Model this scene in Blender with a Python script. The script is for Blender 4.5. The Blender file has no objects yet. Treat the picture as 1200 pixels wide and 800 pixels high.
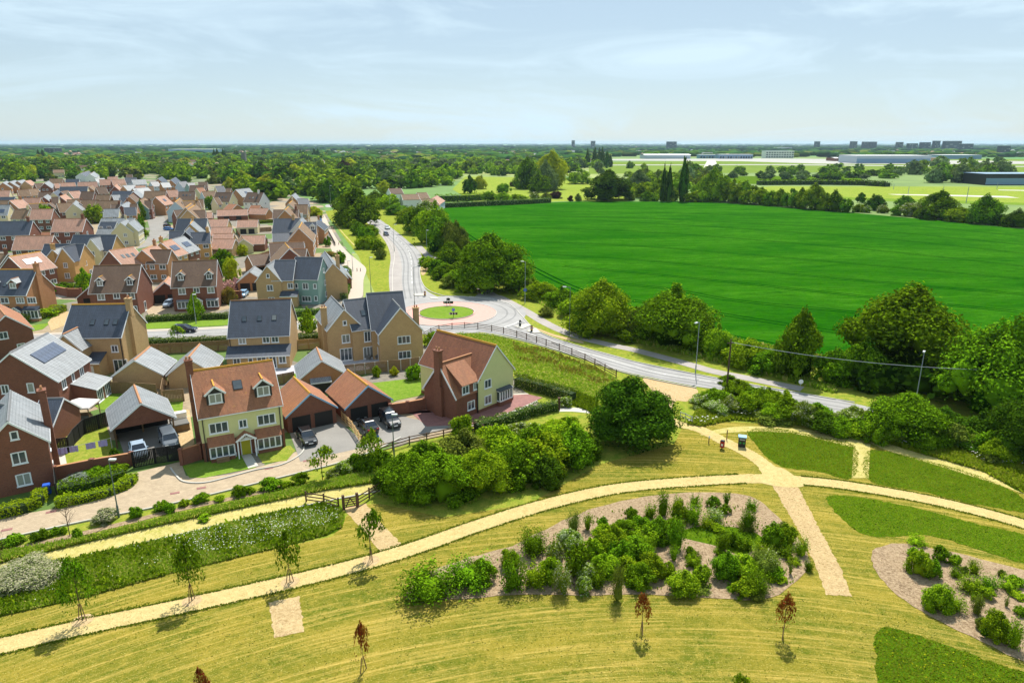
import bpy, bmesh, math, random
import numpy as np
from mathutils import Vector, Matrix
random.seed(7); rng = np.random.default_rng(7)
S = bpy.context.scene
COL = S.collection
# ---------------------------------------------------------------- camera, sky, sun
CAM_H = 35.0; FPX = 800.0; PITCH = math.radians(16.17); sp, cp = math.sin(PITCH), math.cos(PITCH)
cam = bpy.data.cameras.new('camera'); cam.lens = 24; cam.sensor_width = 36; cam.clip_end = 60000; cam.clip_start = 0.5
camo = bpy.data.objects.new('camera', cam); COL.objects.link(camo)
camo.location = (0, 0, CAM_H); camo.rotation_euler = (math.pi/2-PITCH, 0, 0); S.camera = camo
SUN_EL, SUN_AZ = math.radians(56), math.radians(13)      # azimuth clockwise from +Y
W = bpy.data.worlds.new('World'); S.world = W; W.use_nodes = True
wt = W.node_tree; wt.nodes.clear()
def wn(t, **k):
    n = wt.nodes.new(t)
    for a, b in k.items(): setattr(n, a, b)
    return n
sky = wn('ShaderNodeTexSky', sky_type='NISHITA', sun_disc=False, sun_elevation=SUN_EL, sun_rotation=SUN_AZ, air_density=1.0, dust_density=0.25, ozone_density=1.6, altitude=50)
tc = wn('ShaderNodeTexCoord'); mp = wn('ShaderNodeMapping'); mp.inputs['Scale'].default_value = (1.3, 1.3, 7.0); mp.inputs['Rotation'].default_value = (0.02, 0.22, 0.3)
n1 = wn('ShaderNodeTexNoise'); n1.inputs['Scale'].default_value = 2.1; n1.inputs['Detail'].default_value = 8; n1.inputs['Roughness'].default_value = .62; n1.inputs['Distortion'].default_value = .9
r1 = wn('ShaderNodeValToRGB'); r1.color_ramp.elements[0].position = .47; r1.color_ramp.elements[1].position = .74
bg = wn('ShaderNodeBackground'); bg.inputs['Strength'].default_value = 0.062
out = wn('ShaderNodeOutputWorld'); mx = wn('ShaderNodeMix', data_type='RGBA')
mul = wn('ShaderNodeMath', operation='MULTIPLY'); mul.inputs[1].default_value = .6
L = wt.links.new
L(tc.outputs['Generated'], mp.inputs['Vector']); L(mp.outputs[0], n1.inputs['Vector']); L(n1.outputs['Fac'], r1.inputs['Fac'])
vel = wn('ShaderNodeMath', operation='ADD'); vel.inputs[1].default_value = .5   # thin milky veil everywhere
L(r1.outputs['Color'], mul.inputs[0]); L(mul.outputs[0], vel.inputs[0]); L(vel.outputs[0], mx.inputs[0]); L(sky.outputs[0], mx.inputs[6]); mx.inputs[7].default_value = (8.6, 10.9, 12.4, 1)
L(mx.outputs[2], bg.inputs['Color']); L(bg.outputs[0], out.inputs['Surface'])
sl = bpy.data.lights.new('sun', 'SUN'); sl.energy = 5.0; sl.angle = math.radians(.5); sl.color = (1.0, .95, .86)
so = bpy.data.objects.new('sun', sl); COL.objects.link(so)
sd = Vector((math.sin(SUN_AZ)*math.cos(SUN_EL), math.cos(SUN_AZ)*math.cos(SUN_EL), math.sin(SUN_EL)))
so.rotation_euler = sd.to_track_quat('Z', 'Y').to_euler(); so.location = (0, 0, 80)
S.view_settings.view_transform = 'Standard'; S.view_settings.look = 'None'; S.view_settings.exposure = 0.46; S.view_settings.gamma = 1
S.cycles.max_bounces = 6; S.cycles.diffuse_bounces = 2; S.cycles.glossy_bounces = 2; S.cycles.transmission_bounces = 2; S.cycles.volume_bounces = 0; S.cycles.transparent_max_bounces = 4
# ---------------------------------------------------------------- measuring
def G(x, y, z=0.0):
    u = (x-600)/FPX; v = (y-400)/FPX; d = (CAM_H-z)/(sp+v*cp)
    return (d*u, d*(cp-v*sp))
def depth(x, y): return CAM_H/(sp+(y-400)/FPX*cp)
def px_m(x, y): return depth(x, y)/(FPX*cp)     # metres per vertical pixel of an upright thing
# ---------------------------------------------------------------- object helpers
def tag(o, label=None, cat=None, group=None, kind=None):
    if label: o['label'] = label
    if cat: o['category'] = cat
    if group: o['group'] = group
    if kind: o['kind'] = kind
    return o
def link(name, data, parent=None, M=None):
    o = bpy.data.objects.new(name, data); COL.objects.link(o)
    if parent: o.parent = parent
    if M is not None: o.matrix_local = M
    return o
def empty(name, x, y, rz=0, z=0, label=None, cat=None, group=None):
    o = bpy.data.objects.new(name, None); COL.objects.link(o); o.location = (x, y, z); o.rotation_euler = (0, 0, rz); o.empty_display_size = .3
    return tag(o, label, cat, group)
def copy_tree(o, parent=None):
    c = o.copy(); COL.objects.link(c)
    if parent: c.parent = parent
    for ch in list(o.children): copy_tree(ch, c)
    return c
class MB:
    def __init__(s): s.v = []; s.f = []; s.m = []
    def poly(s, pts, m=0):
        pts = list(pts)
        b = len(s.v); s.v += [tuple(p) for p in pts]; s.f.append(tuple(range(b, b+len(pts)))); s.m.append(m)
    def hexa(s, P, m=0):    # P: 4 bottom ccw, 4 top ccw
        b = len(s.v); s.v += [tuple(p) for p in P]
        for q in ((3,2,1,0),(4,5,6,7),(0,1,5,4),(1,2,6,5),(2,3,7,6),(3,0,4,7)):
            s.f.append(tuple(b+i for i in q)); s.m.append(m)
    def box(s, x0, x1, y0, y1, z0, z1, m=0):
        s.hexa([(x0,y0,z0),(x1,y0,z0),(x1,y1,z0),(x0,y1,z0),(x0,y0,z1),(x1,y0,z1),(x1,y1,z1),(x0,y1,z1)], m)
    def bar(s, p, q, w, h, m=0, up=(0,0,1)):
        p = Vector(p); q = Vector(q); d = (q-p).normalized(); u = Vector(up)
        if abs(d.dot(u)) > .99: u = Vector((0,1,0))
        a = d.cross(u).normalized()*w/2; b = a.cross(d).normalized()*h/2
        s.hexa([p-a-b, q-a-b, q+a-b, p+a-b, p-a+b, q-a+b, q+a+b, p+a+b], m)
    def cyl(s, p, q, r0, r1, n=8, m=0, cap=True):
        p = Vector(p); q = Vector(q); d = (q-p).normalized(); u = Vector((0,0,1)) if abs(d.z) < .9 else Vector((1,0,0))
        a = d.cross(u).normalized(); b = d.cross(a); k = len(s.v)
        for c, r in ((p, r0), (q, r1)):
            for i in range(n):
                t = 2*math.pi*i/n; s.v.append(tuple(c+a*math.cos(t)*r+b*math.sin(t)*r))
        for i in range(n):
            j = (i+1) % n; s.f.append((k+i, k+n+i, k+n+j, k+j)); s.m.append(m)
        if cap: s.f.append(tuple(k+n+i for i in reversed(range(n)))); s.m.append(m); s.f.append(tuple(k+i for i in range(n))); s.m.append(m)
    def slab(s, pts, t, m=0):     # thickened downwards along its normal
        P = [Vector(p) for p in pts]; n = (P[1]-P[0]).cross(P[2]-P[0]).normalized()
        if n.z < 0: P.reverse(); n = -n
        Q = [p-n*t for p in P]; k = len(P); s.poly(P, m); s.poly(reversed(Q), m)
        for i in range(k):
            j = (i+1) % k; s.poly([P[i], Q[i], Q[j], P[j]], m)
    def mesh(s, name, mats):
        me = bpy.data.meshes.new(name); me.from_pydata(s.v, [], s.f); me.update()
        for mm in (mats if isinstance(mats, (list, tuple)) else [mats]): me.materials.append(mm)
        me.polygons.foreach_set('material_index', s.m)
        uv = me.uv_layers.new(name='UVMap'); buf = np.zeros((len(me.loops), 2), np.float32)
        for p in me.polygons:
            n = p.normal
            if abs(n.z) > .999: a = Vector((1,0,0)); b = Vector((0,1,0))
            else: a = Vector((0,0,1)).cross(n).normalized(); b = n.cross(a)
            for li in p.loop_indices:
                c = me.vertices[me.loops[li].vertex_index].co; buf[li] = (c.dot(a), c.dot(b))
        uv.data.foreach_set('uv', buf.ravel()); return me
    def build(s, name, mats, parent=None, M=None): return link(name, s.mesh(name, mats), parent, M)
# ---------------------------------------------------------------- materials
def s2l(c): return tuple((x/255/12.92 if x/255 <= .04045 else ((x/255+.055)/1.055)**2.4) for x in c)+(1,)
class NT:
    def __init__(s, name):
        s.m = bpy.data.materials.new(name); s.m.use_nodes = True; s.t = s.m.node_tree; s.t.nodes.clear(); s.out = s.n('ShaderNodeOutputMaterial')
    def n(s, t, ins=None, **k):
        n = s.t.nodes.new(t)
        for a, b in k.items(): setattr(n, a, b)
        for a, b in (ins or {}).items():
            if isinstance(b, bpy.types.NodeSocket): s.t.links.new(b, n.inputs[a])
            else: n.inputs[a].default_value = b
        return n
    def mix(s, f, a, b, bt='MIX'):
        n = s.n('ShaderNodeMix', data_type='RGBA', blend_type=bt)
        for i, x in ((0, f), (6, a), (7, b)):
            if isinstance(x, bpy.types.NodeSocket): s.t.links.new(x, n.inputs[i])
            else: n.inputs[i].default_value = x
        return n.outputs[2]
    def ramp(s, f, a, b):
        r = s.n('ShaderNodeMapRange', {0: f, 1: a, 2: b}); return r.outputs[0]
    def noise(s, vec, scale, detail=4, rough=.6, dist=0):
        return s.n('ShaderNodeTexNoise', {'Vector': vec, 'Scale': scale, 'Detail': detail, 'Roughness': rough, 'Distortion': dist}).outputs['Fac']
    def mapping(s, vec, sc=(1,1,1), rot=(0,0,0)):
        return s.n('ShaderNodeMapping', {'Vector': vec, 'Scale': sc, 'Rotation': rot}).outputs[0]
    def coord(s, which='Object'): return s.n('ShaderNodeTexCoord').outputs[which]
    def princ(s, col, rough=.8, bump=None, bd=.02, bs=.5, **k):
        ins = {'Base Color': col, 'Roughness': rough}; ins.update(k)
        if bump is not None: ins['Normal'] = s.n('ShaderNodeBump', {'Height': bump, 'Distance': bd, 'Strength': bs}).outputs[0]
        p = s.n('ShaderNodeBsdfPrincipled', ins); s.t.links.new(p.outputs[0], s.out.inputs[0]); return s.m
def plain(name, c, rough=.6, var=.12, sc=6, **k):
    t = NT(name); c = s2l(c); f = t.noise(t.coord(), sc); d = tuple(x*(1-var*2) for x in c[:3])+(1,); e = tuple(min(1, x*(1+var)) for x in c[:3])+(1,)
    return t.princ(t.mix(f, d, e), rough, **k)
def brick(name, c1, c2, mort, blotch=.25, sc=1.0):
    t = NT(name); uv = t.coord('UV'); c1 = s2l(c1); c2 = s2l(c2)
    b = t.n('ShaderNodeTexBrick', {'Vector': uv, 'Color1': c1, 'Color2': c2, 'Mortar': s2l(mort), 'Scale': 1.0, 'Brick Width': .225*sc, 'Row Height': .075*sc, 'Mortar Size': .008*sc, 'Mortar Smooth': .3, 'Bias': 0.0})
    n = t.noise(uv, .9, 5); n2 = t.noise(uv, 9, 3)
    c = t.mix(t.ramp(n, .35, .75), b.outputs['Color'], t.mix(.5, b.outputs['Color'], tuple(x*.55 for x in c2[:3])+(1,)))
    c = t.mix(t.ramp(n2, .3, .8), c, tuple(min(1, x*1.25) for x in c1[:3])+(1,)) if blotch else c
    return t.princ(c, .85, b.outputs['Fac'], .01, -.4)
def tiles(name, c1, c2, row=.3, wid=.3, lichen=None, rough=.6, gap=.025, line=.5):
    t = NT(name); uv = t.coord('UV'); c1 = s2l(c1); c2 = s2l(c2)
    dk = tuple(x*line for x in c2[:3])+(1,)
    b = t.n('ShaderNodeTexBrick', {'Vector': uv, 'Color1': c1, 'Color2': c2, 'Mortar': dk, 'Scale': 1.0, 'Brick Width': wid, 'Row Height': row, 'Mortar Size': gap*1.5, 'Mortar Smooth': .5, 'Bias': 0.0})
    n = t.noise(uv, .55, 6, .65); n2 = t.noise(t.mapping(uv, (1.2, .25, 1)), 1.6, 4)
    c = t.mix(t.ramp(n, .38, .72), b.outputs['Color'], tuple(x*.55 for x in c1[:3])+(1,))
    c = t.mix(t.ramp(n2, .45, .8), c, tuple(min(1, x*1.35) for x in c2[:3])+(1,))
    if lichen: c = t.mix(t.ramp(t.noise(uv, 2.2, 6, .75), .58, .75), c, s2l(lichen))
    return t.princ(c, rough, b.outputs['Fac'], .02, -.6)
def ground(name, cols, scales=(.15, 1.2, 9), st=(1,1,1), rot=0, rough=.95, bd=.05, bs=.6, thr=(.35,.65), detail=6):
    t = NT(name); o = t.coord(); v = t.mapping(o, st, (0,0,rot)); cs = [s2l(c) for c in cols]
    a = t.noise(v, scales[0], detail, .65, .6); b = t.noise(v, scales[1], detail, .7, .4); c = t.noise(o, scales[2], 4, .7)
    x = t.mix(t.ramp(a, *thr), cs[0], cs[1]); x = t.mix(t.ramp(b, *thr), x, cs[2])
    if len(cs) > 3: x = t.mix(t.ramp(t.noise(v, scales[1]*2.7, 5, .8, 1), .58, .72), x, cs[3])
    x = t.mix(t.ramp(c, .42, .66), x, t.mix(.42, x, (0.01,.012,.003,1))); x = t.mix(t.ramp(t.noise(v, scales[2]*.45, 4, .8), .5, .72), x, t.mix(.5, x, cs[2]))
    h = t.n('ShaderNodeMath', {0: b, 1: c}, operation='ADD').outputs[0]
    return t.princ(x, rough, h, bd, bs, **{'Specular IOR Level': .0})
def leafmat(name, c1, c2, trans=.35, c3=None):
    t = NT(name); g = t.n('ShaderNodeNewGeometry').outputs['Random Per Island']; r = t.n('ShaderNodeObjectInfo').outputs['Random']
    c = t.mix(g, s2l(c1), s2l(c2))
    if c3: c = t.mix(t.ramp(g, .78, .82), c, s2l(c3))
    hs = t.n('ShaderNodeHueSaturation', {'Color': c, 'Hue': t.n('ShaderNodeMapRange', {0: r, 3: .487, 4: .512}).outputs[0], 'Value': t.n('ShaderNodeMapRange', {0: r, 3: .8, 4: 1.2}).outputs[0]}).outputs[0]
    d = t.n('ShaderNodeBsdfDiffuse', {'Color': hs}); tr = t.n('ShaderNodeBsdfTranslucent', {'Color': t.mix(.5, hs, (.3,.42,.02,1), 'MIX') if not c3 else hs})
    m = t.n('ShaderNodeMixShader', {0: trans}); t.t.links.new(d.outputs[0], m.inputs[1]); t.t.links.new(tr.outputs[0], m.inputs[2]); t.t.links.new(m.outputs[0], t.out.inputs[0]); return t.m
M = {}
M['red'] = brick('red_brick', (128,76,54), (94,52,40), (132,112,98)); M['orange'] = brick('orange_brick', (176,122,78), (150,98,62), (180,155,125))
M['yellow'] = brick('yellow_brick', (196,152,88), (178,132,72), (200,175,135)); M['buff'] = brick('buff_brick', (184,150,104), (164,130,86), (190,168,135))
M['green'] = plain('green_render', (212,210,150), .8, .04, 1.5); M['teal'] = plain('blue_green_weatherboard', (128,160,152), .7, .05, 1.5)
M['white'] = plain('white_render', (226,226,220), .8, .04, 1.5); M['cream'] = plain('cream_render', (214,202,160), .8, .05, 1.5); M['blue'] = plain('pale_blue_render', (182,198,210), .8, .05, 1.5)
M['black'] = plain('dark_cladding', (44,44,52), .7, .1)
M['slate'] = tiles('slate_roof', (72,80,94), (58,66,80), .3, .3, rough=.5); M['lslate'] = tiles('grey_tiles_and_sunlit_slate', (152,156,158), (134,138,142), .34, .34, rough=.5, gap=.03)  # lslate: grey tiles, and slate with sunlit brightness put into its colour
M['terra'] = tiles('terracotta_tiles', (174,118,84), (144,92,62), .22, .18, (190,140,60), .8, .012); M['brown'] = tiles('brown_tiles', (120,94,76), (94,74,60), .22, .18, (150,120,70), .85, .012)
M['rust'] = tiles('rust_clay_tiles', (156,100,72), (126,78,56), .22, .18, (198,134,56), .85, .012); M['pink'] = tiles('pink_clay_tiles', (188,146,124), (166,124,104), .22, .18, None, .8, .012); M['tan'] = tiles('tan_roof_tiles', (140,112,84), (122,96,72), .25, .2, None, .85, .015)
M['trim'] = plain('white_trim', (232,234,236), .45, .03); M['btrim'] = plain('dark_trim', (34,34,38), .5, .05); M['lichen'] = plain('lichen_ridge', (206,150,52), .9, .2, 3); M['rterra'] = plain('terracotta_ridge', (184,130,90), .85, .15, 3); M['rgrey'] = plain('grey_ridge', (120,122,124), .7, .15, 3); M['rbrown'] = plain('brown_ridge', (136,98,64), .85, .15, 3)
M['lead'] = plain('lead_flashing', (140,184,214), .6, .1)
def glassm(name, c, r=.12):
    t = NT(name); n = t.noise(t.coord(), 1.3, 2); return t.princ(t.mix(n, s2l(c), s2l(tuple(min(255, x*1.9+8) for x in c))), r, **{'Specular IOR Level': .8})
def winglass():
    t = NT('window_glass'); r = t.n('ShaderNodeObjectInfo').outputs['Random']; n = t.noise(t.coord(), 1.3, 2); c = t.mix(n, s2l((34,44,54)), s2l((80,92,100))); c = t.mix(t.ramp(r, .6, .95), c, s2l((150,152,146))); return t.princ(c, .12, **{'Specular IOR Level': .8})
M['glass'] = winglass(); M['carglass'] = glassm('car_glass', (16,22,30), .06); M['solar'] = glassm('solar_cells', (34,44,60), .35)
M['door'] = plain('lime_door', (184,176,30), .5, .03); M['wdoor'] = plain('white_door', (225,228,230), .5, .03); M['gdoor'] = plain('dark_garage_door', (20,18,18), .6, .1)
M['timber'] = plain('fence_timber', (140,112,80), .85, .18, 3); M['dtimber'] = plain('dark_rail_timber', (92,66,48), .85, .18, 3); M['btimber'] = plain('black_stained_timber', (22,20,18), .8, .15, 3); M['ltimber'] = plain('new_rail_timber', (196,158,104), .8, .1, 3)
M['steel'] = plain('galvanised_steel', (150,158,162), .45, .06); M['dsteel'] = plain('grey_green_painted_steel', (92,108,104), .5, .06)
M['bark'] = plain('bark', (92,74,56), .95, .25, 8); M['rubber'] = plain('tyre_rubber', (22,22,22), .9, .1); M['chrome'] = plain('alloy', (170,172,176), .35, .05); M['lampglass'] = plain('frosted_lamp', (225,228,228), .3, .02)
M['plastic_red'] = plain('red_plastic', (170,26,30), .5, .05); M['plastic_blk'] = plain('black_plastic', (24,26,30), .5, .05); M['plastic_yel'] = plain('yellow_plastic', (236,176,30), .5, .05); M['plastic_blu'] = plain('blue_plastic', (30,90,200), .5, .05); M['plastic_wht'] = plain('white_plastic', (235,235,235), .5, .03); M['plastic_grn'] = plain('green_plastic', (40,160,60), .6, .05); M['plastic_mag'] = plain('magenta_print', (170,50,150), .6, .05)
M['cloth'] = plain('lilac_cloth', (172,160,214), .9, .05); M['canvas'] = plain('off_white_canvas', (226,216,210), .9, .05); M['rattan'] = plain('grey_rattan', (110,108,104), .9, .1, 12)
# ground
def meadow():
    t = NT('mown_meadow'); o = t.coord(); xyz = t.n('ShaderNodeSeparateXYZ', {0: o}); mm = lambda op, a, b=0.0: t.n('ShaderNodeMath', {0: a, 1: b}, operation=op).outputs[0]
    dx = mm('SUBTRACT', xyz.outputs[0], 12.0); dy = mm('ADD', xyz.outputs[1], 22.0); r = mm('SQRT', mm('ADD', mm('MULTIPLY', dx, dx), mm('MULTIPLY', dy, dy))); a = mm('MULTIPLY', t.n('ShaderNodeMath', {0: dx, 1: dy}, operation='ARCTAN2').outputs[0], 9.0)
    pv = t.n('ShaderNodeCombineXYZ', {0: mm('MULTIPLY', r, 1.0), 1: a}).outputs[0]    # mowing swathes run in arcs
    big = t.noise(t.mapping(pv, (.22,.8,1)), 1.0, 6, .7, .6); st = t.noise(t.mapping(pv, (2.6,.5,1)), 1.0, 6, .75, .3); st2 = t.noise(t.mapping(pv, (7,1.4,1)), 1.0, 5, .8, .2); f = t.noise(o, 5, 6, .85); f2 = t.noise(o, 1.3, 5, .8)
    c = t.mix(t.ramp(big, .38, .62), s2l((138,126,46)), s2l((84,98,24))); c = t.mix(t.ramp(f2, .48, .66), c, s2l((150,136,56))); c = t.mix(t.ramp(st, .49, .68), c, s2l((186,160,82))); c = t.mix(t.ramp(st2, .6, .78), c, s2l((204,178,104))); c = t.mix(t.ramp(f, .5, .66), c, t.mix(.55, c, s2l((60,84,14)))); c = t.mix(t.ramp(t.noise(o, 11, 3, .8), .58, .7), c, s2l((206,190,116)))
    return t.princ(c, 1, t.n('ShaderNodeMath', {0: f, 1: st2}, operation='ADD').outputs[0], .06, .9, **{'Specular IOR Level': 0.0})
M['meadow'] = meadow()
M['lawn'] = ground('garden_lawn', [(92,130,34), (110,144,44), (128,150,60)], (.25, 1.6, 9), bd=.03)
M['dlawn'] = ground('dry_lawn', [(140,150,52), (176,166,84), (120,140,48)], (.3, 1.6, 9), bd=.03)
M['long'] = ground('long_grass', [(88,122,18), (112,138,26), (70,104,14)], (.2, 1.6, 8), bd=.15, bs=.9)
M['verge'] = ground('verge_grass', [(120,146,44), (96,126,36), (160,158,66)], (.12, 1.0, 8))
def wheat():
    t = NT('wheat_crop'); o = t.coord(); v = t.mapping(o, (.3,2.2,1), (0,0,-.06)); big = t.noise(t.mapping(o, (.5,1.6,1), (0,0,-.06)), .035, 6, .7, .8); st = t.noise(v, .55, 6, .75); f = t.noise(o, 1.6, 6, .85); f2 = t.noise(o, .28, 5, .7)
    c = t.mix(t.ramp(big, .38, .62), s2l((30,86,8)), s2l((58,112,18))); c = t.mix(t.ramp(f2, .45, .7), c, s2l((38,100,6))); c = t.mix(t.ramp(st, .5, .68), c, s2l((8,66,2))); c = t.mix(t.ramp(f, .5, .7), c, t.mix(.6, c, s2l((4,44,2)))); c = t.mix(t.ramp(t.noise(o, .9, 6, .9), .66, .74), c, s2l((92,124,36)))
    return t.princ(c, 1, f, .15, .8, **{'Specular IOR Level': 0.0})
M['wheat'] = wheat()
M['tram'] = plain('tramline_dark_crop', (2,56,2), 1, .2, 2, **{'Specular IOR Level': 0.0})  # darker green wheel tracks through the crop
M['gravel'] = ground('pale_gravel_path', [(196,174,116), (176,152,98), (208,188,132)], (.3, 2, 14), bd=.02, thr=(.3,.7))
M['bark_mulch'] = ground('bark_mulch_path', [(186,160,114), (154,126,86), (204,180,136)], (.5, 4, 16), bd=.05)
M['chip'] = ground('wood_chip_mulch', [(152,128,100), (108,86,66), (184,162,132)], (.4, 4, 14), bd=.06)
M['track'] = ground('dry_track', [(186,172,104), (160,158,72), (204,188,124)], (.2, 1.2, 9))
M['paving'] = brick('block_paving', (190,170,140), (170,150,122), (140,125,105), 0, 1.4); M['redpaving'] = brick('red_block_paving', (160,112,104), (140,92,88), (120,90,84), 0, 1.4)
M['pink_paving'] = plain('pink_apron_surface', (208,156,144), .85, .1, 1.2)
def asph(name, c):
    t = NT(name); o = t.coord(); c = s2l(c); n = t.noise(o, .25, 6); n2 = t.noise(o, 22, 3)
    x = t.mix(t.ramp(n, .3, .7), tuple(v*.68 for v in c[:3])+(1,), tuple(v*1.15 for v in c[:3])+(1,)); x = t.mix(t.ramp(t.noise(t.mapping(o, (1,1,1)), 1.7, 5, .8), .55, .75), x, tuple(v*.62 for v in c[:3])+(1,)); x = t.mix(t.ramp(n2, .3, .7), x, tuple(v*.8 for v in c[:3])+(1,))
    return t.princ(x, .85, n2, .01, .4)
M['asphalt'] = asph('asphalt', (162,160,158)); M['drive'] = asph('driveway_asphalt', (142,138,132)); M['pave'] = asph('pavement_asphalt', (168,160,154)); M['patio'] = brick('patio_slabs', (196,194,200), (180,180,188), (150,150,155), 0, 4)
M['kerb'] = plain('kerb_stone', (190,186,176), .85, .1); M['paint'] = plain('road_paint', (232,232,226), .7, .06); M['slab'] = plain('pale_concrete', (190,186,174), .85, .08)
M['bare'] = ground('bare_earth', [(192,164,122), (170,146,100), (206,180,140)], (.4, 3, 12)); M['spath'] = plain('shared_path', (182,168,152), .85, .06, 1)
# ---------------------------------------------------------------- ground sheets
def smooth(pts, closed=True, k=5):
    P = [Vector(p) for p in pts]; n = len(P); o = []
    rngi = range(n if closed else n-1)
    for i in rngi:
        a, b, c, d = (P[(i-1) % n], P[i], P[(i+1) % n], P[(i+2) % n]) if closed else (P[max(i-1,0)], P[i], P[i+1], P[min(i+2,n-1)])
        for j in range(k):
            t = j/k; o.append(.5*((2*b)+(c-a)*t+(2*a-5*b+4*c-d)*t*t+(3*b-a-3*c+d)*t**3))
    if not closed: o.append(P[-1])
    return [(p.x, p.y) for p in o]
def sheet(name, px, m, z, sm=True, kind='structure', world=False, label=None):
    w = [tuple(p) for p in px] if world else [G(*p) for p in px]
    if sm: w = smooth(w)
    b = MB(); a = sum(w[i][0]*w[(i+1)%len(w)][1]-w[(i+1)%len(w)][0]*w[i][1] for i in range(len(w)))
    if a < 0: w.reverse()
    b.poly([(x, y, z) for x, y in w]); o = b.build(name, M[m]); o['kind'] = kind
    return o
def offs(w, d):
    o = []
    for i, p in enumerate(w):
        a = Vector(w[max(i-1,0)]); b = Vector(w[min(i+1,len(w)-1)]); t = (b-a).normalized(); o.append((p[0]-t.y*d, p[1]+t.x*d))
    return o
def strip(name, px, width, m, z, h=0, sm=True, kind='structure', world=False, k=6, parent=None):
    w = [tuple(p) for p in px] if world else [G(*p) for p in px]
    rag = m in ('gravel', 'track')
    if sm: w = smooth(w, False, 26 if rag else k)
    l = offs(w, width/2); r = offs(w, -width/2); b = MB()
    if rag: l, r = [[(x+random.gauss(0,.045), y+random.gauss(0,.045)) for x, y in q] for q in (l, r)]
    for i in range(len(w)-1):
        if h: b.hexa([(*r[i],z),(*r[i+1],z),(*l[i+1],z),(*l[i],z),(*r[i],z+h),(*r[i+1],z+h),(*l[i+1],z+h),(*l[i],z+h)])
        else: b.poly([(*r[i],z),(*r[i+1],z),(*l[i+1],z),(*l[i],z)])
    o = b.build(name, M[m] if isinstance(m, str) else m, parent)
    if kind: o['kind'] = kind
    return o
# ---------------------------------------------------------------- the ground, layer by layer
def farland():
    t = NT('far_land'); o = t.coord(); v = t.n('ShaderNodeTexVoronoi', {'Vector': t.mapping(o, (.003, .0022, 1), (0,0,.4)), 'Scale': 1.0}); 
    r = t.n('ShaderNodeSeparateColor', {0: v.outputs['Color']}); n = t.noise(o, .02, 6)
    c = t.mix(t.ramp(r.outputs[0], .2, .9), s2l((96,128,54)), s2l((150,160,80))); c = t.mix(t.ramp(r.outputs[1], .6, .7), c, s2l((60,130,40))); c = t.mix(t.ramp(n, .4, .7), c, s2l((84,112,44)))
    return t.princ(c, .95, n, .3, .3)
M['farland'] = farland()
t = NT('estate_yards'); o_ = t.coord(); v_ = t.n('ShaderNodeTexVoronoi', {'Vector': o_, 'Scale': .09}); r_ = t.n('ShaderNodeSeparateColor', {0: v_.outputs['Color']}); n_ = t.noise(o_, 1.2, 5)
c_ = t.mix(t.ramp(r_.outputs[0], .5, .52), s2l((128,120,108)), s2l((84,112,38))); c_ = t.mix(t.ramp(r_.outputs[1], .72, .74), c_, s2l((160,140,112))); c_ = t.mix(t.ramp(n_, .4, .8), c_, t.mix(.5, c_, (.02,.03,.01,1))); M['yards'] = t.princ(c_, .9, n_, .05, .5)
b = MB(); R0 = 26000
b.poly([(R0*math.cos(2*math.pi*i/48), R0*math.sin(2*math.pi*i/48), 0) for i in range(48)]); o = b.build('ground', M['farland']); o['kind'] = 'structure'
sheet('verge_field', [(-700,1300),(-500,560),(-100,520),(440,345),(420,300),(380,248),(420,240),(480,250),(520,260),(560,300),(640,350),(860,405),(1200,470),(1700,560),(2300,1300)], 'verge', .01, False)
sheet('estate_ground', [(-260,720),(-100,655),(0,628),(130,600),(300,565),(420,535),(480,520),(560,498),(640,478),(610,455),(600,440),(500,405),(420,380),(426,345),(426,314),(405,290),(388,262),(378,240),(340,226),(310,218),(250,212),(180,204),(0,209),(-300,212),(-500,330)], 'yards', .02, False)
sheet('meadow', [(-500,1300),(-400,780),(-100,735),(0,712),(200,670),(390,628),(415,592),(445,590),(520,606),(620,590),(700,545),(790,520),(800,500),(850,494),(1000,500),(1200,560),(1500,640),(2200,1300)], 'meadow', .015, False)
sheet('wheat_field', [(506,244),(560,241.2),(660,236.7),(700,236),(830,236.7),(900,241.5),(1000,249.5),(1100,258.5),(1200,268.5),(1400,290),(1900,360),(1900,640),(1500,560),(1200,488),(1100,462),(1000,440),(900,415),(830,402),(760,387),(700,375),(640,352),(610,334),(560,304),(530,277)], 'wheat', .015, False)
for k, ln in enumerate([[(520,256),(540,270),(559,283),(590,298),(616,310),(665,334),(740,361),(843,391),(893,401),(960,417),(1060,440)],
    [(700,259),(770,262),(1000,277),(1200,297),(1400,320)], [(640,247),(830,251),(1000,259),(1200,277),(1400,300)], [(600,252),(760,256),(900,263),(1000,268),(1200,287)], [(620,267),(760,272),(1000,291),(1200,312)],
    [(600,282),(740,288),(860,297),(1000,309),(1200,327)], [(640,298),(740,304),(860,315),(1000,328),(1200,345)], [(660,312),(760,321),(860,331),(1000,346),(1200,366)], [(690,330),(780,338),(860,352),(1000,366),(1120,384)], [(740,352),(800,360),(870,372),(1000,392)]]):
    w = smooth([G(*p) for p in ln], False, 8)
    for s in (-.95, .95): strip('tramline', offs(w, s), .6 if k else .7, 'tram', .025, sm=False, world=True)
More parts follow.
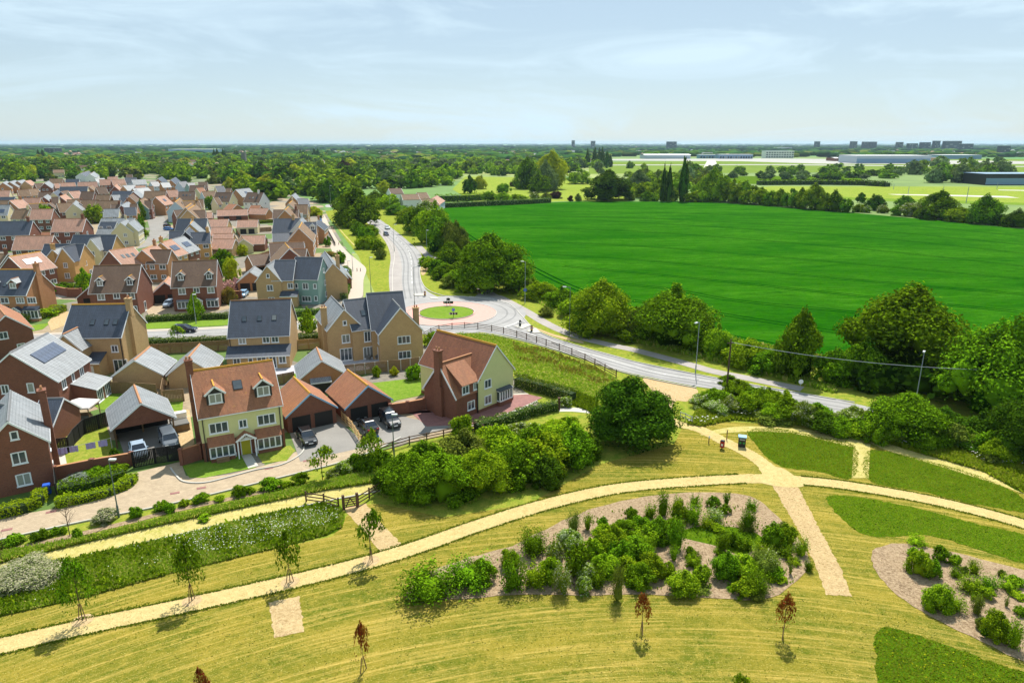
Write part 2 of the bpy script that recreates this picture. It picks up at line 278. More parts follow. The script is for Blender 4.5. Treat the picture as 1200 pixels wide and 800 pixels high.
# --- far fields round the airport and sports ground
sheet('sports_field', [(880,226),(985,224.5),(1100,226),(1200,228),(1500,240),(1500,262),(1200,240.5),(1100,238),(1010,235),(930,231)], 'lawn', .05, False)
M['tarm'] = plain('airfield_concrete', (164,162,154), .9, .1, .02); M['pale'] = ground('pale_grass', [(134,156,58), (118,148,50), (152,162,70)], (.02, .2, 1)); M['airgrass'] = ground('airfield_grass', [(110,138,56), (96,126,46), (128,146,64)], (.01, .1, 1))
sheet('hay_field', [(905,218.5),(1200,219),(1600,224),(1600,256),(1200,238),(1050,233),(930,229),(860,222)], 'pale', .06, False)
sheet('green_field', [(790,207),(1010,206),(1010,213.5),(905,216.5),(800,213)], 'long', .05, False)
sheet('airfield', [(690,190),(1300,186),(1500,188),(1500,204),(1000,202),(690,204)], 'airgrass', .06, False)
sheet('apron', [(715,186.6),(900,185.8),(1010,187),(1200,189),(1300,190),(1300,192.2),(1090,192.6),(960,192),(870,189.2),(715,188.2)], 'tarm', .12, False)
sheet('taxiway', [(715,193.2),(900,192.6),(1100,194.2),(1400,196),(1400,196.8),(1100,195.2),(900,193.6),(715,194.0)], 'tarm', .14, False)
sheet('runway', [(829,188),(838,188),(844,199),(823,199)], 'slab', .16, False)
sheet('park_meadow', [(545,207),(700,209),(742,215),(735,236),(660,236),(560,240),(530,222)], 'pale', .05, False)
for p in ([(1040,227.6),(1110,228.5),(1180,230),(1195,232.2),(1120,230.2),(1050,228.6)], [(1170,222.5),(1230,223.4),(1230,224.4),(1170,223.2)]): sheet('playing_strip', p, 'slab', .09, False)
# --- roads
RC = (-14.0, 142.3)
def disc(name, c, r, m, z, h=0, n=64, lab=None):
    b = MB(); P = [(c[0]+r*math.cos(2*math.pi*i/n), c[1]+r*math.sin(2*math.pi*i/n)) for i in range(n)]
    b.poly([(x, y, z+h) for x, y in P])
    if h:
        for i in range(n): a = P[i]; d = P[(i+1) % n]; b.poly([(*a, z), (*d, z), (*d, z+h), (*a, z+h)])
    o = b.build(name, M[m]); o['kind'] = 'structure'; return o
north_l = [(425,251.5),(448,270),(462,286),(470,306),(471,330),(474,350)]; north_r = [(520,352),(502,342),(496,334),(492,320),(493,298),(480,285),(462,270),(444,257),(432,250)]
sheet('main_road', [(383,243),(400,243.2)]+north_l+[(478,372),(530,365)]+north_r+[(415,241),(400,239.5),(383,240)], 'asphalt', .05)
sheet('east_road', [(560,345),(597,357),(611,370),(622,382),(640,393),(672,404),(725,419.6),(766,429),(821,440),(860,448),(914,457),(980,468.5),(1060,487),(1200,522),(1400,575),(1400,600),(1200,541),(1060,503),(962,480),(920,470),(860,459),(816,453),(766,443),(719,432),(670,415),(607,397),(560,389),(530,391)], 'asphalt', .055)
strip('estate_road', [(-160,410),(-50,402),(25,397),(80,395),(174,392),(240,389.5),(310,386),(376,379),(430,376),(490,371)], 6.0, 'asphalt', .06)
disc('roundabout_road', RC, 17, 'asphalt', .07); disc('roundabout_apron', RC, 10.6, 'pink_paving', .075, .04); o = disc('roundabout_island', RC, 5.7, 'lawn', .08, .2)
def kerbs(px, name='kerb', world=False, w=.16): strip(name, px, w, 'kerb', .0, .17, world=world, kind='structure')
kerbs([(424,254),(440,264),(454,281),(462,297),(460,318),(460,342)]); kerbs([(432,250),(444,257),(462,270),(480,285),(493,298),(492,320),(496,334),(505,342),(520,347)]); kerbs([(520,347),(547,348),(573,351.5),(597,357),(611,370),(622,382),(640,393),(672,404),(725,419.6),(766,429),(821,440),(860,448),(914,457),(980,468.5)])
kerbs([(500,397),(530,392.5),(560,391),(607,398.5),(670,416.5),(719,433.5),(766,445),(816,455)])
for a, b_ in ((6, 6.14), (10.7, 10.84)):
    n = 64; w = [(RC[0]+a*math.cos(2*math.pi*i/n), RC[1]+a*math.sin(2*math.pi*i/n)) for i in range(n+1)]; strip('kerb', w, .14, 'kerb', .05, .12 if a > 8 else .25, sm=False, world=True)
M['wear'] = asph('worn_asphalt', (138,137,136))
for ln, zz in (([(428,253),(455,273),(473,290),(481,306),(482,330),(486,350)], .058), ([(590,372),(640,401),(700,417),(766,435.5),(830,446.5),(920,463.5),(1000,477)], .062), ([(-50,402),(25,397),(80,395),(174,392),(240,389.5),(310,386),(376,379),(430,376)], .067)):
    cl = smooth([G(*p) for p in ln], False, 8)
    for d_ in (-2.1, -.85, .85, 2.1): strip('tyre_wear', offs(cl, d_), .42, 'wear', zz, sm=False, world=True)
for t0, t1, rr in ((-2.9,1.4,13.0),(-2.9,1.4,14.8)): strip('tyre_wear', [(RC[0]+rr*math.cos(t0+(t1-t0)*i/40), RC[1]+rr*math.sin(t0+(t1-t0)*i/40)) for i in range(41)], .4, 'wear', .078, sm=False, world=True)
strip('pavement', [(424,253.5),(442,266.5),(456.5,282),(464,299),(463.5,320),(465,338),(470,356)], 3.6, 'pave', .045)
strip('footpath', [(490,288),(502,300),(512,303),(530,314),(552,330),(576,345),(587,349),(615,364),(642,380),(675,394),(714,404),(747,411),(807,427),(835,435),(880,444),(940,456)], 2.4, 'pave', .045)
sheet('bare_bank', [(497,300),(503,304),(500,318),(494,322),(493,308)], 'bare', .03); sheet('bare_bank', [(560,338),(590,349),(612,364),(607,368),(590,356),(562,346)], 'bare', .03)
sheet('dry_verge', [(612,368),(630,377),(640,383),(634,387),(617,380)], 'dlawn', .03); sheet('dry_verge', [(625,383),(650,392),(680,399),(680,402),(645,393)], 'bare', .031)
sheet('bare_bank', [(755,443),(800,451),(818,458),(806,470),(792,470),(784,482),(770,470),(762,455)], 'bare', .03)
sheet('shared_path', [(379,251),(387,266),(396,282),(408,296),(420,306),(429,315),(426,328),(423,350),(398,353),(408,332),(407,318),(392,300),(380,272),(373,254)], 'spath', .035)
strip('worn_track', [(395,264),(401,272),(410,282),(419,291)], .5, 'track', .03)
# dashes and give-way marks
def dashes(px, n, ln=.5, w=.12, z=.085):
    W_ = smooth([G(*p) for p in px], False, 12); 
    for i in range(n):
        a = int(i/n*(len(W_)-2)); p = Vector(W_[a]); q = Vector(W_[a+1]); d = (q-p).normalized(); L_ = min(3.0, ln*6)
        strip('road_marking', [tuple(p), tuple(p+d*L_)], w, 'paint', z, sm=False, world=True)
dashes([(430,254),(455,271),(474,288),(481,300),(482,318),(483,334)], 22); dashes([(640,400),(700,418),(766,436),(840,449),(920,463)], 16)
dashes([(60,396),(174,392),(240,389.5),(370,380)], 12)
n = 30
for i in range(n):
    for a0, a1 in ((-.75,-.35),(.95,1.35),(2.75,3.3)):
        if i % 2: continue
        t = a0+(a1-a0)*i/n; strip('road_marking', [(RC[0]+17*math.cos(t), RC[1]+17*math.sin(t)), (RC[0]+17*math.cos(t+.02), RC[1]+17*math.sin(t+.02))], .3, 'paint', .085, sm=False, world=True)
for p in ([(603,383),(618,379.5),(622,382),(612,386)], [(616,388),(628,385),(634,390),(626,391)], [(484,345),(498,344),(500,346.5),(486,347)], [(503,348.5),(512,349),(514,351),(505,350.5)]):
    sheet('splitter_island', p, 'slab', .16, False)
# --- park paths
BARK = []
strip('park_path', [(-160,790),(0,757),(100,734),(200,713),(300,691),(400,667),(480,644),(560,616),(640,591),(720,573),(800,565),(870,561),(925,562),(1000,570),(1100,588),(1200,614),(1330,655)], 2.05, 'gravel', .035)
strip('park_path', [(926,566),(905,552),(880,533),(850,518),(820,503),(795,497),(785,492)], 1.9, 'gravel', .04); sheet('park_path', [(880,561),(893,556),(890,548),(915,548),(935,560),(950,565),(935,571),(905,569)], 'gravel', .043)
strip('park_path', [(655,480),(672,480),(692,482)], 1.5, 'slab', .04)
BARK.append([(905,569),(935,570),(958,615),(985,665),(998,698),(968,697),(955,660),(935,620)])
BARK.append([(402,596),(428,590),(448,614),(478,645),(452,655),(430,626)]); BARK.append([(315,706),(350,698),(356,740),(322,747)])
def ragl(px, amp=.05, step=.25):
    w = [G(*p) for p in px]; o = []
    for a, b_ in zip(w, w[1:]+w[:1]):
        a = Vector(a); b_ = Vector(b_); n = max(1, int((b_-a).length/step))
        for i in range(n): q = a.lerp(b_, i/n); o.append((q.x+random.gauss(0, amp), q.y+random.gauss(0, amp)))
    return o
for B_ in BARK: sheet('bark_path', ragl(B_), 'bark_mulch', .03, False, world=True)
sheet('field_edge_path', [(1000,525),(1020,520),(1018,560),(998,560)], 'track', .03, False)
for p in ([(1010,508),(1060,524),(1150,548),(1200,566),(1280,600),(1280,612),(1190,575),(1100,546),(1030,524)], [(820,510),(860,500),(930,502),(1000,512),(1018,520),(1000,524),(930,508),(870,506)]): sheet('mown_path', p, 'track', .028)
# patches of taller grass left uncut
def ragged(px, amp=.07, step=.35, world=False):
    w = smooth(px if world else [G(*p) for p in px], True, 8); o = []
    for a, b_ in zip(w, w[1:]+w[:1]):
        a = Vector(a); b_ = Vector(b_); n = max(1, int((b_-a).length/step))
        for i in range(n): q = a.lerp(b_, i/n); o.append((q.x+random.gauss(0, amp), q.y+random.gauss(0, amp)))
    return o
PATCH = [ragged(p) for p in ([(878,505),(910,502),(960,512),(1002,523),(1000,560),(960,553),(912,545),(885,520)], [(1018,528),(1070,536),(1130,552),(1180,572),(1215,600),(1150,592),(1080,576),(1018,562)],
    [(968,584),(990,581),(1060,592),(1130,610),(1230,636),(1230,665),(1160,648),(1090,628),(1020,628),(985,606)], [(1030,738),(1080,746),(1150,771),(1230,802),(1260,860),(1034,880),(1028,800)])]
for P_ in PATCH: sheet('long_grass_patch', P_, 'long', .027, False, world=True)
BED1 = smooth([G(*p) for p in [(476,700),(500,672),(560,650),(600,640),(650,615),(700,594),(770,580),(830,577),(880,582),(905,600),(935,630),(948,655),(940,675),(905,700),(860,702),(760,697),(700,697),(600,697),(530,703)]])
BED2 = smooth([G(*p) for p in [(1021,650),(1030,641),(1060,637),(1120,648),(1200,668),(1300,700),(1330,800),(1230,785),(1150,752),(1090,722),(1045,692),(1026,668)]])
for B_ in (BED1, BED2): sheet('planting_bed', [(x_+random.gauss(0,.06), y_+random.gauss(0,.06)) for x_, y_ in B_], 'chip', .045, False, world=True)
sheet('bed_grass', [(795,628),(812,618),(850,617),(880,622),(895,635),(870,650),(840,640)], 'long', .05)
# --- old track, verges and the block paved street of the front row
strip('old_track', [(-160,705),(0,667),(60,652),(200,620),(300,597),(380,580),(450,567)], 2.6, 'track', .03)
for d in (-1.35, 1.35):
    w = offs(smooth([G(*p) for p in [(-160,705),(0,667),(60,652),(200,620),(300,597),(380,580),(450,567)]], False), d); strip('track_edge', w, .16, 'slab', .0, .07, sm=False, world=True)
sheet('street', [(-200,655),(-100,625),(0,607),(70,595),(100,590),(160,572),(205,556),(235,560),(270,556),(300,548),(330,540),(345,530),(400,518),(440,508),(500,495),(520,498),(470,512),(440,527),(400,541),(345,555),(300,566),(200,590),(100,610),(0,632),(-100,655),(-200,690)], 'paving', .05, False)
kerbs([(-200,690),(-100,656),(0,633),(100,611),(200,591),(300,567),(345,556),(400,542),(440,528),(470,513)]); kerbs([(200,549),(206,557),(216,565),(240,566),(270,559),(300,551),(330,545),(352,533),(356,522),(345,508)])
sheet('driveway', [(340,508),(397,494),(440,528),(395,520),(352,540),(356,525)], 'drive', .055, False); sheet('driveway', [(340,509),(396,495),(428,524),(352,541)], 'drive', .057, False)
sheet('driveway', [(404,494),(462,484),(480,490),(530,500),(470,518),(440,520)], 'drive', .056, False)
sheet('front_paving', [(462,486),(480,482),(500,500),(560,497),(610,478),(636,466),(618,462),(600,463),(560,480),(500,478)], 'redpaving', .06, False); sheet('side_path', [(600,462),(618,461),(630,470),(600,485),(560,497),(556,494),(600,478),(618,470)], 'slab', .058, False)
sheet('front_garden', [(214,546),(290,532),(292,542),(300,548),(240,560),(222,560)], 'lawn', .06, False); sheet('front_garden', [(300,531),(340,522),(346,528),(336,540),(308,543)], 'dlawn', .062, False)
sheet('garden_path', [(283,534),(294,532),(303,546),(291,549)], 'slab', .068, False)
sheet('garden_lawn', [(57,508),(124,497),(140,545),(66,560)], 'dlawn', .05, False); sheet('patio', [(62,534),(76,532),(80,552),(66,556)], 'slab', .06, False)
sheet('garden_lawn', [(410,452),(495,442),(500,462),(462,470)], 'lawn', .05, False); sheet('garden_lawn', [(98,440),(130,440),(128,448),(96,450)], 'lawn', .05, False); sheet('garden_lawn', [(100,470),(126,462),(130,452),(200,468),(215,466),(214,480),(200,490),(118,480)], 'lawn', .048, False)
sheet('patio', [(98,462),(126,458),(112,474),(95,474)], 'slab', .055, False); sheet('patio', [(386,418),(450,410),(452,430),(404,437)], 'patio', .06, False); sheet('patio', [(316,432),(345,428),(348,438),(318,444)], 'patio', .06, False); sheet('garden_lawn', [(318,443),(350,437),(354,446),(322,452)], 'lawn', .062, False); sheet('patio', [(160,442),(200,436),(206,448),(150,452)], 'patio', .04, False)
sheet('yard', [(204,482),(222,480),(228,520),(212,530),(202,510)], 'bare', .06, False); sheet('carport_floor', [(136,505),(205,490),(212,528),(150,545)], 'drive', .06, False)
for p in ([(168,377),(270,372),(270,381),(168,386)], [(344,368),(380,365),(380,372),(344,376)], [(20,384),(60,378),(50,386),(24,391)], [(172,399),(262,396),(262,402),(172,404)], [(70,335),(88,332),(88,338),(70,340)], [(330,396),(380,392),(380,400),(330,404)]): sheet('grass_verge', p, 'lawn', .05, False)
strip('pavement', [(-50,397.5),(60,391.5),(174,387.5),(240,385),(310,381),(370,375)], 1.8, 'spath', .066)
sheet('estate_street', [(172,256),(192,254),(196,262),(200,272),(192,280),(170,290),(160,292),(172,280),(176,270)], 'drive', .06, False); sheet('estate_street', [(56,378),(66,366),(82,365),(80,380),(60,388)], 'bare', .06, False); sheet('estate_street', [(62,345),(90,331),(120,325),(112,340),(70,350)], 'spath', .06, False); sheet('driveway', [(170,362),(180,354),(204,352),(206,368),(176,372)], 'paving', .06, False)
sheet('paved_turning', [(150,556),(212,541),(218,558),(200,566),(150,580)], 'paving', .052, False)
for p in ([(0,172.2),(160,171.6),(300,172.4),(150,173.2)], [(330,173.5),(470,172.8),(600,173.6),(450,175)], [(600,176),(660,175.4),(700,176.6),(640,177.4)], [(90,178),(190,177.2),(210,178.6),(120,179.4)], [(430,177.5),(520,177),(560,178.4),(470,179)], [(850,170.8),(1000,170.6),(1100,171.2),(950,171.6)], [(200,170.3),(420,170.2),(440,170.6),(240,170.8)]): sheet('distant_field', p, 'pale', .8, False)
# ---------------------------------------------------------------- house builder
WIN = {}
def winmesh(w, h, n):
    k = (round(w,1), round(h,1), n)
    if k in WIN: return WIN[k]
    b = MB(); t = .09
    b.box(-w/2-t, -w/2+t*.5, -.06, .03, 0, h); b.box(w/2-t*.5, w/2+t, -.06, .03, 0, h); b.box(-w/2+t*.5, w/2-t*.5, -.058, .03, h-t, h+.02); b.box(-w/2-t-.05, w/2+t+.05, -.12, .03, -.1, .0); b.box(-w/2+t*.5, w/2-t*.5, -.055, .03, 0.002, t)
    for i in range(1, n): x = -w/2+w*i/n; b.box(x-.05, x+.05, -.056, .03, t, h-t)
    f = b.mesh('window', M['trim']); g = MB(); g.box(-w/2, w/2, -.025, .02, .02, h-.02); p = g.mesh('pane', M['glass']); WIN[k] = (f, p); return WIN[k]
def window(par, Mx, w=1.2, h=1.3, n=2):
    f, p = winmesh(w, h, n); o = link('window', f, par, Mx); link('pane', p, o); return o
BOXM = {}
def boxmesh(name, dims, mat):
    k = (name, tuple(round(d, 2) for d in dims), mat.name)
    if k not in BOXM: b = MB(); b.box(*dims); BOXM[k] = b.mesh(name, mat)
    return BOXM[k]
class House:
    def __init__(s, name, r, R, hd, E, wall, roof, label, cat='house', group=None, trim='trim', ridge='rterra', near=True, world=None, ov=.28, vo=.12, hip=0, chim=None, base=0.0, gut=True, z0=0):
        (x1,y1),(x2,y2) = ((r[0],r[1]),(r[2],r[3]))
        p1 = Vector(G(x1,y1,R)) if not world else Vector(world[0]); p2 = Vector(G(x2,y2,R)) if not world else Vector(world[1])
        d = p2-p1; s.L = d.length-2*vo; u = d.normalized(); p1 = p1+u*vo; s.a = math.atan2(d.y, d.x); s.R = R; s.E = E; s.wall = wall; s.roof = roof; s.near = near; s.trim = trim; s.ridge = ridge
        s.df, s.db = hd if isinstance(hd, tuple) else (hd, hd); s.o = empty(name, p1.x, p1.y, s.a, z0, label, cat, group); s.tan = (R-E)/s.df
        L, f, bk = s.L, s.df, s.db; Rw = R-.14
        b = MB()
        if wall: 
            Ef, Eb = E-.12, (R-s.tan*bk)-.12
            b.poly([(0,-f,0),(0,-f,Ef),(L,-f,Ef),(L,-f,0)][::-1]); b.poly([(0,bk,0),(L,bk,0),(L,bk,Eb),(0,bk,Eb)][::-1])
            b.poly([(0,-f,0),(0,-f,Ef),(0,0,Rw),(0,bk,Eb),(0,bk,0)]); b.poly([(L,-f,0),(L,bk,0),(L,bk,Eb),(L,0,Rw),(L,-f,Ef)])
            s.w = b.build('wall', M[wall], s.o)
        s.mkroof(s.o, 0, L, f, bk, R, E, ov, vo, 'roof', roof)
        if gut and near:
            for sy, dd in ((-1, f), (1, bk)):
                y = sy*(dd+ov+.03); z = R-s.tan*(dd+ov)-.14; g = MB(); g.box(-vo+.02, L+vo-.02, min(y, y-sy*.1), max(y, y-sy*.1), z, z+.1); g.build('gutter', M['btrim'] if trim != 'trim' else M['trim'], s.o)
        if chim:
            for c in (chim if isinstance(chim, list) else [chim]): s.chimney(*c)
    def mkroof(s, par, x0, x1, f, bk, R, E, ov, vo, nm, mat, ridge=None, slope=None):
        tn = (R-E)/f; b = MB(); rr = b
        xf0, xf1 = x0-vo, x1+vo; yf = -(f+ov); yb = bk+ov
        b.slab([(xf0,yf,R-tn*(f+ov)),(xf1,yf,R-tn*(f+ov)),(xf1,0,R),(xf0,0,R)], .13); b.slab([(xf0,0,R),(xf1,0,R),(xf1,yb,R-tn*(bk+ov)),(xf0,yb,R-tn*(bk+ov))], .13)
        o = b.build(nm, M[mat], par)
        g = MB(); g.hexa([(xf0,-.16,R-.16*tn+.02),(xf1,-.16,R-.16*tn+.02),(xf1,.16,R-.16*tn+.02),(xf0,.16,R-.16*tn+.02),(xf0,-.06,R+.07),(xf1,-.06,R+.07),(xf1,.06,R+.07),(xf0,.06,R+.07)]); g.build('ridge_tiles', M[ridge or s.ridge], par if par is s.o else o if par is None else par)
        for x, sg in ((xf0, -1), (xf1, 1)):
            v = MB()
            for yy, dd in ((-1, f+ov), (1, bk+ov)):
                y1 = yy*dd; z1 = R-tn*dd; a0, a1 = (x-.05, x) if sg < 0 else (x, x+.05); v.hexa([(a0,0,R-.24),(a1,0,R-.24),(a1,y1,z1-.24),(a0,y1,z1-.24),(a0,0,R+.01),(a1,0,R+.01),(a1,y1,z1+.01),(a0,y1,z1+.01)])
            v.build('bargeboard', M['btrim' if s.trim == 'btrim' else 'trim' if s.trim == 'trim' else s.trim], par)
        return o
    def fr(s, side, u, z, out=0.0):
        L, f, bk = s.L, s.df, s.db
        if side == 'F': T = Matrix.Translation((u, -f-out, z))
        elif side == 'B': T = Matrix.Translation((L-u, bk+out, z)) @ Matrix.Rotation(math.pi, 4, 'Z')
        elif side == 'L': T = Matrix.Translation((-out, -u, z)) @ Matrix.Rotation(-math.pi/2, 4, 'Z')
        else: T = Matrix.Translation((L+out, u, z)) @ Matrix.Rotation(math.pi/2, 4, 'Z')
        return T
    def win(s, side, *ws):
        for q in ws: u, z, w, h = q[:4]; n = q[4] if len(q) > 4 else 2; window(s.o, s.fr(side, u, z), w, h, n)
        return s
    def door(s, side, u, w=1.0, h=2.1, m='wdoor', nm='door', frame=True, z=0):
        T = s.fr(side, u, z); b = MB(); b.box(-w/2, w/2, -.05, .02, 0, h)
        o = b.build(nm, M[m], s.o, T)
        if frame: g = MB(); g.box(-w/2-.1, -w/2-.002, -.08, .02, 0, h+.1); g.box(w/2+.002, w/2+.1, -.08, .02, 0, h+.1); g.box(-w/2-.002, w/2+.002, -.08, .02, h+.002, h+.1); g.build('door_frame', M['trim'] if m != 'gdoor' else M[s.wall], o)
        return s
    def chimney(s, x, y, w=.9, d=.6, top=None, mat=None, z0=0, pots=2):
        top = top or s.R+1.2; b = MB(); b.box(x-w/2, x+w/2, y-d/2, y+d/2, z0, top); b.box(x-w/2-.08, x+w/2+.08, y-d/2-.08, y+d/2+.08, top+.001, top+.15); b.box(x-w/2-.04, x+w/2+.04, y-d/2-.04, y+d/2+.04, top-.35, top-.2)
        o = b.build('chimney', M[mat or s.wall], s.o)
        for i in range(pots): g = MB(); px = x+(i-(pots-1)/2)*min(.38, w/2) if w >= d else x; py = y if w >= d else y+(i-(pots-1)/2)*.38; g.cyl((px,py,top+.15),(px,py,top+.55),.13,.1,8); g.build('chimney_pot', M['rterra'], o)
        return s
    def stack(s, side, y, w=1.4, proj=.45, zsh=None, **k):    # external breast on a gable, narrowing to a stack
        zsh = zsh or s.E+.5; sx = -1 if side == 'L' else 1; x0 = -proj if side == 'L' else s.L; b = MB(); b.box(x0, x0+proj, y-w/2, y+w/2, 0, zsh); b.build('chimney_breast', M[k.get('mat') or s.wall], s.o)
        return s.chimney(x0+proj/2+ (.1 if side == 'L' else -.1), y, proj+.25, w*.62, z0=zsh-.2, **k)
    def sky(s, side, u, z, w=.8, h=1.1, m='glass', nm='skylight', sub=None):
        yb = (s.R-z)/s.tan; sg = -1 if side == 'F' else 1; sl_ = math.atan(s.tan)
        T = Matrix.Translation((u, sg*yb, z)) @ Matrix.Rotation(0 if side == 'F' else math.pi, 4, 'Z') @ Matrix.Rotation(sl_, 4, 'X')
        b = MB(); 
        if nm == 'skylight':
            b.box(-w/2-.07, w/2+.07, -h/2-.07, h/2+.07, -.02, .06); o = b.build(nm, M['btrim'], s.o, T); g = MB(); g.box(-w/2, w/2, -h/2, h/2, .061, .08); g.build('pane', M[m], o)
        else:
            k = boxmesh(nm, (-w/2, w/2, -h/2, h/2, .03, .12), M[m]); link(nm, k, s.o, T)
        return s
    def solar(s, side, u, z, nx, ny=1, w=1.0, h=1.65, gap=.06):
        for i in range(nx):
            for j in range(ny): s.sky(side, u+(i-(nx-1)/2)*(w+gap), z+(j-(ny-1)/2)*(h+gap)*math.sin(math.atan(s.tan)), w, h, 'solar', 'solar_panel')
        return s
    def dormer(s, side, u, zb, w=1.7, h=1.5, face='btrim', roof=None, ridge=None, wn=2):
        sg = -1 if side == 'F' else 1; yb = (s.R-zb)/s.tan; T = Matrix.Translation((u, sg*(yb+.02), zb)) @ Matrix.Rotation(0 if side == 'F' else math.pi, 4, 'Z')
        rh = w*.42; dl = min((h+rh)/s.tan+.1, yb); b = MB(); x = w/2
        P = [(-x,0,-.25),(x,0,-.25),(x,0,h),(0,0,h+rh-.08),(-x,0,h)]; b.poly(P); d1 = h/s.tan+.1; b.poly([(x,0,-.25),(x,d1,h-.05),(x,0,h)]); b.poly([(-x,0,-.25),(-x,0,h),(-x,d1,h-.05)])
        o = b.build('dormer', M[face], s.o, T)
        r = MB(); t = rh/x; e = .18
        for q in (-1, 1): r.slab([(q*(x+e), -.2, h-t*e), (0, -.2, h+rh), (0, (h+rh)/s.tan, h+rh), (q*(x+e), (h-t*e)/s.tan, h-t*e)], .09)
        r.build('dormer_roof', M[roof or s.roof], o)
        v = MB()
        for q in (-1, 1): v.bar((q*(x+e), -.22, h-t*e-.07), (0, -.22, h+rh-.07), .05, .2)
        v.build('bargeboard', M['trim'], o); g = MB(); g.bar((0,-.2,h+rh+.03),(0,(h+rh)/s.tan,h+rh+.03),.16,.08); g.build('ridge_tiles', M[ridge or s.ridge], o)
        f, p = winmesh(w*.66, h*.8, wn); l = link('window', f, o, Matrix.Translation((0,0,.12))); 
        m2 = MB(); m2.box(-w*.33, w*.33, -.03, 0, .14, .12+h*.78); m2.build('pane', M['glass'], o)
        return s
    def wing(s, side, u, W_, proj, E, R, wall=None, roof=None, back=None, vo=.12, ov=.22, ridge=None):
        # a cross gable: ridge at right angles, from inside the main roof out to proj beyond the wall
        T = s.fr(side, u, 0); h = W_/2; b = MB(); Rw = R-.14; Ew = E-.12; D = back if back is not None else 3.0
        b.poly([(-h,-proj,0),(h,-proj,0),(h,-proj,Ew),(0,-proj,Rw),(-h,-proj,Ew)]); b.poly([(h,-proj,0),(h,D,0),(h,D,Ew),(h,-proj,Ew)]); b.poly([(-h,-proj,0),(-h,-proj,Ew),(-h,D,Ew),(-h,D,0)])
        o = b.build('wing_wall', M[wall or s.wall], s.o, T); t = (R-E)/h; r = MB(); y0 = -proj-vo; y1 = min(D, (R-s.E)/s.tan if side in 'FB' else D)
        ye = max(.05, min(D, (E-s.E)/s.tan)) if side in 'FB' else D
        if side in 'FB': y1 = min((R-s.E)/s.tan+.1, s.df if side == 'F' else s.db)
        for q in (-1, 1): r.slab([(q*(h+ov), y0, E-t*ov), (0, y0, R), (0, y1, R), (q*(h+ov), max(ye, -.1 if side in 'FB' else D), E-t*ov)], .12)
        r.build('wing_roof', M[roof or s.roof], o); g = MB(); g.bar((0,y0,R+.03),(0,y1,R+.03),.24,.1); g.build('ridge_tiles', M[ridge or s.ridge], o)
        v = MB()
        for q in (-1, 1): v.bar((q*(h+ov), y0-.03, E-t*ov-.1), (0, y0-.03, R-.1), .05, .24)
        v.build('bargeboard', M[s.trim], o); s.lw = (T, o, proj, h); return s
    def wwin(s, *ws):      # windows on the front of the last wing, u measured from its middle
        T, o, pr, h = s.lw
        for q in ws: window(o, Matrix.Translation((q[0], -pr, q[1])), q[2], q[3], q[4] if len(q) > 4 else 2)
        return s
    def leanto(s, side, u, W_, proj, z0, z1, wall=None, roof=None, nm='lean_to', wins=(), door=None, ends=.15):
        T = s.fr(side, u, 0); h = W_/2; b = MB(); b.poly([(-h,-proj,0),(h,-proj,0),(h,-proj,z0-.1),(-h,-proj,z0-.1)]); b.poly([(h,-proj,0),(h,0,0),(h,0,z1-.1),(h,-proj,z0-.1)]); b.poly([(-h,-proj,0),(-h,-proj,z0-.1),(-h,0,z1-.1),(-h,0,0)])
        o = b.build(nm, M[wall or s.wall], s.o, T); r = MB(); t = (z1-z0)/proj; r.slab([(-h-ends,-proj-.2,z0-t*.2),(h+ends,-proj-.2,z0-t*.2),(h+ends,0.02,z1),(-h-ends,0.02,z1)], .1); r.build('roof', M[roof or s.roof], o)
        g = MB(); g.box(-h-ends, h+ends, -proj-.26, -proj-.2, z0-t*.2-.18, z0-t*.2-.02); g.build('fascia', M[s.trim], o)
        for q in wins: window(o, Matrix.Translation((q[0], -proj, q[1])), q[2], q[3], q[4] if len(q) > 4 else 2)
        if door: d = MB(); d.box(door-.5, door+.5, -proj-.04, -proj+.02, 0, 2.1); d.build('door', M['wdoor'], o)
        return s
    def bay(s, side, u, w=2.6, proj=.7, h=2.5, roof=None, n=4, sill=.7, rh=.7, base=None):
        T = s.fr(side, u, 0); hw = w/2; b = MB(); b.box(-hw, hw, -proj, .02, 0, sill); o = b.build('bay', M[base or s.wall], s.o, T)
        g = MB(); g.box(-hw+.05, hw-.05, -proj+.05, .0, sill, h-.02); g.build('pane', M['glass'], o)
        f = MB(); f.box(-hw-.05, hw+.05, -proj-.06, -.0, sill-.08, sill+.06); f.box(-hw-.05, hw+.05, -proj-.06, 0, h-.16, h)
        for i in range(n+1): x = -hw+w*i/n; f.box(x-.07, x+.07, -proj-.04, -proj+.06, sill+.061, h-.161)
        f.build('window_frame', M['trim'], o); r = MB()
        r.slab([(-hw-.15,-proj-.2,h+.02),(hw+.15,-proj-.2,h+.02),(hw+.15,0.02,h+rh),(-hw-.15,0.02,h+rh)], .08); r.poly([(-hw-.1,-proj-.1,h),(-hw-.1,0,h),(-hw-.1,0,h+rh-.05)]); r.poly([(hw+.1,-proj-.1,h),(hw+.1,0,h+rh-.05),(hw+.1,0,h)]); r.build('bay_roof', M[roof or s.roof], o); return s
    def porch(s, side, u, w=1.9, proj=1.1, h=2.3, roof=None):
        T = s.fr(side, u, 0); hw = w/2; b = MB(); rh = w*.4
        for q in (-1, 1): b.slab([(q*(hw+.15),-proj-.1,h-.05),(0,-proj-.1,h+rh),(0,0,h+rh),(q*(hw+.15),0,h-.05)], .08)
        o = b.build('porch', M[roof or s.roof], s.o, T); f = MB()
        for q in (-1, 1): f.box(q*hw-.07, q*hw+.07, -proj-.05, -proj+.09, 0, h-.02); f.bar((q*(hw+.17),-proj-.13,h-.1),(0,-proj-.13,h+rh-.07),.05,.2)
        f.box(-hw, hw, -proj-.03, -proj+.06, h-.1, h+.02); 
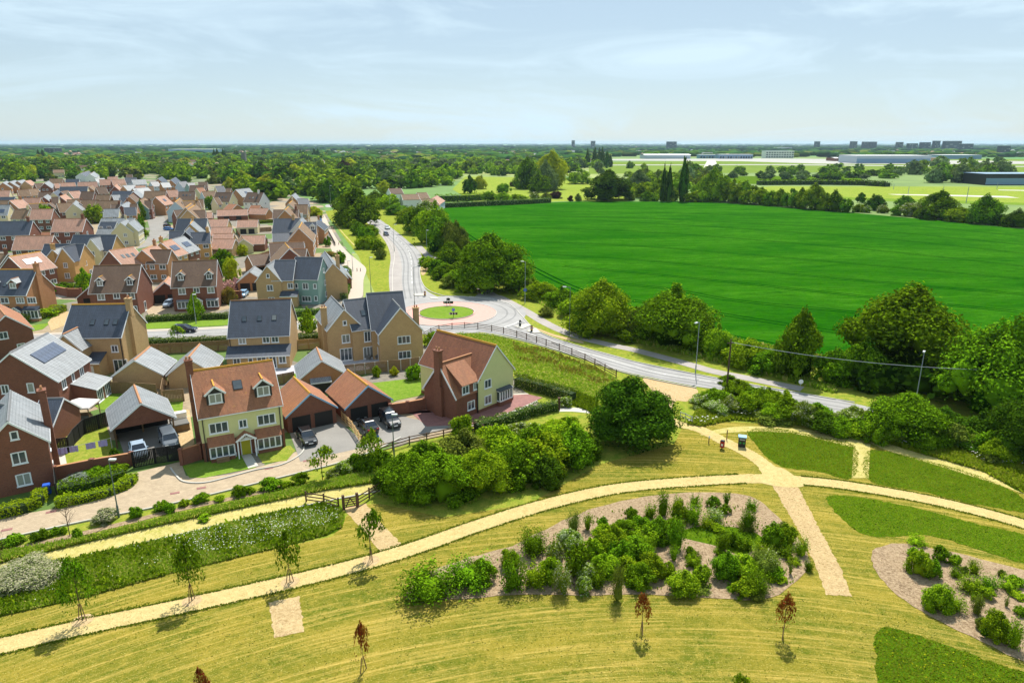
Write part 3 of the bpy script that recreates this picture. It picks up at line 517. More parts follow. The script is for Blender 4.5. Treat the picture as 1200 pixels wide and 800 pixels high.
        for i in range(5): t = math.pi*(i+.5)/5; f.bar((.0,-proj,h+.05),(.8*math.cos(t)*hw, -proj, h+.05+.75*math.sin(t)*rh),.05,.05)
        f.build('porch_frame', M['trim'], o); return s
    def garage(s, side, us, w=2.4, h=2.1, m='gdoor'):
        for u in us: s.door(side, u, w, h, m, 'garage_door')
        return s
    def pipe(s, side, u, top=None):
        T = s.fr(side, u, 0); b = MB(); b.box(-.05, .05, -.14, -.04, 0, top or s.E-.1); b.build('downpipe', M['btrim'], s.o, T); return s
def auto(h, fl=2, side='F', gabs='', dens=3.0):
    n = max(1, round(h.L/dens))
    for k in range(fl):
        for i in range(n):
            if side: h.win(side, ((i+.5)*h.L/n, .9+k*2.6, 1.1 if (i+k) % 2 else 1.5, 1.15))
    for g in gabs:
        for k in range(fl): h.win(g, (random.choice((-.8, 0, .9)), .9+k*2.6, 1.0, 1.15))
    return h
# ---------------------------------------------------------------- the front row and other large houses
def lrs(o): return Matrix.LocRotScale(o.location, o.rotation_euler, o.scale)
def merge(A, B):     # the parts of B become parts of A
    X = lrs(A.o).inverted() @ lrs(B.o)
    for c in list(B.o.children):
        ml = c.matrix_basis.copy(); c.parent = A.o; c.matrix_local = X @ ml
    bpy.data.objects.remove(B.o)
def base(h, z, mat, sides='FBLR', d=.03):
    L, f, k = h.L, h.df, h.db; b = MB(); b.box(-d, L+d, -f-d, k+d, 0, z); b.build('brick_base', M[mat], h.o); return h
H = House
h = H('detached_house', (222.4,434.4,319.4,421), 9.8, 4.2, 5.7, 'green', 'terra', 'pale green rendered house with lime yellow front door, two dormers and a terracotta roof', ridge='lichen')
base(h, 2.35, 'red'); h.stack('L', 0, 1.1, .5, 6.2, mat='red', top=11.0)
h.win('F', (1.9,3.3,1.9,1.25,3), (4.5,3.4,.8,1.0), (7.1,3.3,1.9,1.25,3)); h.bay('F', 1.95, 2.6, .7, 2.0, None, 4, .6, .95, 'red').bay('F', 7.1, 2.6, .7, 2.0, None, 4, .6, .95, 'red')
h.porch('F', 4.55, 1.9, 1.0, 2.3).door('F', 4.55, 1.0, 2.1, 'door'); h.dormer('F', 2.0, 6.5, 1.9, 1.4, 'btrim').dormer('F', 7.2, 6.5, 1.9, 1.4, 'btrim').sky('F', 4.6, 7.9, .9, 1.1); h.pipe('F', .3).pipe('F', h.L-.3).win('R', (-1.5,3.4,.8,1.1))
# red and green house beside the hedge
h = H('detached_house', (512,386,582,404), 8.9, 3.5, 4.9, 'green', 'rust', 'red brick and pale green house with a tall brick chimney beside the red paved drive', ridge='lichen')
L6 = h.L; base(h, .5, 'red'); h.win('R', (-1.7,3.2,1.2,1.2), (-1.7,.9,1.2,1.2)); h.bay('R', 1.35, 2.5, .6, 2.3, 'slate', 5, .8, .25, 'red'); h.pipe('F', L6-.1)
h.wing('F', L6-3.35, 6.2, 3.9, 3.4, 7.3, 'red', 'terra', 4, ridge='rterra')
T, wo, pr, hw = h.lw
g = MB(); g.poly([(hw+.02,-pr+1.0,0),(hw+.02,.3,0),(hw+.02,.3,4.75),(hw+.02,-pr+1.0,4.75)]); g.poly([(.4,-pr+1.0,3.4),(hw+.02,-pr+1.0,3.2),(hw+.02,-pr+1.0,4.75),(.4,-pr+1.0,6.75)]); g.poly([(.4,.3,3.4),(hw+.02,.3,3.2),(hw+.02,.3,4.75),(.4,.3,6.75)]); d6 = g.build('dormer', M['red'], h.o, T)
g = MB(); g.slab([(.3,-pr+.85,6.95),(hw+.35,-pr+.85,4.7),(hw+.35,.4,4.7),(.3,.4,6.95)], .12); g.build('dormer_roof', M['terra'], d6)
RW = Matrix.Rotation(math.pi/2, 4, 'Z')
for y_, z_, w_, hh in ((-pr+1.7, 3.4, 1.1, 1.1), (-.3, 3.5, .7, 1.0)): window(d6, Matrix.Translation((hw+.04, y_, z_)) @ RW, w_, hh)
window(wo, Matrix.Translation((hw+.0, -1.2, .9)) @ RW, 1.2, 1.2)
c = MB(); c.box(-.75,.75,-pr-.45,-pr+.0,0,4.2); c.box(-.5,.5,-pr-.44,-pr+.2,4.1,9.0); c.box(-.6,.6,-pr-.54,-pr+.3,9.001,9.2); k = c.build('chimney', M['red'], h.o, T)
for q in (-.25,.25): c = MB(); c.cyl((q,-pr-.12,9.2),(q,-pr-.12,9.6),.13,.1); c.build('chimney_pot', M['rterra'], k)
# buff house with twin gables
h = H('detached_house', (429,343.5,472,340.8), 10.5, 4.6, 5.5, 'buff', 'slate', 'buff brick house with two rear gables, slate roof and a patio table behind', ridge='rgrey')
h2 = H('x', (402,351.6,430,348.6), 9.7, 4.0, 5.6, 'buff', 'slate', 'x', ridge='rgrey', world=None); h2.sky('F', 2.6, 7.6, .7, 1.0).win('F', (2.5,3.1,1.0,1.8)); h2.win('F', (2.5,.2,1.6,2.0,3)); merge(h, h2)
h3 = H('x', (469,360,455,345), 9.4, 3.55, 5.4, 'buff', 'slate', 'x', ridge='rgrey', near=True); h3.win('L', (.4,3.2,2.0,1.3,3), (.4,.6,2.0,1.3,3)).win('B', (h3.L-1.5,3.2,1.2,1.5)); h3.stack('F', 3, 1, .4) if 0 else None; h3.chimney(3.0, -3.2, .8, .9, 8.3); h3.door('B', h3.L-3, 1.0, 2.1); merge(h, h3)
h4 = H('x', (403,361.8,388,346.5), 9.0, 2.8, 5.9, 'buff', 'lslate', 'x', ridge='rgrey', near=True); h4.win('L', (0,3.2,1.2,1.4), (0,6.2,.5,.8,1), (.2,.15,2.5,2.1,4)); h4.chimney(2.2, 2.9, .8, .9, 8.9); merge(h, h4)
# navy roofed pair by the estate road
h = H('detached_house', (270,352,341,349.5), 10.0, 4.8, 5.2, 'buff', 'slate', 'buff brick house with a broad slate roof, three skylights and a full width lean-to', ridge='rbrown')
h.sky('F', 2.3, 7.4, .65, .9).sky('F', 4.7, 7.4, .65, .9).sky('F', 7.0, 7.4, .65, .9); h.win('F', (2.1,3.8,1.0,1.15), (5.8,3.8,1.0,1.15), (7.2,3.8,1.0,1.15)); h.pipe('F', .2).pipe('F', h.L-.2).stack('R', 1.0, 1.3, .4, top=9.0) if 0 else h.pipe('F', .2)
h.leanto('F', h.L/2, h.L+.2, 2.2, 2.35, 3.5, wins=((-3.3,.9,1.0,1.1),(-1.2,.9,.6,1.1,1),(.5,.15,1.3,2.0,2),(2.2,.15,1.0,2.0,2),(3.7,.9,1.0,1.1)))
h = H('detached_house', (84,356.5,153,355.5), 10.3, 4.3, 6.2, 'buff', 'slate', 'buff brick house with a tall side chimney, slate roof and small rear gable', ridge='lichen')
h.sky('F', h.L*.45, 7.9, .6, .9).sky('F', h.L*.69, 7.9, .6, .9).sky('F', h.L*.84, 7.9, .6, .9); h.stack('R', -.6, 1.5, .5, 8.5, top=11.2, mat='buff')
h.wing('F', 1.9, 4.4, 2.8, 4.9, 7.3, None, 'lslate', 3, ridge='rterra').wwin((0,3.0,1.1,1.2)); h.leanto('F', 5.0, 2.4, 2.6, 2.6, 3.6, door=-.2); h.leanto('F', .8, 3.0, 3.8, 2.3, 3.0); h.win('F', (7.6,3.5,.9,1.1), (8.1,.15,2.0,2.1,3)); h.pipe('F', h.L-.2)
# solar panel house on the left
h = H('detached_house', (11,413,56,389.5), 9.0, 4.9, 5.0, 'red', 'lslate', 'red brick house with grey tiles and one dark block of solar panels', ridge='rgrey')
h.solar('F', h.L*.52, 7.35, 7, 1, .85, 2.0, .03); h.win('L', (1.6,3.4,.7,1.3,1), (-1.5,3.4,.8,1.2)); h.win('F', (1.6,3.2,1.0,1.4), (4.2,3.3,.6,1.3,1), (6.8,3.2,1.0,1.4)); h.leanto('F', 5.8, 5.0, 3.0, 2.3, 3.3, wins=((-1.4,.15,1.6,1.9,3),(1.1,.15,1.6,1.9,3)))
# bottom left
h = H('detached_house', (8.5,493.5,12.0,457), 8.1, 2.9, 5.4, 'red', 'lslate', 'red brick house with grey tiles at the left edge, gable end to the street', ridge='rgrey')
h.win('L', (.3,6.0,.55,.9,1), (.3,3.3,1.15,1.3), (.3,.85,1.15,1.3)); h.chimney(4.6, -3.1, 1.0, .7, 9.3); h.win('F', (2.0,3.4,.8,1.1), (2.0,.9,.8,1.1))
h2 = H('x', (-16,470,6,474), 7.6, 2.8, 5.2, 'cream', 'slate', 'x', ridge='rgrey'); merge(h, h2)
h = H('garage', (47,466.5,74.5,466), 4.9, 2.9, 2.6, 'red', 'slate', 'small slate roofed brick garage behind the left edge house', 'garage', ridge='rgrey')
h = H('detached_house', (6,369,-8,352), 7.6, 3.3, 4.8, 'red', 'terra', 'red brick house with an orange tiled roof cut off by the left edge', ridge='rterra'); h.win('L', (1.3,1.2,1.0,1.2), (-.8,3.6,1.1,1.2))
# three-storey row north of the estate road
h = H('detached_house', (110,311,165.5,309.5), 10.1, 4.9, 5.3, 'red', 'brown', 'red brick house with brown roof and two dormers, left of the double garage', ridge='rbrown')
h.dormer('F', 2.0, 6.3, 1.5, 1.3, 'btrim', ridge='lichen').dormer('F', 7.8, 6.3, 1.5, 1.3, 'btrim', ridge='lichen').win('F', (2.2,3.6,1.3,1.4), (5.2,3.8,1.1,1.2), (8.0,3.6,1.3,1.4), (2.2,.8,1.6,1.3,3), (8.0,.8,1.6,1.3,3)).door('F', 5.2).win('R', (-1,.2,1.0,2.0,1)); 
h = H('detached_house', (202,306,254.5,304), 10.2, 4.9, 5.5, 'red', 'brown', 'red brick house with brown roof and two dormers, right of the double garage', ridge='rbrown')
h.dormer('F', 1.9, 6.5, 1.5, 1.3, 'btrim', ridge='lichen').dormer('F', 7.6, 6.5, 1.5, 1.3, 'btrim', ridge='lichen').win('F', (2.0,3.7,1.3,1.3), (4.9,3.9,1.1,1.1), (7.8,3.7,1.3,1.3)).bay('F', 2.0, 2.3, .5, 2.2, 'lslate', 3, .7, .3).bay('F', 7.9, 2.3, .5, 2.2, 'lslate', 3, .7, .3).porch('F', 5.0).door('F', 5.0)
h = H('detached_house', (-14,315.5,43,315.2), 9.9, 4.6, 5.6, 'orange', 'slate', 'orange brick house with navy slate roof, dormers and a wide chimney gable', ridge='lichen')
h.dormer('F', h.L*.27, 6.5, 1.7, 1.3, 'red', 'lslate', 'rterra').dormer('F', h.L*.7, 6.5, 1.7, 1.3, 'red', 'lslate', 'rterra').sky('F', h.L*.49, 7.2, .6, .9).win('F', (2.2,3.7,1.5,1.2,3), (5.2,3.7,1.5,1.2), (8.3,3.7,1.5,1.2,3), (10.6,3.7,1.6,1.2,3)).bay('F', 10.4, 2.9, .8, 2.4, None, 4).bay('F', 4.2, 2.9, .8, 2.4, None, 4).porch('F', 7.6, 2.0, 1.2).door('F', 7.6); h.stack('R', 0, 1.7, .4, 9.0, top=11.0, mat='orange')
h = H('detached_house', (346,301,378.5,301.5), 10.1, 4.1, 6.0, 'teal', 'slate', 'blue green weatherboarded house with a steep slate roof behind the clipped hedge', ridge='rgrey')
h.win('F', (1.3,3.7,.6,1.1,1), (3.4,3.5,1.2,1.4), (5.6,3.7,.6,1.1,1), (1.3,.9,.6,1.1,1), (3.4,.7,2.0,1.2,3), (5.6,.9,.6,1.1,1)).win('R', (0,6.6,.6,1.0,1), (0.3,3.6,.7,1.2,1), (.5,.9,.7,1.2,1))
h2 = H('x', (322,304.5,346.5,304.2), 9.7, 4.0, 6.0, 'buff', 'slate', 'x', ridge='rgrey'); h2.win('F', (3.8,3.9,1.1,1.2)).leanto('F', 3.6, 3.6, 1.6, 2.6, 3.4); merge(h, h2)
h3 = H('x', (312.5,311,322,304.5), 9.2, 2.7, 5.9, 'buff', 'lslate', 'x', ridge='rgrey'); h3.win('L', (0,6.4,.6,.9,1), (.2,3.5,1.2,1.3), (.3,.7,1.2,1.3)); merge(h, h3)
h = H('detached_house', (390,308,380.5,294), 8.6, 3.0, 5.2, 'buff', 'lslate', 'buff house with pale grey roof and tall chimney right of the blue green house', ridge='rgrey'); h.chimney(.9, -1.2, .8, .8, 10.0); h.win('F', (2,.9,1,1.2), (5,3.4,1,1.2))
H('garage', (400.5,316,394,306), 4.9, 2.2, 2.7, 'red', 'lslate', 'small red brick garage with blue grey roof beside the pale shared path', 'garage')
# garages of the front blocks
h = H('garage', (363.7,460.5,344,441), 4.8, 3.1, 2.45, 'red', 'terra', 'terracotta roofed double garage next to the pale green house', 'garage', ridge='lichen', trim='lead'); h.garage('L', (-1.4,1.45), 2.35, 2.0)
h = H('garage', (431.3,451.3,407,432.5), 4.7, 3.1, 2.3, 'red', 'terra', 'terracotta roofed double garage with two dark cars parked outside', 'garage', ridge='lichen', trim='lead'); h.garage('L', (-1.4,1.45), 2.35, 1.95)
H('garage', (157,421.5,175.4,405.6), 4.7, 3.4, 2.4, 'buff', 'lslate', 'grey tiled buff garage at the back of the house with the tall side chimney', 'garage', ridge='rterra')
H('garage', (220,419,234,402.5), 4.7, 3.1, 2.4, 'buff', 'lslate', 'grey tiled buff garage just behind the pale green house chimney', 'garage', ridge='rterra')
h = H('garage', (377,422,371,406.6), 4.8, 3.3, 2.4, 'orange', 'lslate', 'grey tiled brick garage with a small awning over its back wall', 'garage', ridge='rterra'); h.leanto('L', -.4, 2.7, 1.0, 1.9, 2.2, 'btrim', 'lslate', 'awning')
h = H('garage', (192.5,330.5,197.5,323.8), 4.9, 3.0, 2.4, 'red', 'pink', 'double garage with pink tiled roof between the two dormered brick houses', 'garage'); h.garage('L', (-1.4,1.4), 2.3, 2.0)
h = H('garage', (104,336,112,329), 4.6, 2.7, 2.4, 'red', 'pink', 'brick garage half hidden left of the dormered brick house', 'garage'); h.garage('L', (0,), 3.0, 2.0)
h = H('garage', (292.5,318,298,311.5), 4.9, 3.1, 2.5, 'orange', 'lslate', 'grey roofed double garage left of the blue green house', 'garage', ridge='rgrey'); h.garage('L', (-1.4,1.4), 2.3, 2.0)
# open carport
h = H('carport', (165,472,157,450.5), 5.2, 3.3, 2.75, None, 'lslate', 'grey tiled open carport sheltering two parked vehicles', 'carport', ridge='rterra')
b = MB(); b.poly([(0,-3.3,2.6),(0,3.3,2.6),(0,0,5.05)]); b.poly([(.25,-3.3,2.6),(.25,3.3,2.6),(.25,0,5.05)]); b.box(0.002,.248,-3.3,3.3,2.45,2.6); b.build('gable_wall', M['red'], h.o); b = MB(); b.box(h.L-.2,h.L,-3.2,3.2,0,2.7); b.poly([(h.L,-3.3,2.7),(h.L,3.3,2.7),(h.L,0,5.05)]); b.build('back_wall', M['btimber'], h.o); b = MB(); b.box(h.L*.3,h.L-.21,3.08,3.2,0,2.0); b.build('darkening_side_screen', M['btimber'], h.o); b = MB(); b.box(h.L*.66,h.L*.66+.1,-3.0,3.0,0,1.9); b.build('inner_screen', M['btimber'], h.o)  # side screen is added, black boards to darken the carport inside
for x in (.15, h.L*.5): 
    for y in (-3.15, 0 if x > 1 else 3.15, 3.15):
        if x > 1 or y: b = MB(); b.box(x-.09,x+.09,y-.09,y+.09,0,2.6); b.build('post', M['timber'], h.o)
# ---------------------------------------------------------------- the estate behind, ridge by ridge
WN = dict(red='red brick', orange='orange brick', yellow='yellow brick', buff='buff brick', cream='cream', white='white rendered', blue='pale blue', teal='grey green', black='dark clad')
RN = dict(slate='dark slate', lslate='pale grey tiled', pink='pink tiled', brown='brown tiled', tan='sandy brown tiled', terra='terracotta tiled')
EST = []
def E_(x1,y1,x2,y2,wall,roof,R=8.6,hd=3.8,E=5.0,ex=None,ridge=None,nm=None,label=None,**k): EST.append((x1,y1,x2,y2,wall,roof,R,hd,E,ex,ridge,nm,label,k))
E_(-12,259.6,38.5,258.7,'red','slate',9.4,4.2,5.3); E_(18,276.5,63,275.5,'red','pink',8.5,3.8,5); 
E_(10,300.5,47,294.5,'red','pink',8.7,4.3,5.0,ex='s4',ridge='lichen'); E_(-6,297,9,297.5,'red','tan',6,3,3.5)
E_(52,285.8,99,285.6,'yellow','slate',9.2,3.6,5.4,ex='wr'); E_(61,292,86,286.5,'yellow','lslate',8.6,3.6,5.0,ex='s4c'); E_(86,275,136.5,275,'yellow','slate',9.2,3.7,5.2,ex='wl')
E_(118,262,139,262,'orange','lslate',4.8,3,2.5,nm='garage'); E_(115,268,137,268,'orange','lslate',4.8,3,2.5,nm='garage'); E_(141,260.3,148,256.5,'cream','lslate',8.6,3.4,5.2); E_(150,260.5,157,256.8,'cream','lslate',8.4,2.6,5.4)
E_(127.5,293.5,156.5,289,'red','pink',8.9,4.6,4.9,ex='k3'); E_(166,292.5,183,286.5,'orange','pink',8.6,3.6,5); E_(176,292.3,201,292.3,'orange','brown',8.2,3,5.2); 
E_(188,283.8,201,280.3,'yellow','pink',8.6,4.2,4.8,ex='s2c'); E_(202,280,215.5,276.3,'red','lslate',8.6,4.2,4.8,ex='s2'); E_(217,271,222,266,'black','slate',8.8,3.2,5.2); E_(198,270.8,216,270.2,'buff','slate',7.6,3,4.6); E_(223,272.4,246,271.5,'yellow','slate',8.2,3,5.2)
E_(208,256.3,224,256.2,'white','slate',9,3.6,5.2); E_(226,256.3,243,256,'white','slate',9,3.6,5.2); E_(222.5,262,226,258,'yellow','lslate',9,3.4,5.3,ridge='lichen')
E_(205,236.5,211,232,'blue','tan',9.2,3.8,5.2,ridge='lichen'); E_(203,246.5,219,245.5,'red','brown',7.8,3.2,5); E_(219.5,245.6,229,239.5,'buff','tan',9,3.8,5,ridge='lichen'); E_(217,243,224,238,'buff','tan',9.2,3.8,5,ridge='lichen'); E_(224,246.5,241,246,'red','brown',8,3.4,5)
E_(213,235.5,233,234.5,'yellow','tan',8.6,3.6,5,ridge='lichen'); E_(230,233.6,238.5,233.4,'cream','tan',8.4,3.4,5)
for q in ((244,257,268,256.7),(246,266.5,272.5,266),(250,280,276,280),(250,273.8,274,273.4)): E_(*q,'buff','pink',5.2,3.6,2.7,nm='garage')
E_(254,246,290,245,'red','pink',4.9,3.3,2.5,nm='garage'); E_(294.5,243.8,315,244.2,'orange','pink',4.9,3.3,2.5,nm='garage'); E_(278,258,302.5,257.5,'cream','pink',5.2,3.3,2.8,nm='garage'); E_(282,276,311,275.3,'red','pink',5.0,3.4,2.6,nm='garage'); E_(290,299,317,296.5,'orange','brown',5.0,3.8,2.7,nm='garage'); E_(285,280,283,276,'cream','tan',4.9,2.8,2.7,nm='garage'); E_(241,249.2,249,249,'red','pink',4.6,3,2.6,nm='garage')
E_(253,225.3,272.5,225.5,'cream','brown',9.6,4.2,5.2,ex='k3'); E_(236,224.6,252,223.8,'blue','tan',9,4,5.0); E_(209,224.8,229,224.5,'cream','brown',9,4,5,ex='k3'); E_(222,217.3,240,217.1,'red','brown',9,4,5); E_(276,222,292,220.3,'orange','lslate',9.4,4,5.2,ex='s1'); E_(290,225.4,309,225.8,'white','brown',9.8,4.6,5.2,ex='k3c'); E_(268,239,278,239.5,'orange','terra',5,4,2.6,nm='garage'); E_(294,240.6,306,240.8,'orange','terra',5,3.4,2.6,nm='garage')
E_(252,218.2,262,217.8,'cream','slate',9,3.6,5); E_(232,213.4,243,213.2,'red','brown',8.6,3.8,5); E_(265,220.5,271,220.5,'orange','tan',8.6,3.5,5); E_(250,231.2,256,230.8,'cream','tan',8.4,3,5)
E_(342,229,346,226,'orange','lslate',9.2,3.6,5.2); E_(348,233,361,232.5,'orange','slate',8.6,3.8,5); E_(338.5,238.3,343,234.5,'cream','tan',9.2,3.6,5.2,ridge='lichen'); E_(345,239.8,361,239.6,'buff','tan',8.8,4,5); E_(333.5,246,338,241.8,'orange','tan',9.2,3.8,5.2,ridge='lichen'); E_(320,246,350,245.5,'red','brown',8.0,4,4.8)
E_(321,256.3,353,256,'buff','slate',9.2,4.6,5.0,ex='c'); E_(319,273.3,343,272.5,'buff','slate',5.0,3.3,2.7,nm='garage'); E_(351,257.5,354,254,'white','lslate',9.4,3.9,5); E_(350,267,354,260,'orange','tan',9.6,3.9,5.4,ridge='lichen'); E_(356,260.3,371,260,'orange','slate',8.6,3.8,5,ex='d'); E_(369,261,374,257,'orange','slate',7.6,3.0,5)
E_(315,284.8,356,283,'red','brown',8.4,4.2,5,ridge='rterra'); E_(343,291.5,359.5,291.3,'red','brown',7.8,3.6,4.8,ridge='rterra'); E_(339,291,334,284.5,'red','tan',9.0,4.2,5.0,ridge='lichen',ex='w1'); E_(353,256.5,361,256.2,'red','tan',8,3.5,5)
# middle and far rows on the left
E_(-8,240.3,12,240,'cream','lslate',9,4,5,ex='s2'); E_(17,245,35,245,'cream','tan',8.6,3.6,5); E_(37,245,63,244.6,'red','pink',8.8,4,5); E_(33,239,56,237.5,'red','brown',8.5,3.6,5,ridge='lichen'); E_(57,238.4,60,237,'red','brown',8.5,3.2,5)
E_(66,238.4,85,237.5,'red','tan',8.6,3.8,5); E_(85.5,238.6,89,234.5,'cream','lslate',8.8,3.6,5.2); E_(64,256.3,101,255.8,'red','pink',9.2,4.4,5.2,ridge='rterra'); E_(95,234.5,117,234.2,'cream','tan',9,4,5); E_(113,235,142,235,'blue','tan',8.8,4,5); E_(93,237.5,96,236,'red','brown',8,3,5)
E_(100,248.5,116,248,'orange','terra',5,3.2,2.7,nm='garage'); E_(122,245,140,244.6,'cream','lslate',7.6,3.4,4.6); E_(142,240.3,150,235.8,'red','lslate',8.8,3.8,5.0); E_(145,243.3,159,242.8,'orange','slate',7.8,3.2,4.8); E_(152,239,161,238.8,'orange','brown',8.6,3.4,5.2); E_(130,239.5,141,239.2,'red','brown',7.6,3,5)
E_(162,235.2,170,231.8,'teal','tan',9,3.6,5.4); E_(169,235.2,178,235,'red','brown',8.6,3.2,5.2); E_(182,230.8,193,229,'orange','pink',9.2,4,5.2,ex='s1'); E_(119,255.8,158,255.6,'cream','lslate',7.0,3.6,4.2); E_(118,260,137,260,'cream','slate',6,3,3.4)
E_(0,231,18,230.8,'buff','slate',8.6,3.8,5); E_(28,231.8,48,231.6,'orange','pink',8.8,3.8,5); E_(-8,235,11,234.8,'red','tan',8.6,3.6,5); E_(11,235,26,233.3,'orange','pink',8.6,3.6,5); E_(51,230.5,56,227.5,'red','lslate',8.6,3.4,5); E_(60,231,69,230.8,'cream','brown',8.4,3.4,5); E_(70,230,77,227.5,'red','pink',8.6,3.4,5); E_(78,234,96,233.5,'brown' if 0 else 'red','tan',8.4,3.6,5)
E_(-4,223.3,12,223,'cream','pink',8.8,4,5); E_(20,222.5,34,222,'orange','tan',8.6,3.8,5); E_(30,221.8,44,221,'buff','tan',8.6,3.8,5); E_(45,225.3,62,225,'red','brown',8.6,3.6,5); E_(62,225.5,68,222.5,'cream','slate',8.6,3.4,5); E_(71,224.5,80,223.2,'red','brown',8.6,3.4,5); E_(80,224.5,93,223.7,'cream','pink',8.6,3.8,5); E_(95,224.6,111,224.5,'red','brown',9,3.8,5); E_(113,228.3,130,228.2,'buff','tan',8.6,3.6,5); E_(131,228.4,140,228,'red','lslate',8.6,3.6,5); E_(141,228.6,150,228.4,'orange','slate',8.4,3.6,5); E_(151,229.8,156,227,'orange','brown',8.4,3.2,5)
E_(3,214,8,211.8,'orange','lslate',8.4,4.4,4.6); E_(11,213,18,211,'orange','lslate',8.4,4.4,4.6); E_(20,212,28,210.3,'orange','lslate',8.4,4.4,4.6); E_(29,212,36,211,'buff','pink',8.4,3.6,5); E_(40,215,50,214.6,'red','brown',8.4,3.6,5); E_(52,214.5,57,211.8,'red','lslate',8.6,3.6,5); E_(58,209.5,74,209.3,'red','tan',8.4,3.6,5); E_(63,215,69,214.8,'orange','pink',8,3.4,5); E_(70,214.3,88,213.8,'red','pink',8.6,3.6,5); E_(70,219,103,218.5,'cream','slate',8.8,3.6,5); E_(91,213.4,114,213,'red','pink',8.6,3.6,5); E_(104,218.5,108,217,'orange','tan',8.4,3.4,5); E_(112,219.5,124,219,'red','brown',8.8,3.6,5)
E_(77,210,93,209.8,'blue','slate',8.4,3.4,5); E_(111,209,122,208.6,'white','lslate',8.2,3.4,5); E_(126,207.3,138,207.1,'cream','pink',8.2,3.6,5); E_(116,210.3,130,210,'red','pink',9,3.8,5); E_(130,210.5,146,210,'red','pink',9,3.8,5); E_(134,218,137,215.8,'red','pink',8.8,3.4,5); E_(139,216,147,215.4,'buff','tan',8.4,3.4,5); E_(144,217.5,158,216.4,'buff','lslate',8.8,3.6,5); E_(132,224,155,223.8,'blue','slate',8.6,3.8,5); E_(156,224.5,160,222,'red','lslate',8.6,3.4,5); E_(155,221,173,219.5,'orange','lslate',8.8,4,5); E_(158,218,170,217.5,'red','pink',8.4,3.4,5); E_(172,218.3,180,218.1,'buff','lichen' if 0 else 'tan',8.4,3.4,5); E_(169,224,195,223.7,'red','tan',8.8,3.8,5); E_(195,223,208,222.5,'orange','pink',8.6,3.6,5)
E_(146,208.3,160,208,'blue','slate',8.6,3.6,5); E_(154,210.5,170,210,'blue','lslate',8.6,3.8,5); E_(148,204.5,155,204.4,'red','brown',8.4,3.6,5); E_(176,213,185,212.6,'blue','slate',8.2,3.4,5); E_(185,209.3,190,206.8,'orange','slate',8.8,3.6,5); E_(188,214,198,213.6,'orange','lslate',8.2,3.4,5); E_(200,210.8,206,207.6,'orange','slate',8.8,3.6,5); E_(209,213,218,212.4,'blue','slate',8.8,3.6,5); E_(219,214.4,227,214,'teal','slate',8.4,3.4,5); E_(230,220.5,238,220,'cream','terra',8.2,3.4,5)
E_(33,290,58,289.6,'red','tan',5,3,2.6,nm='garage'); E_(44,272,60,271.7,'red','terra',4.6,2.8,2.5,nm='garage')
rows = {}
for i, q in enumerate(EST): rows.setdefault(int((q[1]+q[3])/2//11), []).append(i)
ORD = 'first second third fourth fifth sixth seventh eighth ninth tenth eleventh twelfth thirteenth fourteenth fifteenth sixteenth seventeenth eighteenth nineteenth twentieth'.split()
ry = sorted(rows)
for ri, y in enumerate(ry):
    ids = sorted(rows[y], key=lambda i: EST[i][0]); seen = {}
    for i in ids:
        x1,y1,x2,y2,wall,roof,R,hd,E,ex,ridge,nm,label,k = EST[i]; ns = abs(y1-y2) > .12*abs(x1-x2)+.5; kind = nm or 'house'
        nrow = len(ry)-ri; key = (wall, roof, kind); seen[key] = seen.get(key, 0)+1; zone = 'above the bend' if 0 else ''
        oq = ORD[min(seen[key]-1, 19)]
        lab = label or f"{WN[wall]} {kind}, {RN[roof]} roof, {oq} such from left, {ORD[nrow-1]} row of estate"
        small = (y1+y2)/2 < 232
        h = H('garage' if nm else 'estate_house', (x1,y1,x2,y2), R, hd, E, wall, roof, lab, kind, 'garages in the estate' if nm else 'houses packed in the estate behind', ridge=ridge or {'slate':'rgrey','lslate':'rgrey','pink':'rterra','terra':'rterra','brown':'rbrown','tan':'rbrown'}[roof], near=not small, ov=.25)
        if not nm:
            if ns: auto(h, 2, 'F', 'L')
            else: auto(h, 2, 'F', 'R' if x1 < 500 else '')
            if ex:
                if 's4' in ex: h.solar('F', h.L*.5, 7.0, 4, 1, 1.0, 1.7)
                if 's2' in ex: h.solar('F', h.L*.5, 6.6, 3, 1, 1.1, 1.8)
                if 's1' in ex: h.solar('F', h.L*.5, 7.2, 2, 1, 1.1, 1.6)
                if 'k3' in ex: [h.sky('F', h.L*t, 7.2, .7, 1.1) for t in (.3,.5,.72)]
                if 'c' in ex: h.chimney(.3 if ns else h.L*.72, 0 if ns else -.3, .9, .7)
                if 'wr' in ex: h.wing('F', h.L-2.2, 4.6, 2.4, 5.6, 9.1, None, None, 3).wwin((0,3.8,.9,1.3),(0,1,1.2,1.4))
                if 'wl' in ex: h.wing('F', h.L*.64, 4.2, 1.6, 5.6, 8.8, 'cream', 'lslate', 3).wwin((0,3.8,.9,1.3))
                if 'd' in ex: h.dormer('F', h.L*.7, 6.2, 1.8, 1.3, 'white')
        elif not ns and (i % 2): h.garage('F', (h.L*.3, h.L*.7), 2.3, 2.0)
        if not nm and i % 3 == 0 and not ex and not small: h.chimney(h.L*.9, 0, .8, .6)
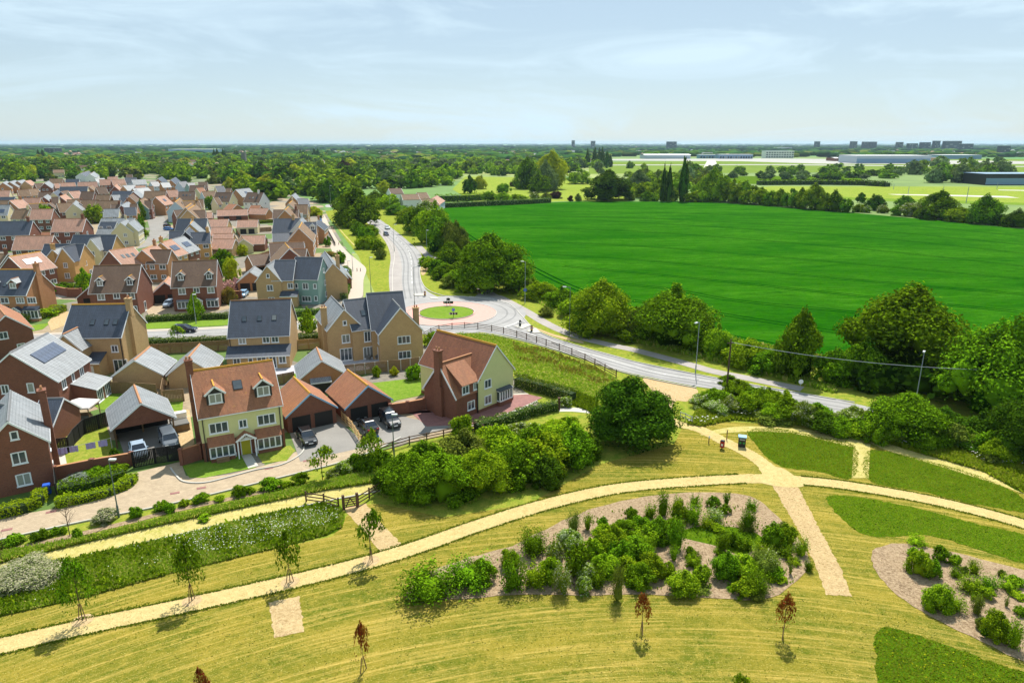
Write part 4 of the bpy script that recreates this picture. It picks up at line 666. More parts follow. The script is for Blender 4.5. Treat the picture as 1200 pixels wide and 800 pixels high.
# ---------------------------------------------------------------- fences, walls, gates
def path_pts(px, step, world=False):
    w = [tuple(p) for p in px] if world else [G(*p) for p in px]; o = [Vector(w[0])]
    for a, b_ in zip(w[:-1], w[1:]):
        a = Vector(a); b_ = Vector(b_); d = (b_-a).length; n = max(1, round(d/step))
        for i in range(1, n+1): o.append(a.lerp(b_, i/n))
    return o
def rail_fence(px, mat, label, h=1.2, step=2.4, rails=(.35,.72,1.08), pw=.12, curve=False, cat='fence', group=None, name='post_and_rail_fence', world=False):
    w = smooth([G(*p) for p in px], False, 8) if curve else ([tuple(p) for p in px] if world else [G(*p) for p in px])
    if curve:   # resample
        q = [Vector(w[0])]; acc = 0
        for a, b_ in zip(w[:-1], w[1:]):
            L_ = (Vector(b_)-Vector(a)).length; acc += L_
            if acc >= step: q.append(Vector(b_)); acc = 0
        pts = q
    else: pts = path_pts(w, step, True)
    e = empty(name, pts[0].x, pts[0].y, label=label, cat=cat, group=group); o0 = pts[0]
    pm = boxmesh('post', (-pw/2, pw/2, -pw/2, pw/2, 0, h), M[mat]); rm = boxmesh('rail', (0, 1, -.025, .025, -.055, .055), M[mat])
    for i, p in enumerate(pts):
        d = (pts[min(i+1, len(pts)-1)]-pts[max(i-1, 0)]).normalized(); link('post', pm, e, Matrix.Translation((p.x-o0.x, p.y-o0.y, 0)) @ Matrix.Rotation(math.atan2(d.y, d.x), 4, 'Z'))
    for a, b_ in zip(pts[:-1], pts[1:]):
        d = b_-a; n = Vector((d.y, -d.x)).normalized()*(pw/2+.03)
        for z in rails: link('rail', rm, e, Matrix.LocRotScale(Vector((a.x-o0.x+n.x, a.y-o0.y+n.y, z)), Matrix.Rotation(math.atan2(d.y, d.x), 3, 'Z'), Vector((d.length+.02, 1, 1))))
    return e
def panel_fence(px, mat, label, h=1.8, step=1.83, name='panel_fence', cat='fence', world=False, posts=True, group=None):
    pts = path_pts(px, step, world); e = empty(name, pts[0].x, pts[0].y, label=label, cat=cat, group=group); o0 = pts[0]
    pm = boxmesh('post', (-.06, .06, -.06, .06, 0, h+.06), M['slab' if posts == 'c' else mat]); b = MB()
    for i in range(13): b.box(i/13+.004, (i+1)/13-.004, -.012+(i % 2)*.012, .012+(i % 2)*.012, .05, 1)
    b.box(0, 1, -.03, .03, .0, .05); b.box(0, 1, -.035, .035, 1.001, 1.03); k = ('pf', mat)
    if k not in BOXM: BOXM[k] = b.mesh('panel', M[mat])
    for p in pts: link('post', pm, e, Matrix.Translation((p.x-o0.x, p.y-o0.y, 0)))
    for a, b_ in zip(pts[:-1], pts[1:]):
        d = b_-a; u = d.normalized(); link('panel', BOXM[k], e, Matrix.LocRotScale(Vector((a.x-o0.x+u.x*.06, a.y-o0.y+u.y*.06, .0)), Matrix.Rotation(math.atan2(d.y, d.x), 3, 'Z'), Vector((d.length-.12, 1, h))))
    return e
def brick_wall(px, label, h=1.8, mat='red', cat='wall', name='garden_wall', w=.24, piers=True, group=None):
    pts = [Vector(G(*p)) for p in px]; e = empty(name, pts[0].x, pts[0].y, label=label, cat=cat, group=group); o0 = pts[0]
    for a, b_ in zip(pts[:-1], pts[1:]):
        d = b_-a; T = Matrix.Translation((a.x-o0.x, a.y-o0.y, 0)) @ Matrix.Rotation(math.atan2(d.y, d.x), 4, 'Z'); L_ = d.length
        b = MB(); b.box(.1, L_-.1, -w/2, w/2, 0, h); b.build('brickwork', M[mat], e, T); b = MB(); b.box(.0, L_, -w/2-.04, w/2+.04, h+.002, h+.08); b.build('coping', M['rterra'], e, T)
    for p in pts: b = MB(); b.box(-.19, .19, -.19, .19, 0, h+.1); b.box(-.23, .23, -.23, .23, h+.102, h+.17); b.build('pier', M[mat], e, Matrix.Translation((p.x-o0.x, p.y-o0.y, 0)))
    return e
rail_fence([(497,396),(512,388.5),(536,384.8),(560,385.5),(595,392),(640,405),(680,420),(722,442)], 'dtimber', 'dark brown post and rail fence curving between roundabout and scrub bank', 1.25, 2.5, curve=True)
rail_fence([(440,533),(480,521),(520,513),(556,505),(563,502)], 'dtimber', 'brown post and rail fence along the front of the red paved drive', 1.15, 2.3)
rail_fence([(563,502),(570,512),(576,508)], 'dtimber', 'short corner of brown rail fence ending by the drive hedge', 1.15, 1.2)
rail_fence([(401,492),(413,504),(424,521)], 'ltimber', 'new pale timber rail fence dividing the two double driveways', 1.3, 1.5, (.3,.65,1.0,1.25))
rail_fence([(424,521),(429,516),(431,509)], 'btimber', 'short black slatted screen at the end of the pale rail fence', 1.2, .8, (.2,.4,.6,.8,1.0,1.15))
rail_fence([(359,588),(380,591),(397,596)], 'dtimber', 'grey brown rail fence left of the wooden field gate', 1.25, 1.9); rail_fence([(420,592),(433,584),(449,574)], 'dtimber', 'grey brown rail fence right of the wooden field gate', 1.25, 1.9)
a = Vector(G(403,597)); c_ = Vector(G(419,594)); g = empty('field_gate', a.x, a.y, math.atan2((c_-a).y, (c_-a).x), label='wooden five bar field gate between the bark path and old track', cat='gate'); Lg = (c_-a).length
for x in (-.0, Lg): b = MB(); b.box(x-.13, x+.13, -.13, .13, 0, 1.6); b.build('gate_post', M['dtimber'], g)
for z in (.25,.5,.75,1.0,1.2): b = MB(); b.box(.16, Lg-.16, -.03, .03, z-.05, z+.05); b.build('rail', M['dtimber'], g)
for p, q in (((.2,-.05,.25),(Lg*.5,-.05,1.2)), ((Lg-.2,-.05,.25),(Lg*.5,-.05,1.2))): b = MB(); b.bar(p, q, .04, .1); b.build('brace', M['dtimber'], g)
rail_fence([(797,491),(803,493),(811,497)], 'steel', 'low galvanised rail barrier beside the park path end', 1.1, 2.0, (.5,1.0), .07, cat='barrier', name='rail_barrier')
brick_wall([(214,545),(236,538)], 'low red brick wall joining the black gate and the green house', 1.9); brick_wall([(66,562),(110,553),(156,545)], 'long red brick garden wall behind the shrubs and lamp post', 1.5)
panel_fence([(157,548),(183,543),(212,539)], 'btimber', 'black boarded driveway gates in front of the carport', 1.9, 1.6, 'driveway_gate', 'gate')
panel_fence([(58,533),(82,530),(88,520),(100,508),(132,497)], 'btimber', 'black stained fence around the dry garden lawn', 1.9); panel_fence([(68,585),(66,566),(60,540)], 'btimber', 'black stained fence behind the left edge house', 1.8)
panel_fence([(108,462),(140,461),(184,464)], 'timber', 'weathered board fence behind the open carport', 1.8); panel_fence([(190,470),(192,458),(197,446)], 'timber', 'narrow board fence running back beside the grey garages', 1.8); panel_fence([(193,472),(216,470)], 'timber', 'short board fence left of the pale green house', 1.8)
panel_fence([(404,441),(440,437),(470,434),(492,431)], 'timber', 'brown board fence with concrete posts below the twin gabled buff house', 1.8, posts='c'); panel_fence([(320,452),(345,447)], 'timber', 'short board fence behind the terracotta garage', 1.6)
brick_wall([(458,487),(478,484),(498,480)], 'low red brick wall between the double garage and the brick chimney house', 1.6)
panel_fence([(172,416),(200,414),(240,412),(272,410)], 'timber', 'board fence behind the estate road hedge', 1.8); panel_fence([(346,410),(378,408)], 'ltimber', 'light timber gates between the two large buff houses', 1.8, 1.9)
brick_wall([(66,345),(80,348),(96,348)], 'brick garden wall next to the wide chimney gable', 2.0); brick_wall([(262,350),(283,350)], 'brick wall left of the grey roofed double garage', 1.8)
brick_wall([(226,346),(250,345)], 'x') if 0 else None
for k, p in enumerate([[(244,302),(262,300),(276,298)],[(276,298),(283,296)],[(302,262),(320,261)],[(302,272),(318,271)],[(303,286),(314,285)],[(277,272),(282,280)],[(316,300),(304,304)]]): panel_fence(p, 'timber', ['brown garden fence left of the brown garage roofs','short garden fence above the pink rhododendron','garden fence right of the cream walled garage','garden fence beside the narrow hedge strip','garden fence by the low red walled garage','garden fence left of the red walled garage','garden fence behind the double garage'][k], 1.7)
# railings by the shared path
rail_fence([(381,265),(386,275),(393,288)], 'btimber', 'dark railings along the ramp by the shared path', 1.3, 1.2, (.2,.5,.8,1.15), .1, name='railing', cat='railing')
# ---------------------------------------------------------------- street lamps, pole, wires
def lamp(x, y, h, label, arm=0, mat='steel', rz=0, group='street lamps', top='lampglass', band=False):
    X, Y = G(x, y); e = empty('street_lamp', X, Y, rz, label=label, cat='street lamp', group=group)
    b = MB(); b.cyl((0,0,0),(0,0,1.3),.1,.1,10); b.cyl((0,0,1.3),(0,0,h),.065,.04,10); b.build('pole', M[mat], e)
    if arm: b = MB(); b.cyl((0,0,h-.05),(arm,0,h+.1),.035,.03,8); b.build('arm', M[mat], e)
    b = MB(); b.box(arm-.15, arm+.5, -.13, .13, h+.04, h+.16); b.box(arm-.1, arm+.44, -.1, .1, h-.01, h+.039); b.build('lamp_head', M[top], e)
    return e
lamp(139.5, 606, 6.1, 'lamp post beside the grey leaved shrub at the street verge', .2, 'dsteel', 0)
lamp(462, 535, 5.2, 'short lamp post in front of the parked dark off-roader', .1, 'dsteel')
lamp(815, 437, 8.3, 'tall steel lamp post between main road and field oaks', .7, rz=-2.4); lamp(667, 394, 9.4, 'grey green lamp post behind the verge right of the roundabout', .9, 'dsteel', 3.0); lamp(1071, 482, 8.6, 'tall pale lamp post under the largest roadside tree', .5, rz=-2.2)
lamp(486, 360, 9.0, 'lamp post between buff house chimney and roundabout', .4, 'dsteel'); e = lamp(615.3, 355, 9.5, 'lamp post carrying a round blue cycle sign', .5, 'steel', 3.0)
b = MB(); b.cyl((0,-.08,3.0),(0,-.12,3.0),.38,.38,16); b.build('sign_disc', M['plastic_blu'], e)
lamp(388, 243, 12, 'distant multi-head lamp post at the road bend', .6, 'steel'); lamp(462, 295, 9, 'lamp post on the left verge of the main road bend', .7, 'dsteel', -.1); lamp(500.5, 299, 8, 'lamp post by the red earth strip and roadside bushes', .2); lamp(435, 343, 8.6, 'thin lamp post on the grass behind the buff house', .3, 'dsteel'); lamp(413.6, 318, 5.2, 'short lamp post on the pale shared path', .2); lamp(409, 330, 5.5, 'lamp post near the red brick garage at the shared path', .2, 'dsteel'); lamp(230, 379.5, 6.0, 'lamp post on the grass verge left of the dark estate car', .2); lamp(457.5, 250, 8, 'lamp post among trees right of the main road', .3); lamp(471.5, 254, 8, 'farther lamp post among the roadside trees', .3)
X, Y = G(851, 461); pole = empty('telegraph_pole', X, Y, label='dark wooden telegraph pole standing in the scrub beside the road', cat='telegraph pole'); b = MB(); b.cyl((0,0,0),(0,0,8.2),.15,.1,10); b.build('pole', M['bark'], pole); b = MB(); b.box(-.5,.5,-.05,.05,7.6,7.72); b.build('crossarm', M['bark'], pole)
A = Vector((X, Y, 7.8)); X2, Y2 = G(1196, 500); B2 = Vector((X2, Y2, 7.6)); pole2 = copy_tree(pole); pole2.location = (X2, Y2, 0); pole2['label'] = 'second telegraph pole half hidden among trees at the right edge'
b = MB(); P = [A.lerp(B2, t/24)-Vector((0,0,1.0*4*(t/24)*(1-t/24))) for t in range(25)]
for p, q in zip(P[:-1], P[1:]): b.bar(p, q, .05, .05)
tag(b.build('overhead_wire', M['steel']), 'overhead wire sagging past the large roadside trees', 'wire')
# ---------------------------------------------------------------- signs, bollards, bins, bench-like small things
def traffic_bollard(x, y, m, lab):
    X, Y = G(x, y); e = empty('traffic_bollard', X, Y, label=lab, cat='bollard', group='bollards at the roundabout'); b = MB(); b.box(-.2,.2,-.12,.12,.16,.5); b.build('base', M['plastic_blk'], e); b = MB(); b.box(-.24,.24,-.14,.14,.5,1.15); b.build('shell', M[m], e); b = MB(); b.cyl((0,-.142,.85),(0,-.16,.85),.15,.15,12); b.build('sign_disc', M['plastic_blu'] if m == 'plastic_yel' else M['plastic_wht'], e)
    b = MB(); b.box(-.2,.2,-.12,.12,1.151,1.32); b.build('cap', M['plastic_blk'], e)
traffic_bollard(498, 347.5, 'plastic_yel', 'yellow bollard on the splitter island left of the roundabout'); traffic_bollard(623, 389, 'plastic_yel', 'yellow bollard right of the roundabout, nearer the camera'); traffic_bollard(609.5, 382.5, 'plastic_blk', 'black bollard on the splitter island right of the roundabout')
def rsign(x, y, lab, blue):
    X, Y = G(x, y); e = empty('roundabout_sign', X, Y, label=lab, cat='road sign'); b = MB()
    for q in (-.35,.35) if not blue else (0,): b.cyl((q,0,.2),(q,0,2.0 if not blue else 2.3),.05,.05,8)
    b.build('post', M['plastic_blk'], e); b = MB(); b.box(-1.1,1.1,-.07,-.03,.75,1.3) if not blue else b.box(-.85,.85,-.07,-.03,.9,1.35); b.build('chevron_board', M['plastic_blk'], e)
    c = MB()
    for i in range(3):
        x0 = -.8+i*.55
        for s_ in (-1,1): c.bar((x0+.12,-.08,1.03 if not blue else 1.12),(x0-.05,-.08,(1.03 if not blue else 1.12)+s_*.2),.02,.1)
    c.build('chevron', M['plastic_wht'], e); b = MB(); b.cyl((0,-.04,1.75 if not blue else 1.95),(0,-.08,1.75 if not blue else 1.95),.34,.34,20); b.build('sign_disc', M['plastic_blu' if blue else 'plastic_blk'], e)
    if blue:
        c = MB()
        for k in range(3):
            t = k*2.094+.5
            for j in range(4): a0 = t+j*.35; a1 = t+(j+1)*.35; c.bar((.2*math.cos(a0),-.09,1.95+.2*math.sin(a0)),(.2*math.cos(a1),-.09,1.95+.2*math.sin(a1)),.02,.05)
        c.build('arrow_ring', M['plastic_wht'], e)
rsign(525.5, 359.5, 'black chevron sign at the far side of the roundabout island', False); rsign(531.5, 373.5, 'blue roundabout arrow sign with chevron board on the near side', True)
def bin_(x, y, lab, kind):
    X, Y = G(x, y); e = empty('litter_bin', X, Y, -.5 if kind == 'red' else -.3, label=lab, cat='litter bin')
    if kind == 'red': b = MB(); b.box(-.24,.24,-.2,.2,.25,1.05); b.build('body', M['plastic_red'], e); b = MB(); b.cyl((0,0,0),(0,0,.25),.07,.07); b.build('post', M['plastic_blk'], e); b = MB(); b.hexa([(-.26,-.22,1.05),(.26,-.22,1.05),(.26,.22,1.05),(-.26,.22,1.05),(-.2,-.16,1.16),(.2,-.16,1.16),(.2,.16,1.16),(-.2,.16,1.16)]); b.build('lid', M['plastic_blk'], e); b = MB(); b.box(-.12,.12,-.215,-.201,.5,.75); b.build('sticker', M['plastic_wht'], e)
    else:
        b = MB(); b.box(-.42,.42,-.35,.35,.05,1.25); b.build('body', M['plastic_blk'], e); b = MB(); b.box(-.47,.47,-.4,.4,1.25,1.38); b.build('lid', M['lead'], e); b = MB(); b.box(-.3,.3,-.37,-.351,.95,1.12); b.build('slot', M['steel'], e)
        for q in (-.2,.2):
            b = MB()
            for k in range(6): t = k*1.047; b.bar((q,-.365,.62),(q+.13*math.cos(t),-.365,.62+.13*math.sin(t)),.02,.07)
            b.build('emblem', M['plastic_grn'], e)
bin_(846, 526, 'small red dog waste bin on the near side of the path', 'red'); bin_(869, 523, 'black litter bin with green emblems beyond the path', 'blk')
X, Y = G(830.5, 519); e = empty('marker_post', X, Y, label='small pale topped marker post left of the red bin', cat='marker post'); b = MB(); b.box(-.05,.05,-.05,.05,0,.9); b.build('post', M['timber'], e); b = MB(); b.box(-.1,.1,-.07,-.051,.7,.98); b.build('plate', M['plastic_wht'], e)
X, Y = G(851.5, 515); e = empty('marker_post', X, Y, label='thin upright post behind the path near the black bin', cat='marker post'); b = MB(); b.box(-.05,.05,-.05,.05,0,1.3); b.build('post', M['timber'], e)
X, Y = G(655, 480); e = empty('gate_post', X, Y, label='square brown timber post at the end of the flowering hedge', cat='post'); b = MB(); b.box(-.15,.15,-.15,.15,0,1.7); b.box(-.18,.18,-.18,.18,1.701,1.78); b.build('post', M['dtimber'], e)
X, Y = G(443, 521); e = empty('info_sign', X, Y, label='small blue and white sign on a post beside the short lamp', cat='sign'); b = MB(); b.box(-.04,.04,-.04,.04,0,1.2); b.build('post', M['plastic_blk'], e); b = MB(); b.box(-.2,.2,-.06,-.041,.8,1.25); b.build('sign_plate', M['plastic_blu'], e)
X, Y = G(397, 261); e = empty('estate_sign', X, Y, .3, label='white and magenta board on the grass bank by the shared path', cat='sign'); b = MB(); [b.box(q-.06,q+.06,-.05,.05,0,1.6) for q in (-.9,.9)]; b.build('post', M['timber'], e); b = MB(); b.box(-1.3,.1,-.12,-.05,1.0,2.5); b.build('white_panel', M['plastic_wht'], e); b = MB(); b.box(.102,1.3,-.12,-.05,1.0,2.5); b.build('magenta_panel', M['plastic_mag'], e)
X, Y = G(937, 459); e = empty('road_sign', X, Y, label='small white road sign on the far verge beneath the conical tree', cat='road sign'); b = MB(); b.cyl((0,0,0),(0,0,1.9),.04,.04); b.build('post', M['steel'], e); b = MB(); b.cyl((0,-.05,1.6),(0,-.08,1.6),.35,.35,16); b.build('sign_disc', M['plastic_wht'], e)
for k, (x, y) in enumerate([(376,254),(379,255),(389,268),(391,269),(397,287),(401,287),(418.5,318),(422.5,318)]):
    X, Y = G(x, y); e = empty('path_bollard', X, Y, label='short dark bollard on the pale shared path, one of a pair', cat='bollard', group='paired bollards on the shared path'); b = MB(); b.cyl((0,0,0),(0,0,.95),.1,.09,8); b.build('post', M['dtimber'], e)
for k, (x, y) in enumerate([(182,575),(205,584),(30,606),(57,590),(6,620)]): pass
def cover(x, y, lab):
    X, Y = G(x, y); b = MB(); b.box(-.45,.45,-.22,.22,0,.02); o = b.build('drain_cover', M['redpaving']); o.location = (X, Y, .05); o.rotation_euler = (0,0,.45); tag(o, lab, 'drain cover')
cover(205,578,'brown drain cover in the paving below the black gates'); cover(315,549,'drain cover in the street in front of the pale green house'); cover(360,540,'drain cover at the driveway mouth'); cover(236,536 if 0 else 572,'drain cover near the kerb of the green house garden'); cover(60,600,'drain cover in front of the yellow green box hedge'); cover(8,621,'drain cover at the left end of the street')
# garden things
X, Y = G(436, 419); e = empty('patio_table', X, Y, label='round patio table on the pale patio behind the twin gabled house', cat='table'); b = MB(); b.cyl((0,0,.7),(0,0,.76),.85,.85,20); b.build('tabletop', M['plastic_grn'] if 0 else M['rattan'], e); b = MB(); b.cyl((0,0,0),(0,0,.7),.25,.18,10); b.build('leg', M['rattan'], e)
for k in range(6):
    t = k*1.047+.3; c = empty('patio_chair', X+1.35*math.cos(t), Y+1.35*math.sin(t), t+math.pi/2, label='grey woven patio chair drawn up to the round table', cat='chair', group='chairs round the patio table')
    b = MB(); b.box(-.3,.3,-.3,.3,.36,.48); b.build('seat', M['rattan'], c); b = MB(); b.box(-.3,.3,-.36,-.28,.48,.95); [b.box(s_*.3-.04,s_*.3+.04,-.28,.28,.48,.68) for s_ in (-1,1)]; b.build('backrest', M['rattan'], c)
    for sx in (-.25,.25):
        for sy in (-.25,.25): b = MB(); b.box(sx-.03,sx+.03,sy-.03,sy+.03,0,.36); b.build('leg', M['rattan'], c)
X, Y = G(97, 491); e = empty('garden_gazebo', X, Y, .1, label='cream fabric gazebo in the garden behind the black fence', cat='gazebo')
for sx in (-1.6,1.6):
    for sy in (-1.4,1.4): b = MB(); b.box(sx-.05,sx+.05,sy-.05,sy+.05,0,2.2); b.build('post', M['timber'], e)
b = MB()
for a, c in (((-1.8,-1.6),(1.8,-1.6)),((1.8,-1.6),(1.8,1.6)),((1.8,1.6),(-1.8,1.6)),((-1.8,1.6),(-1.8,-1.6))): b.poly([(*a,2.15),(*c,2.15),(0,0,3.0)]); b.poly([(*a,1.95),(*c,1.95),(*c,2.15),(*a,2.15)])
b.build('canopy', M['canvas'], e)
X, Y = G(97, 492); e = empty('outdoor_sofa', X-.2, Y, .2, label='low brown outdoor sofa under the cream gazebo', cat='sofa'); b = MB(); b.box(-1.1,1.1,-.4,.4,.1,.42); b.build('seat', M['rattan'], e); b = MB(); b.box(-1.1,1.1,.4,.55,.1,.85); b.box(-1.25,-1.1,-.4,.55,.1,.6); b.box(1.1,1.25,-.4,.55,.1,.6); b.build('backrest', M['timber'], e)
pa = Vector(G(57,549)); pb = Vector(G(133,534)); e = empty('washing_line', pa.x, pa.y, label='washing line strung across the dry garden lawn', cat='washing line')
d = pb-pa
for t in (0,1): b = MB(); b.cyl((d.x*t,d.y*t,0),(d.x*t,d.y*t,2.3),.04,.04); b.build('post', M['steel'], e)
b = MB(); b.bar((0,0,2.25),(d.x*.5,d.y*.5,2.1),.03,.03); b.bar((d.x*.5,d.y*.5,2.1),(d.x,d.y,2.25),.03,.03); b.build('line', M['steel'], e)
for k, (t, w_, lab) in enumerate(((.1,1.0,'first'),(.25,.9,'second'),(.42,.85,'third'),(.68,.95,'fourth'),(.87,.9,'last'))):
    q = pa+d*t; b = MB(); n_ = 6
    for i in range(n_):
        x0 = -w_/2+w_*i/n_; x1 = x0+w_/n_; y0 = .05*math.sin(i*2.1); y1 = .05*math.sin((i+1)*2.1); b.hexa([(x0,y0-.01,-.7-.04*(i%2)),(x1,y1-.01,-.7-.04*((i+1)%2)),(x1,y1+.01,-.7-.04*((i+1)%2)),(x0,y0+.01,-.7-.04*(i%2)),(x0,y0-.01,0),(x1,y1-.01,0),(x1,y1+.01,0),(x0,y0+.01,0)])
    o = b.build('hung_towel', M['cloth']); o.location = (q.x, q.y, 2.13); o.rotation_euler = (0,0,math.atan2(d.y,d.x)); tag(o, f'pale lilac cloth, {lab} from the house along the washing line', 'towel')
def boxy(name, x, y, rz, dims, m, lab, cat, top=None, z=0.06):
    X, Y = G(x, y); e = empty(name, X, Y, rz, z, lab, cat); w_, d_, h_ = dims; b = MB(); b.box(-w_/2,w_/2,-d_/2,d_/2,0,h_); b.box(-w_/2-.04,w_/2+.04,-d_/2-.04,d_/2+.04,.02,.1); b.build('body', M[m], e); b = MB(); b.hexa([(-w_/2-.06,-d_/2-.06,h_+.001),(w_/2+.06,-d_/2-.06,h_+.001),(w_/2+.06,d_/2+.06,h_+.001),(-w_/2-.06,d_/2+.06,h_+.001),(-w_/2,-d_/2,h_+.12),(w_/2,-d_/2,h_+.12),(w_/2,d_/2,h_+.12),(-w_/2,d_/2,h_+.12)]); b.build('lid', M[top or m], e)
boxy('hot_tub', 212, 503, .6, (1.9,1.8,.85), 'timber', 'brown box-shaped tub with grey cover in the side yard', 'hot tub', 'rattan'); boxy('garden_table', 211, 490, .6, (1.6,.8,.72), 'plastic_wht', 'white garden table stacked with things in the side yard', 'table', 'plastic_wht'); boxy('storage_box', 56, 578, .5, (.6,.6,.9), 'plastic_blu', 'blue recycling box at the foot of the left edge house', 'box'); boxy('bench', 262, 541, .49, (1.3,.45,.42), 'timber', 'low wooden bench under the left bay window of the green house', 'bench')
for x, y, lab in ((275.5,535,'white round planter left of the lime door'),(302,531,'white round planter right of the lime door')):
    X, Y = G(x, y); e = empty('planter', X, Y, 0, .06, lab, 'planter'); b = MB(); b.cyl((0,0,0),(0,0,.5),.2,.28,12); b.build('pot', M['plastic_wht'], e)
# distant church
# ---------------------------------------------------------------- cars
def carpaint(name, c, r=.25): 
    t = NT(name); n = t.noise(t.coord(), 2); return t.princ(t.mix(n, s2l(c), s2l(tuple(min(255,x*1.1+2) for x in c))), r, **{'Coat Weight': .6, 'Specular IOR Level': .6})
PAINT = dict(black=carpaint('black_car_paint', (14,16,20)), navy=carpaint('navy_car_paint', (24,32,56)), silver=carpaint('silver_car_paint', (150,168,186), .3), white=carpaint('white_car_paint', (220,224,226), .3), blue=carpaint('blue_car_paint', (50,110,180), .3), grey=carpaint('grey_car_paint', (84,92,100), .3), pale=carpaint('pale_blue_car_paint', (140,180,210), .3))
CARM = {}
def car(x, y, ang, col, lab, kind='hatch', s=1.0, group=None, plate='plastic_wht'):
    X, Y = G(x, y); e = empty('parked_car' if 'park' in lab or 'drive' in lab or 'garage' in lab or 'carport' in lab else 'car', X, Y, math.radians(ang), .06, lab, 'van' if kind == 'van' else 'car', group)
    key = (col, kind)
    if key not in CARM:
        hi = {'hatch':1.46,'saloon':1.42,'suv':1.72,'van':1.9,'estate':1.48}[kind]; L_ = {'hatch':4.1,'saloon':4.6,'suv':4.5,'van':4.8,'estate':4.6}[kind]; w = .9 if kind != 'van' else .95; k = hi/1.46
        xs = [-.5,-.47,-.36,-.2,0,.2,.36,.46,.5]; zb = [.45,.32,.22,.2,.2,.2,.22,.3,.42]; zt = {'van':[.95,1.05,1.1,1.1,1.1,1.08,1.0,.85,.65]}.get(kind, [.82,.95,.99,1.0,.98,.95,.88,.78,.6]); wd = [.82,.93,.98,1,1,1,.98,.9,.72]
        b = MB(); sec = []
        for i, t in enumerate(xs):
            W2 = w*wd[i]; X_ = t*L_; z0, z1 = zb[i]*k, zt[i]*k
            sec.append([(X_,-W2*.9,z0),(X_,-W2,z0+(z1-z0)*.45),(X_,-W2*.95,z1-.06),(X_,-W2*.8,z1),(X_,W2*.8,z1),(X_,W2*.95,z1-.06),(X_,W2,z0+(z1-z0)*.45),(X_,W2*.9,z0)])
        for A_, B_ in zip(sec[:-1], sec[1:]):
            for j in range(8): b.poly([A_[j], B_[j], B_[(j+1)%8], A_[(j+1)%8]][::-1])
        b.poly(sec[0][::-1]); b.poly(sec[-1]); body = b.mesh('body', PAINT[col])
        rx = {'hatch':(-.46,-.36,.06,.24),'saloon':(-.36,-.2,.06,.22),'suv':(-.48,-.42,.06,.22),'van':(-.495,-.47,.2,.36),'estate':(-.47,-.4,.04,.22)}[kind]; zt_ = .97*k; c = MB(); w1, w2 = w*.86, w*.7
        Bq = [(rx[0]*L_,-w1,zt_-.04),(rx[3]*L_,-w1,zt_-.07),(rx[3]*L_,w1,zt_-.07),(rx[0]*L_,w1,zt_-.04)]; Tq = [(rx[1]*L_,-w2,hi-.05),(rx[2]*L_,-w2,hi-.05),(rx[2]*L_,w2,hi-.05),(rx[1]*L_,w2,hi-.05)]; c.hexa(Bq+Tq); glass = c.mesh('windows', M['carglass'])
        r = MB(); r.hexa([(rx[1]*L_-.05,-w2-.03,hi-.049),(rx[2]*L_+.05,-w2-.03,hi-.049),(rx[2]*L_+.05,w2+.03,hi-.049),(rx[1]*L_-.05,w2+.03,hi-.049),(rx[1]*L_+.1,-w2+.12,hi+.01),(rx[2]*L_-.1,-w2+.12,hi+.01),(rx[2]*L_-.1,w2-.12,hi+.01),(rx[1]*L_+.1,w2-.12,hi+.01)])
        for q in (-1,1):
            for i_ in (0,1): r.bar((Bq[0][0] if i_ == 0 else Bq[1][0], q*w1, zt_-.04),(Tq[0][0] if i_ == 0 else Tq[1][0], q*w2, hi-.03),.07,.08)
            mxx = (rx[1]+rx[2])/2*L_; r.bar((mxx,q*(w1+.0),zt_-.04),(mxx,q*(w2+.01),hi-.04),.06,.03)
            if kind == 'suv': r.bar((rx[1]*L_+.1,q*w2,hi+.05),(rx[2]*L_-.2,q*w2,hi+.05),.05,.05)
        roof = r.mesh('roof', PAINT[col]); wh = MB(); wh.cyl((0,-.1,0),(0,.1,0),.33,.33,16); wheel = wh.mesh('wheel', M['rubber']); rm = MB(); rm.cyl((0,-.115,0),(0,.115,0),.21,.21,12); rim = rm.mesh('rim', M['chrome'])
        CARM[key] = (body, glass, roof, wheel, rim, L_, w, k, hi)
    body, glass, roof, wheel, rim, L_, w, k, hi = CARM[key]; link('body', body, e); link('windows', glass, e); link('roof', roof, e)
    for sx in (-.31,.31):
        for sy in (-1,1): o = link('wheel', wheel, e, Matrix.Translation((sx*L_, sy*(w-.08), .33))); link('rim', rim, o)
    for sy in (-1,1):
        hm = boxmesh('headlight', (L_*.475,L_*.49,-.17,.17,.66*k,.8*k), M['lampglass']); link('headlight', hm, e, Matrix.Translation((0, sy*.5*w/.9, -.05)) )
        tm = boxmesh('taillight', (-L_*.502,-L_*.485,-.14,.14,.72*k,.9*k), M['plastic_red']); link('taillight', tm, e, Matrix.Translation((0, sy*.58, 0)))
        mm = boxmesh('mirror', (L_*.15,L_*.15+.12,-.1,.1,1.0*k,1.12*k), PAINT[col]); link('wing_mirror', mm, e, Matrix.Translation((0, sy*(w+.02), -.05)))
    pm = boxmesh('number_plate', (L_*.5,L_*.505,-.26,.26,.42*k,.54*k), M['plastic_wht']); link('number_plate', pm, e); pm = boxmesh('number_plate', (-L_*.506,-L_*.5,-.26,.26,.55*k,.67*k), M['plastic_yel']); link('number_plate', pm, e)
    g_ = boxmesh('grille', (L_*.497,L_*.502,-.45,.45,.56*k,.64*k), M['plastic_blk']); link('grille', g_, e)
    return e
car(360,517,-60,'black','black hatchback parked nose out at the left double garage'); car(431,503,120,'black','black saloon on the driveway with its yellow rear plate showing','saloon'); car(457,497,-60,'black','black off-roader with roof rails on the right hand driveway','suv')
car(163,532,-56,'silver','pale blue grey saloon parked under the open carport','saloon'); car(199,522,-56,'grey','tall grey blue van parked on the right in the carport','van'); car(217,389,0,'navy','dark blue estate car driving along the estate road','estate')
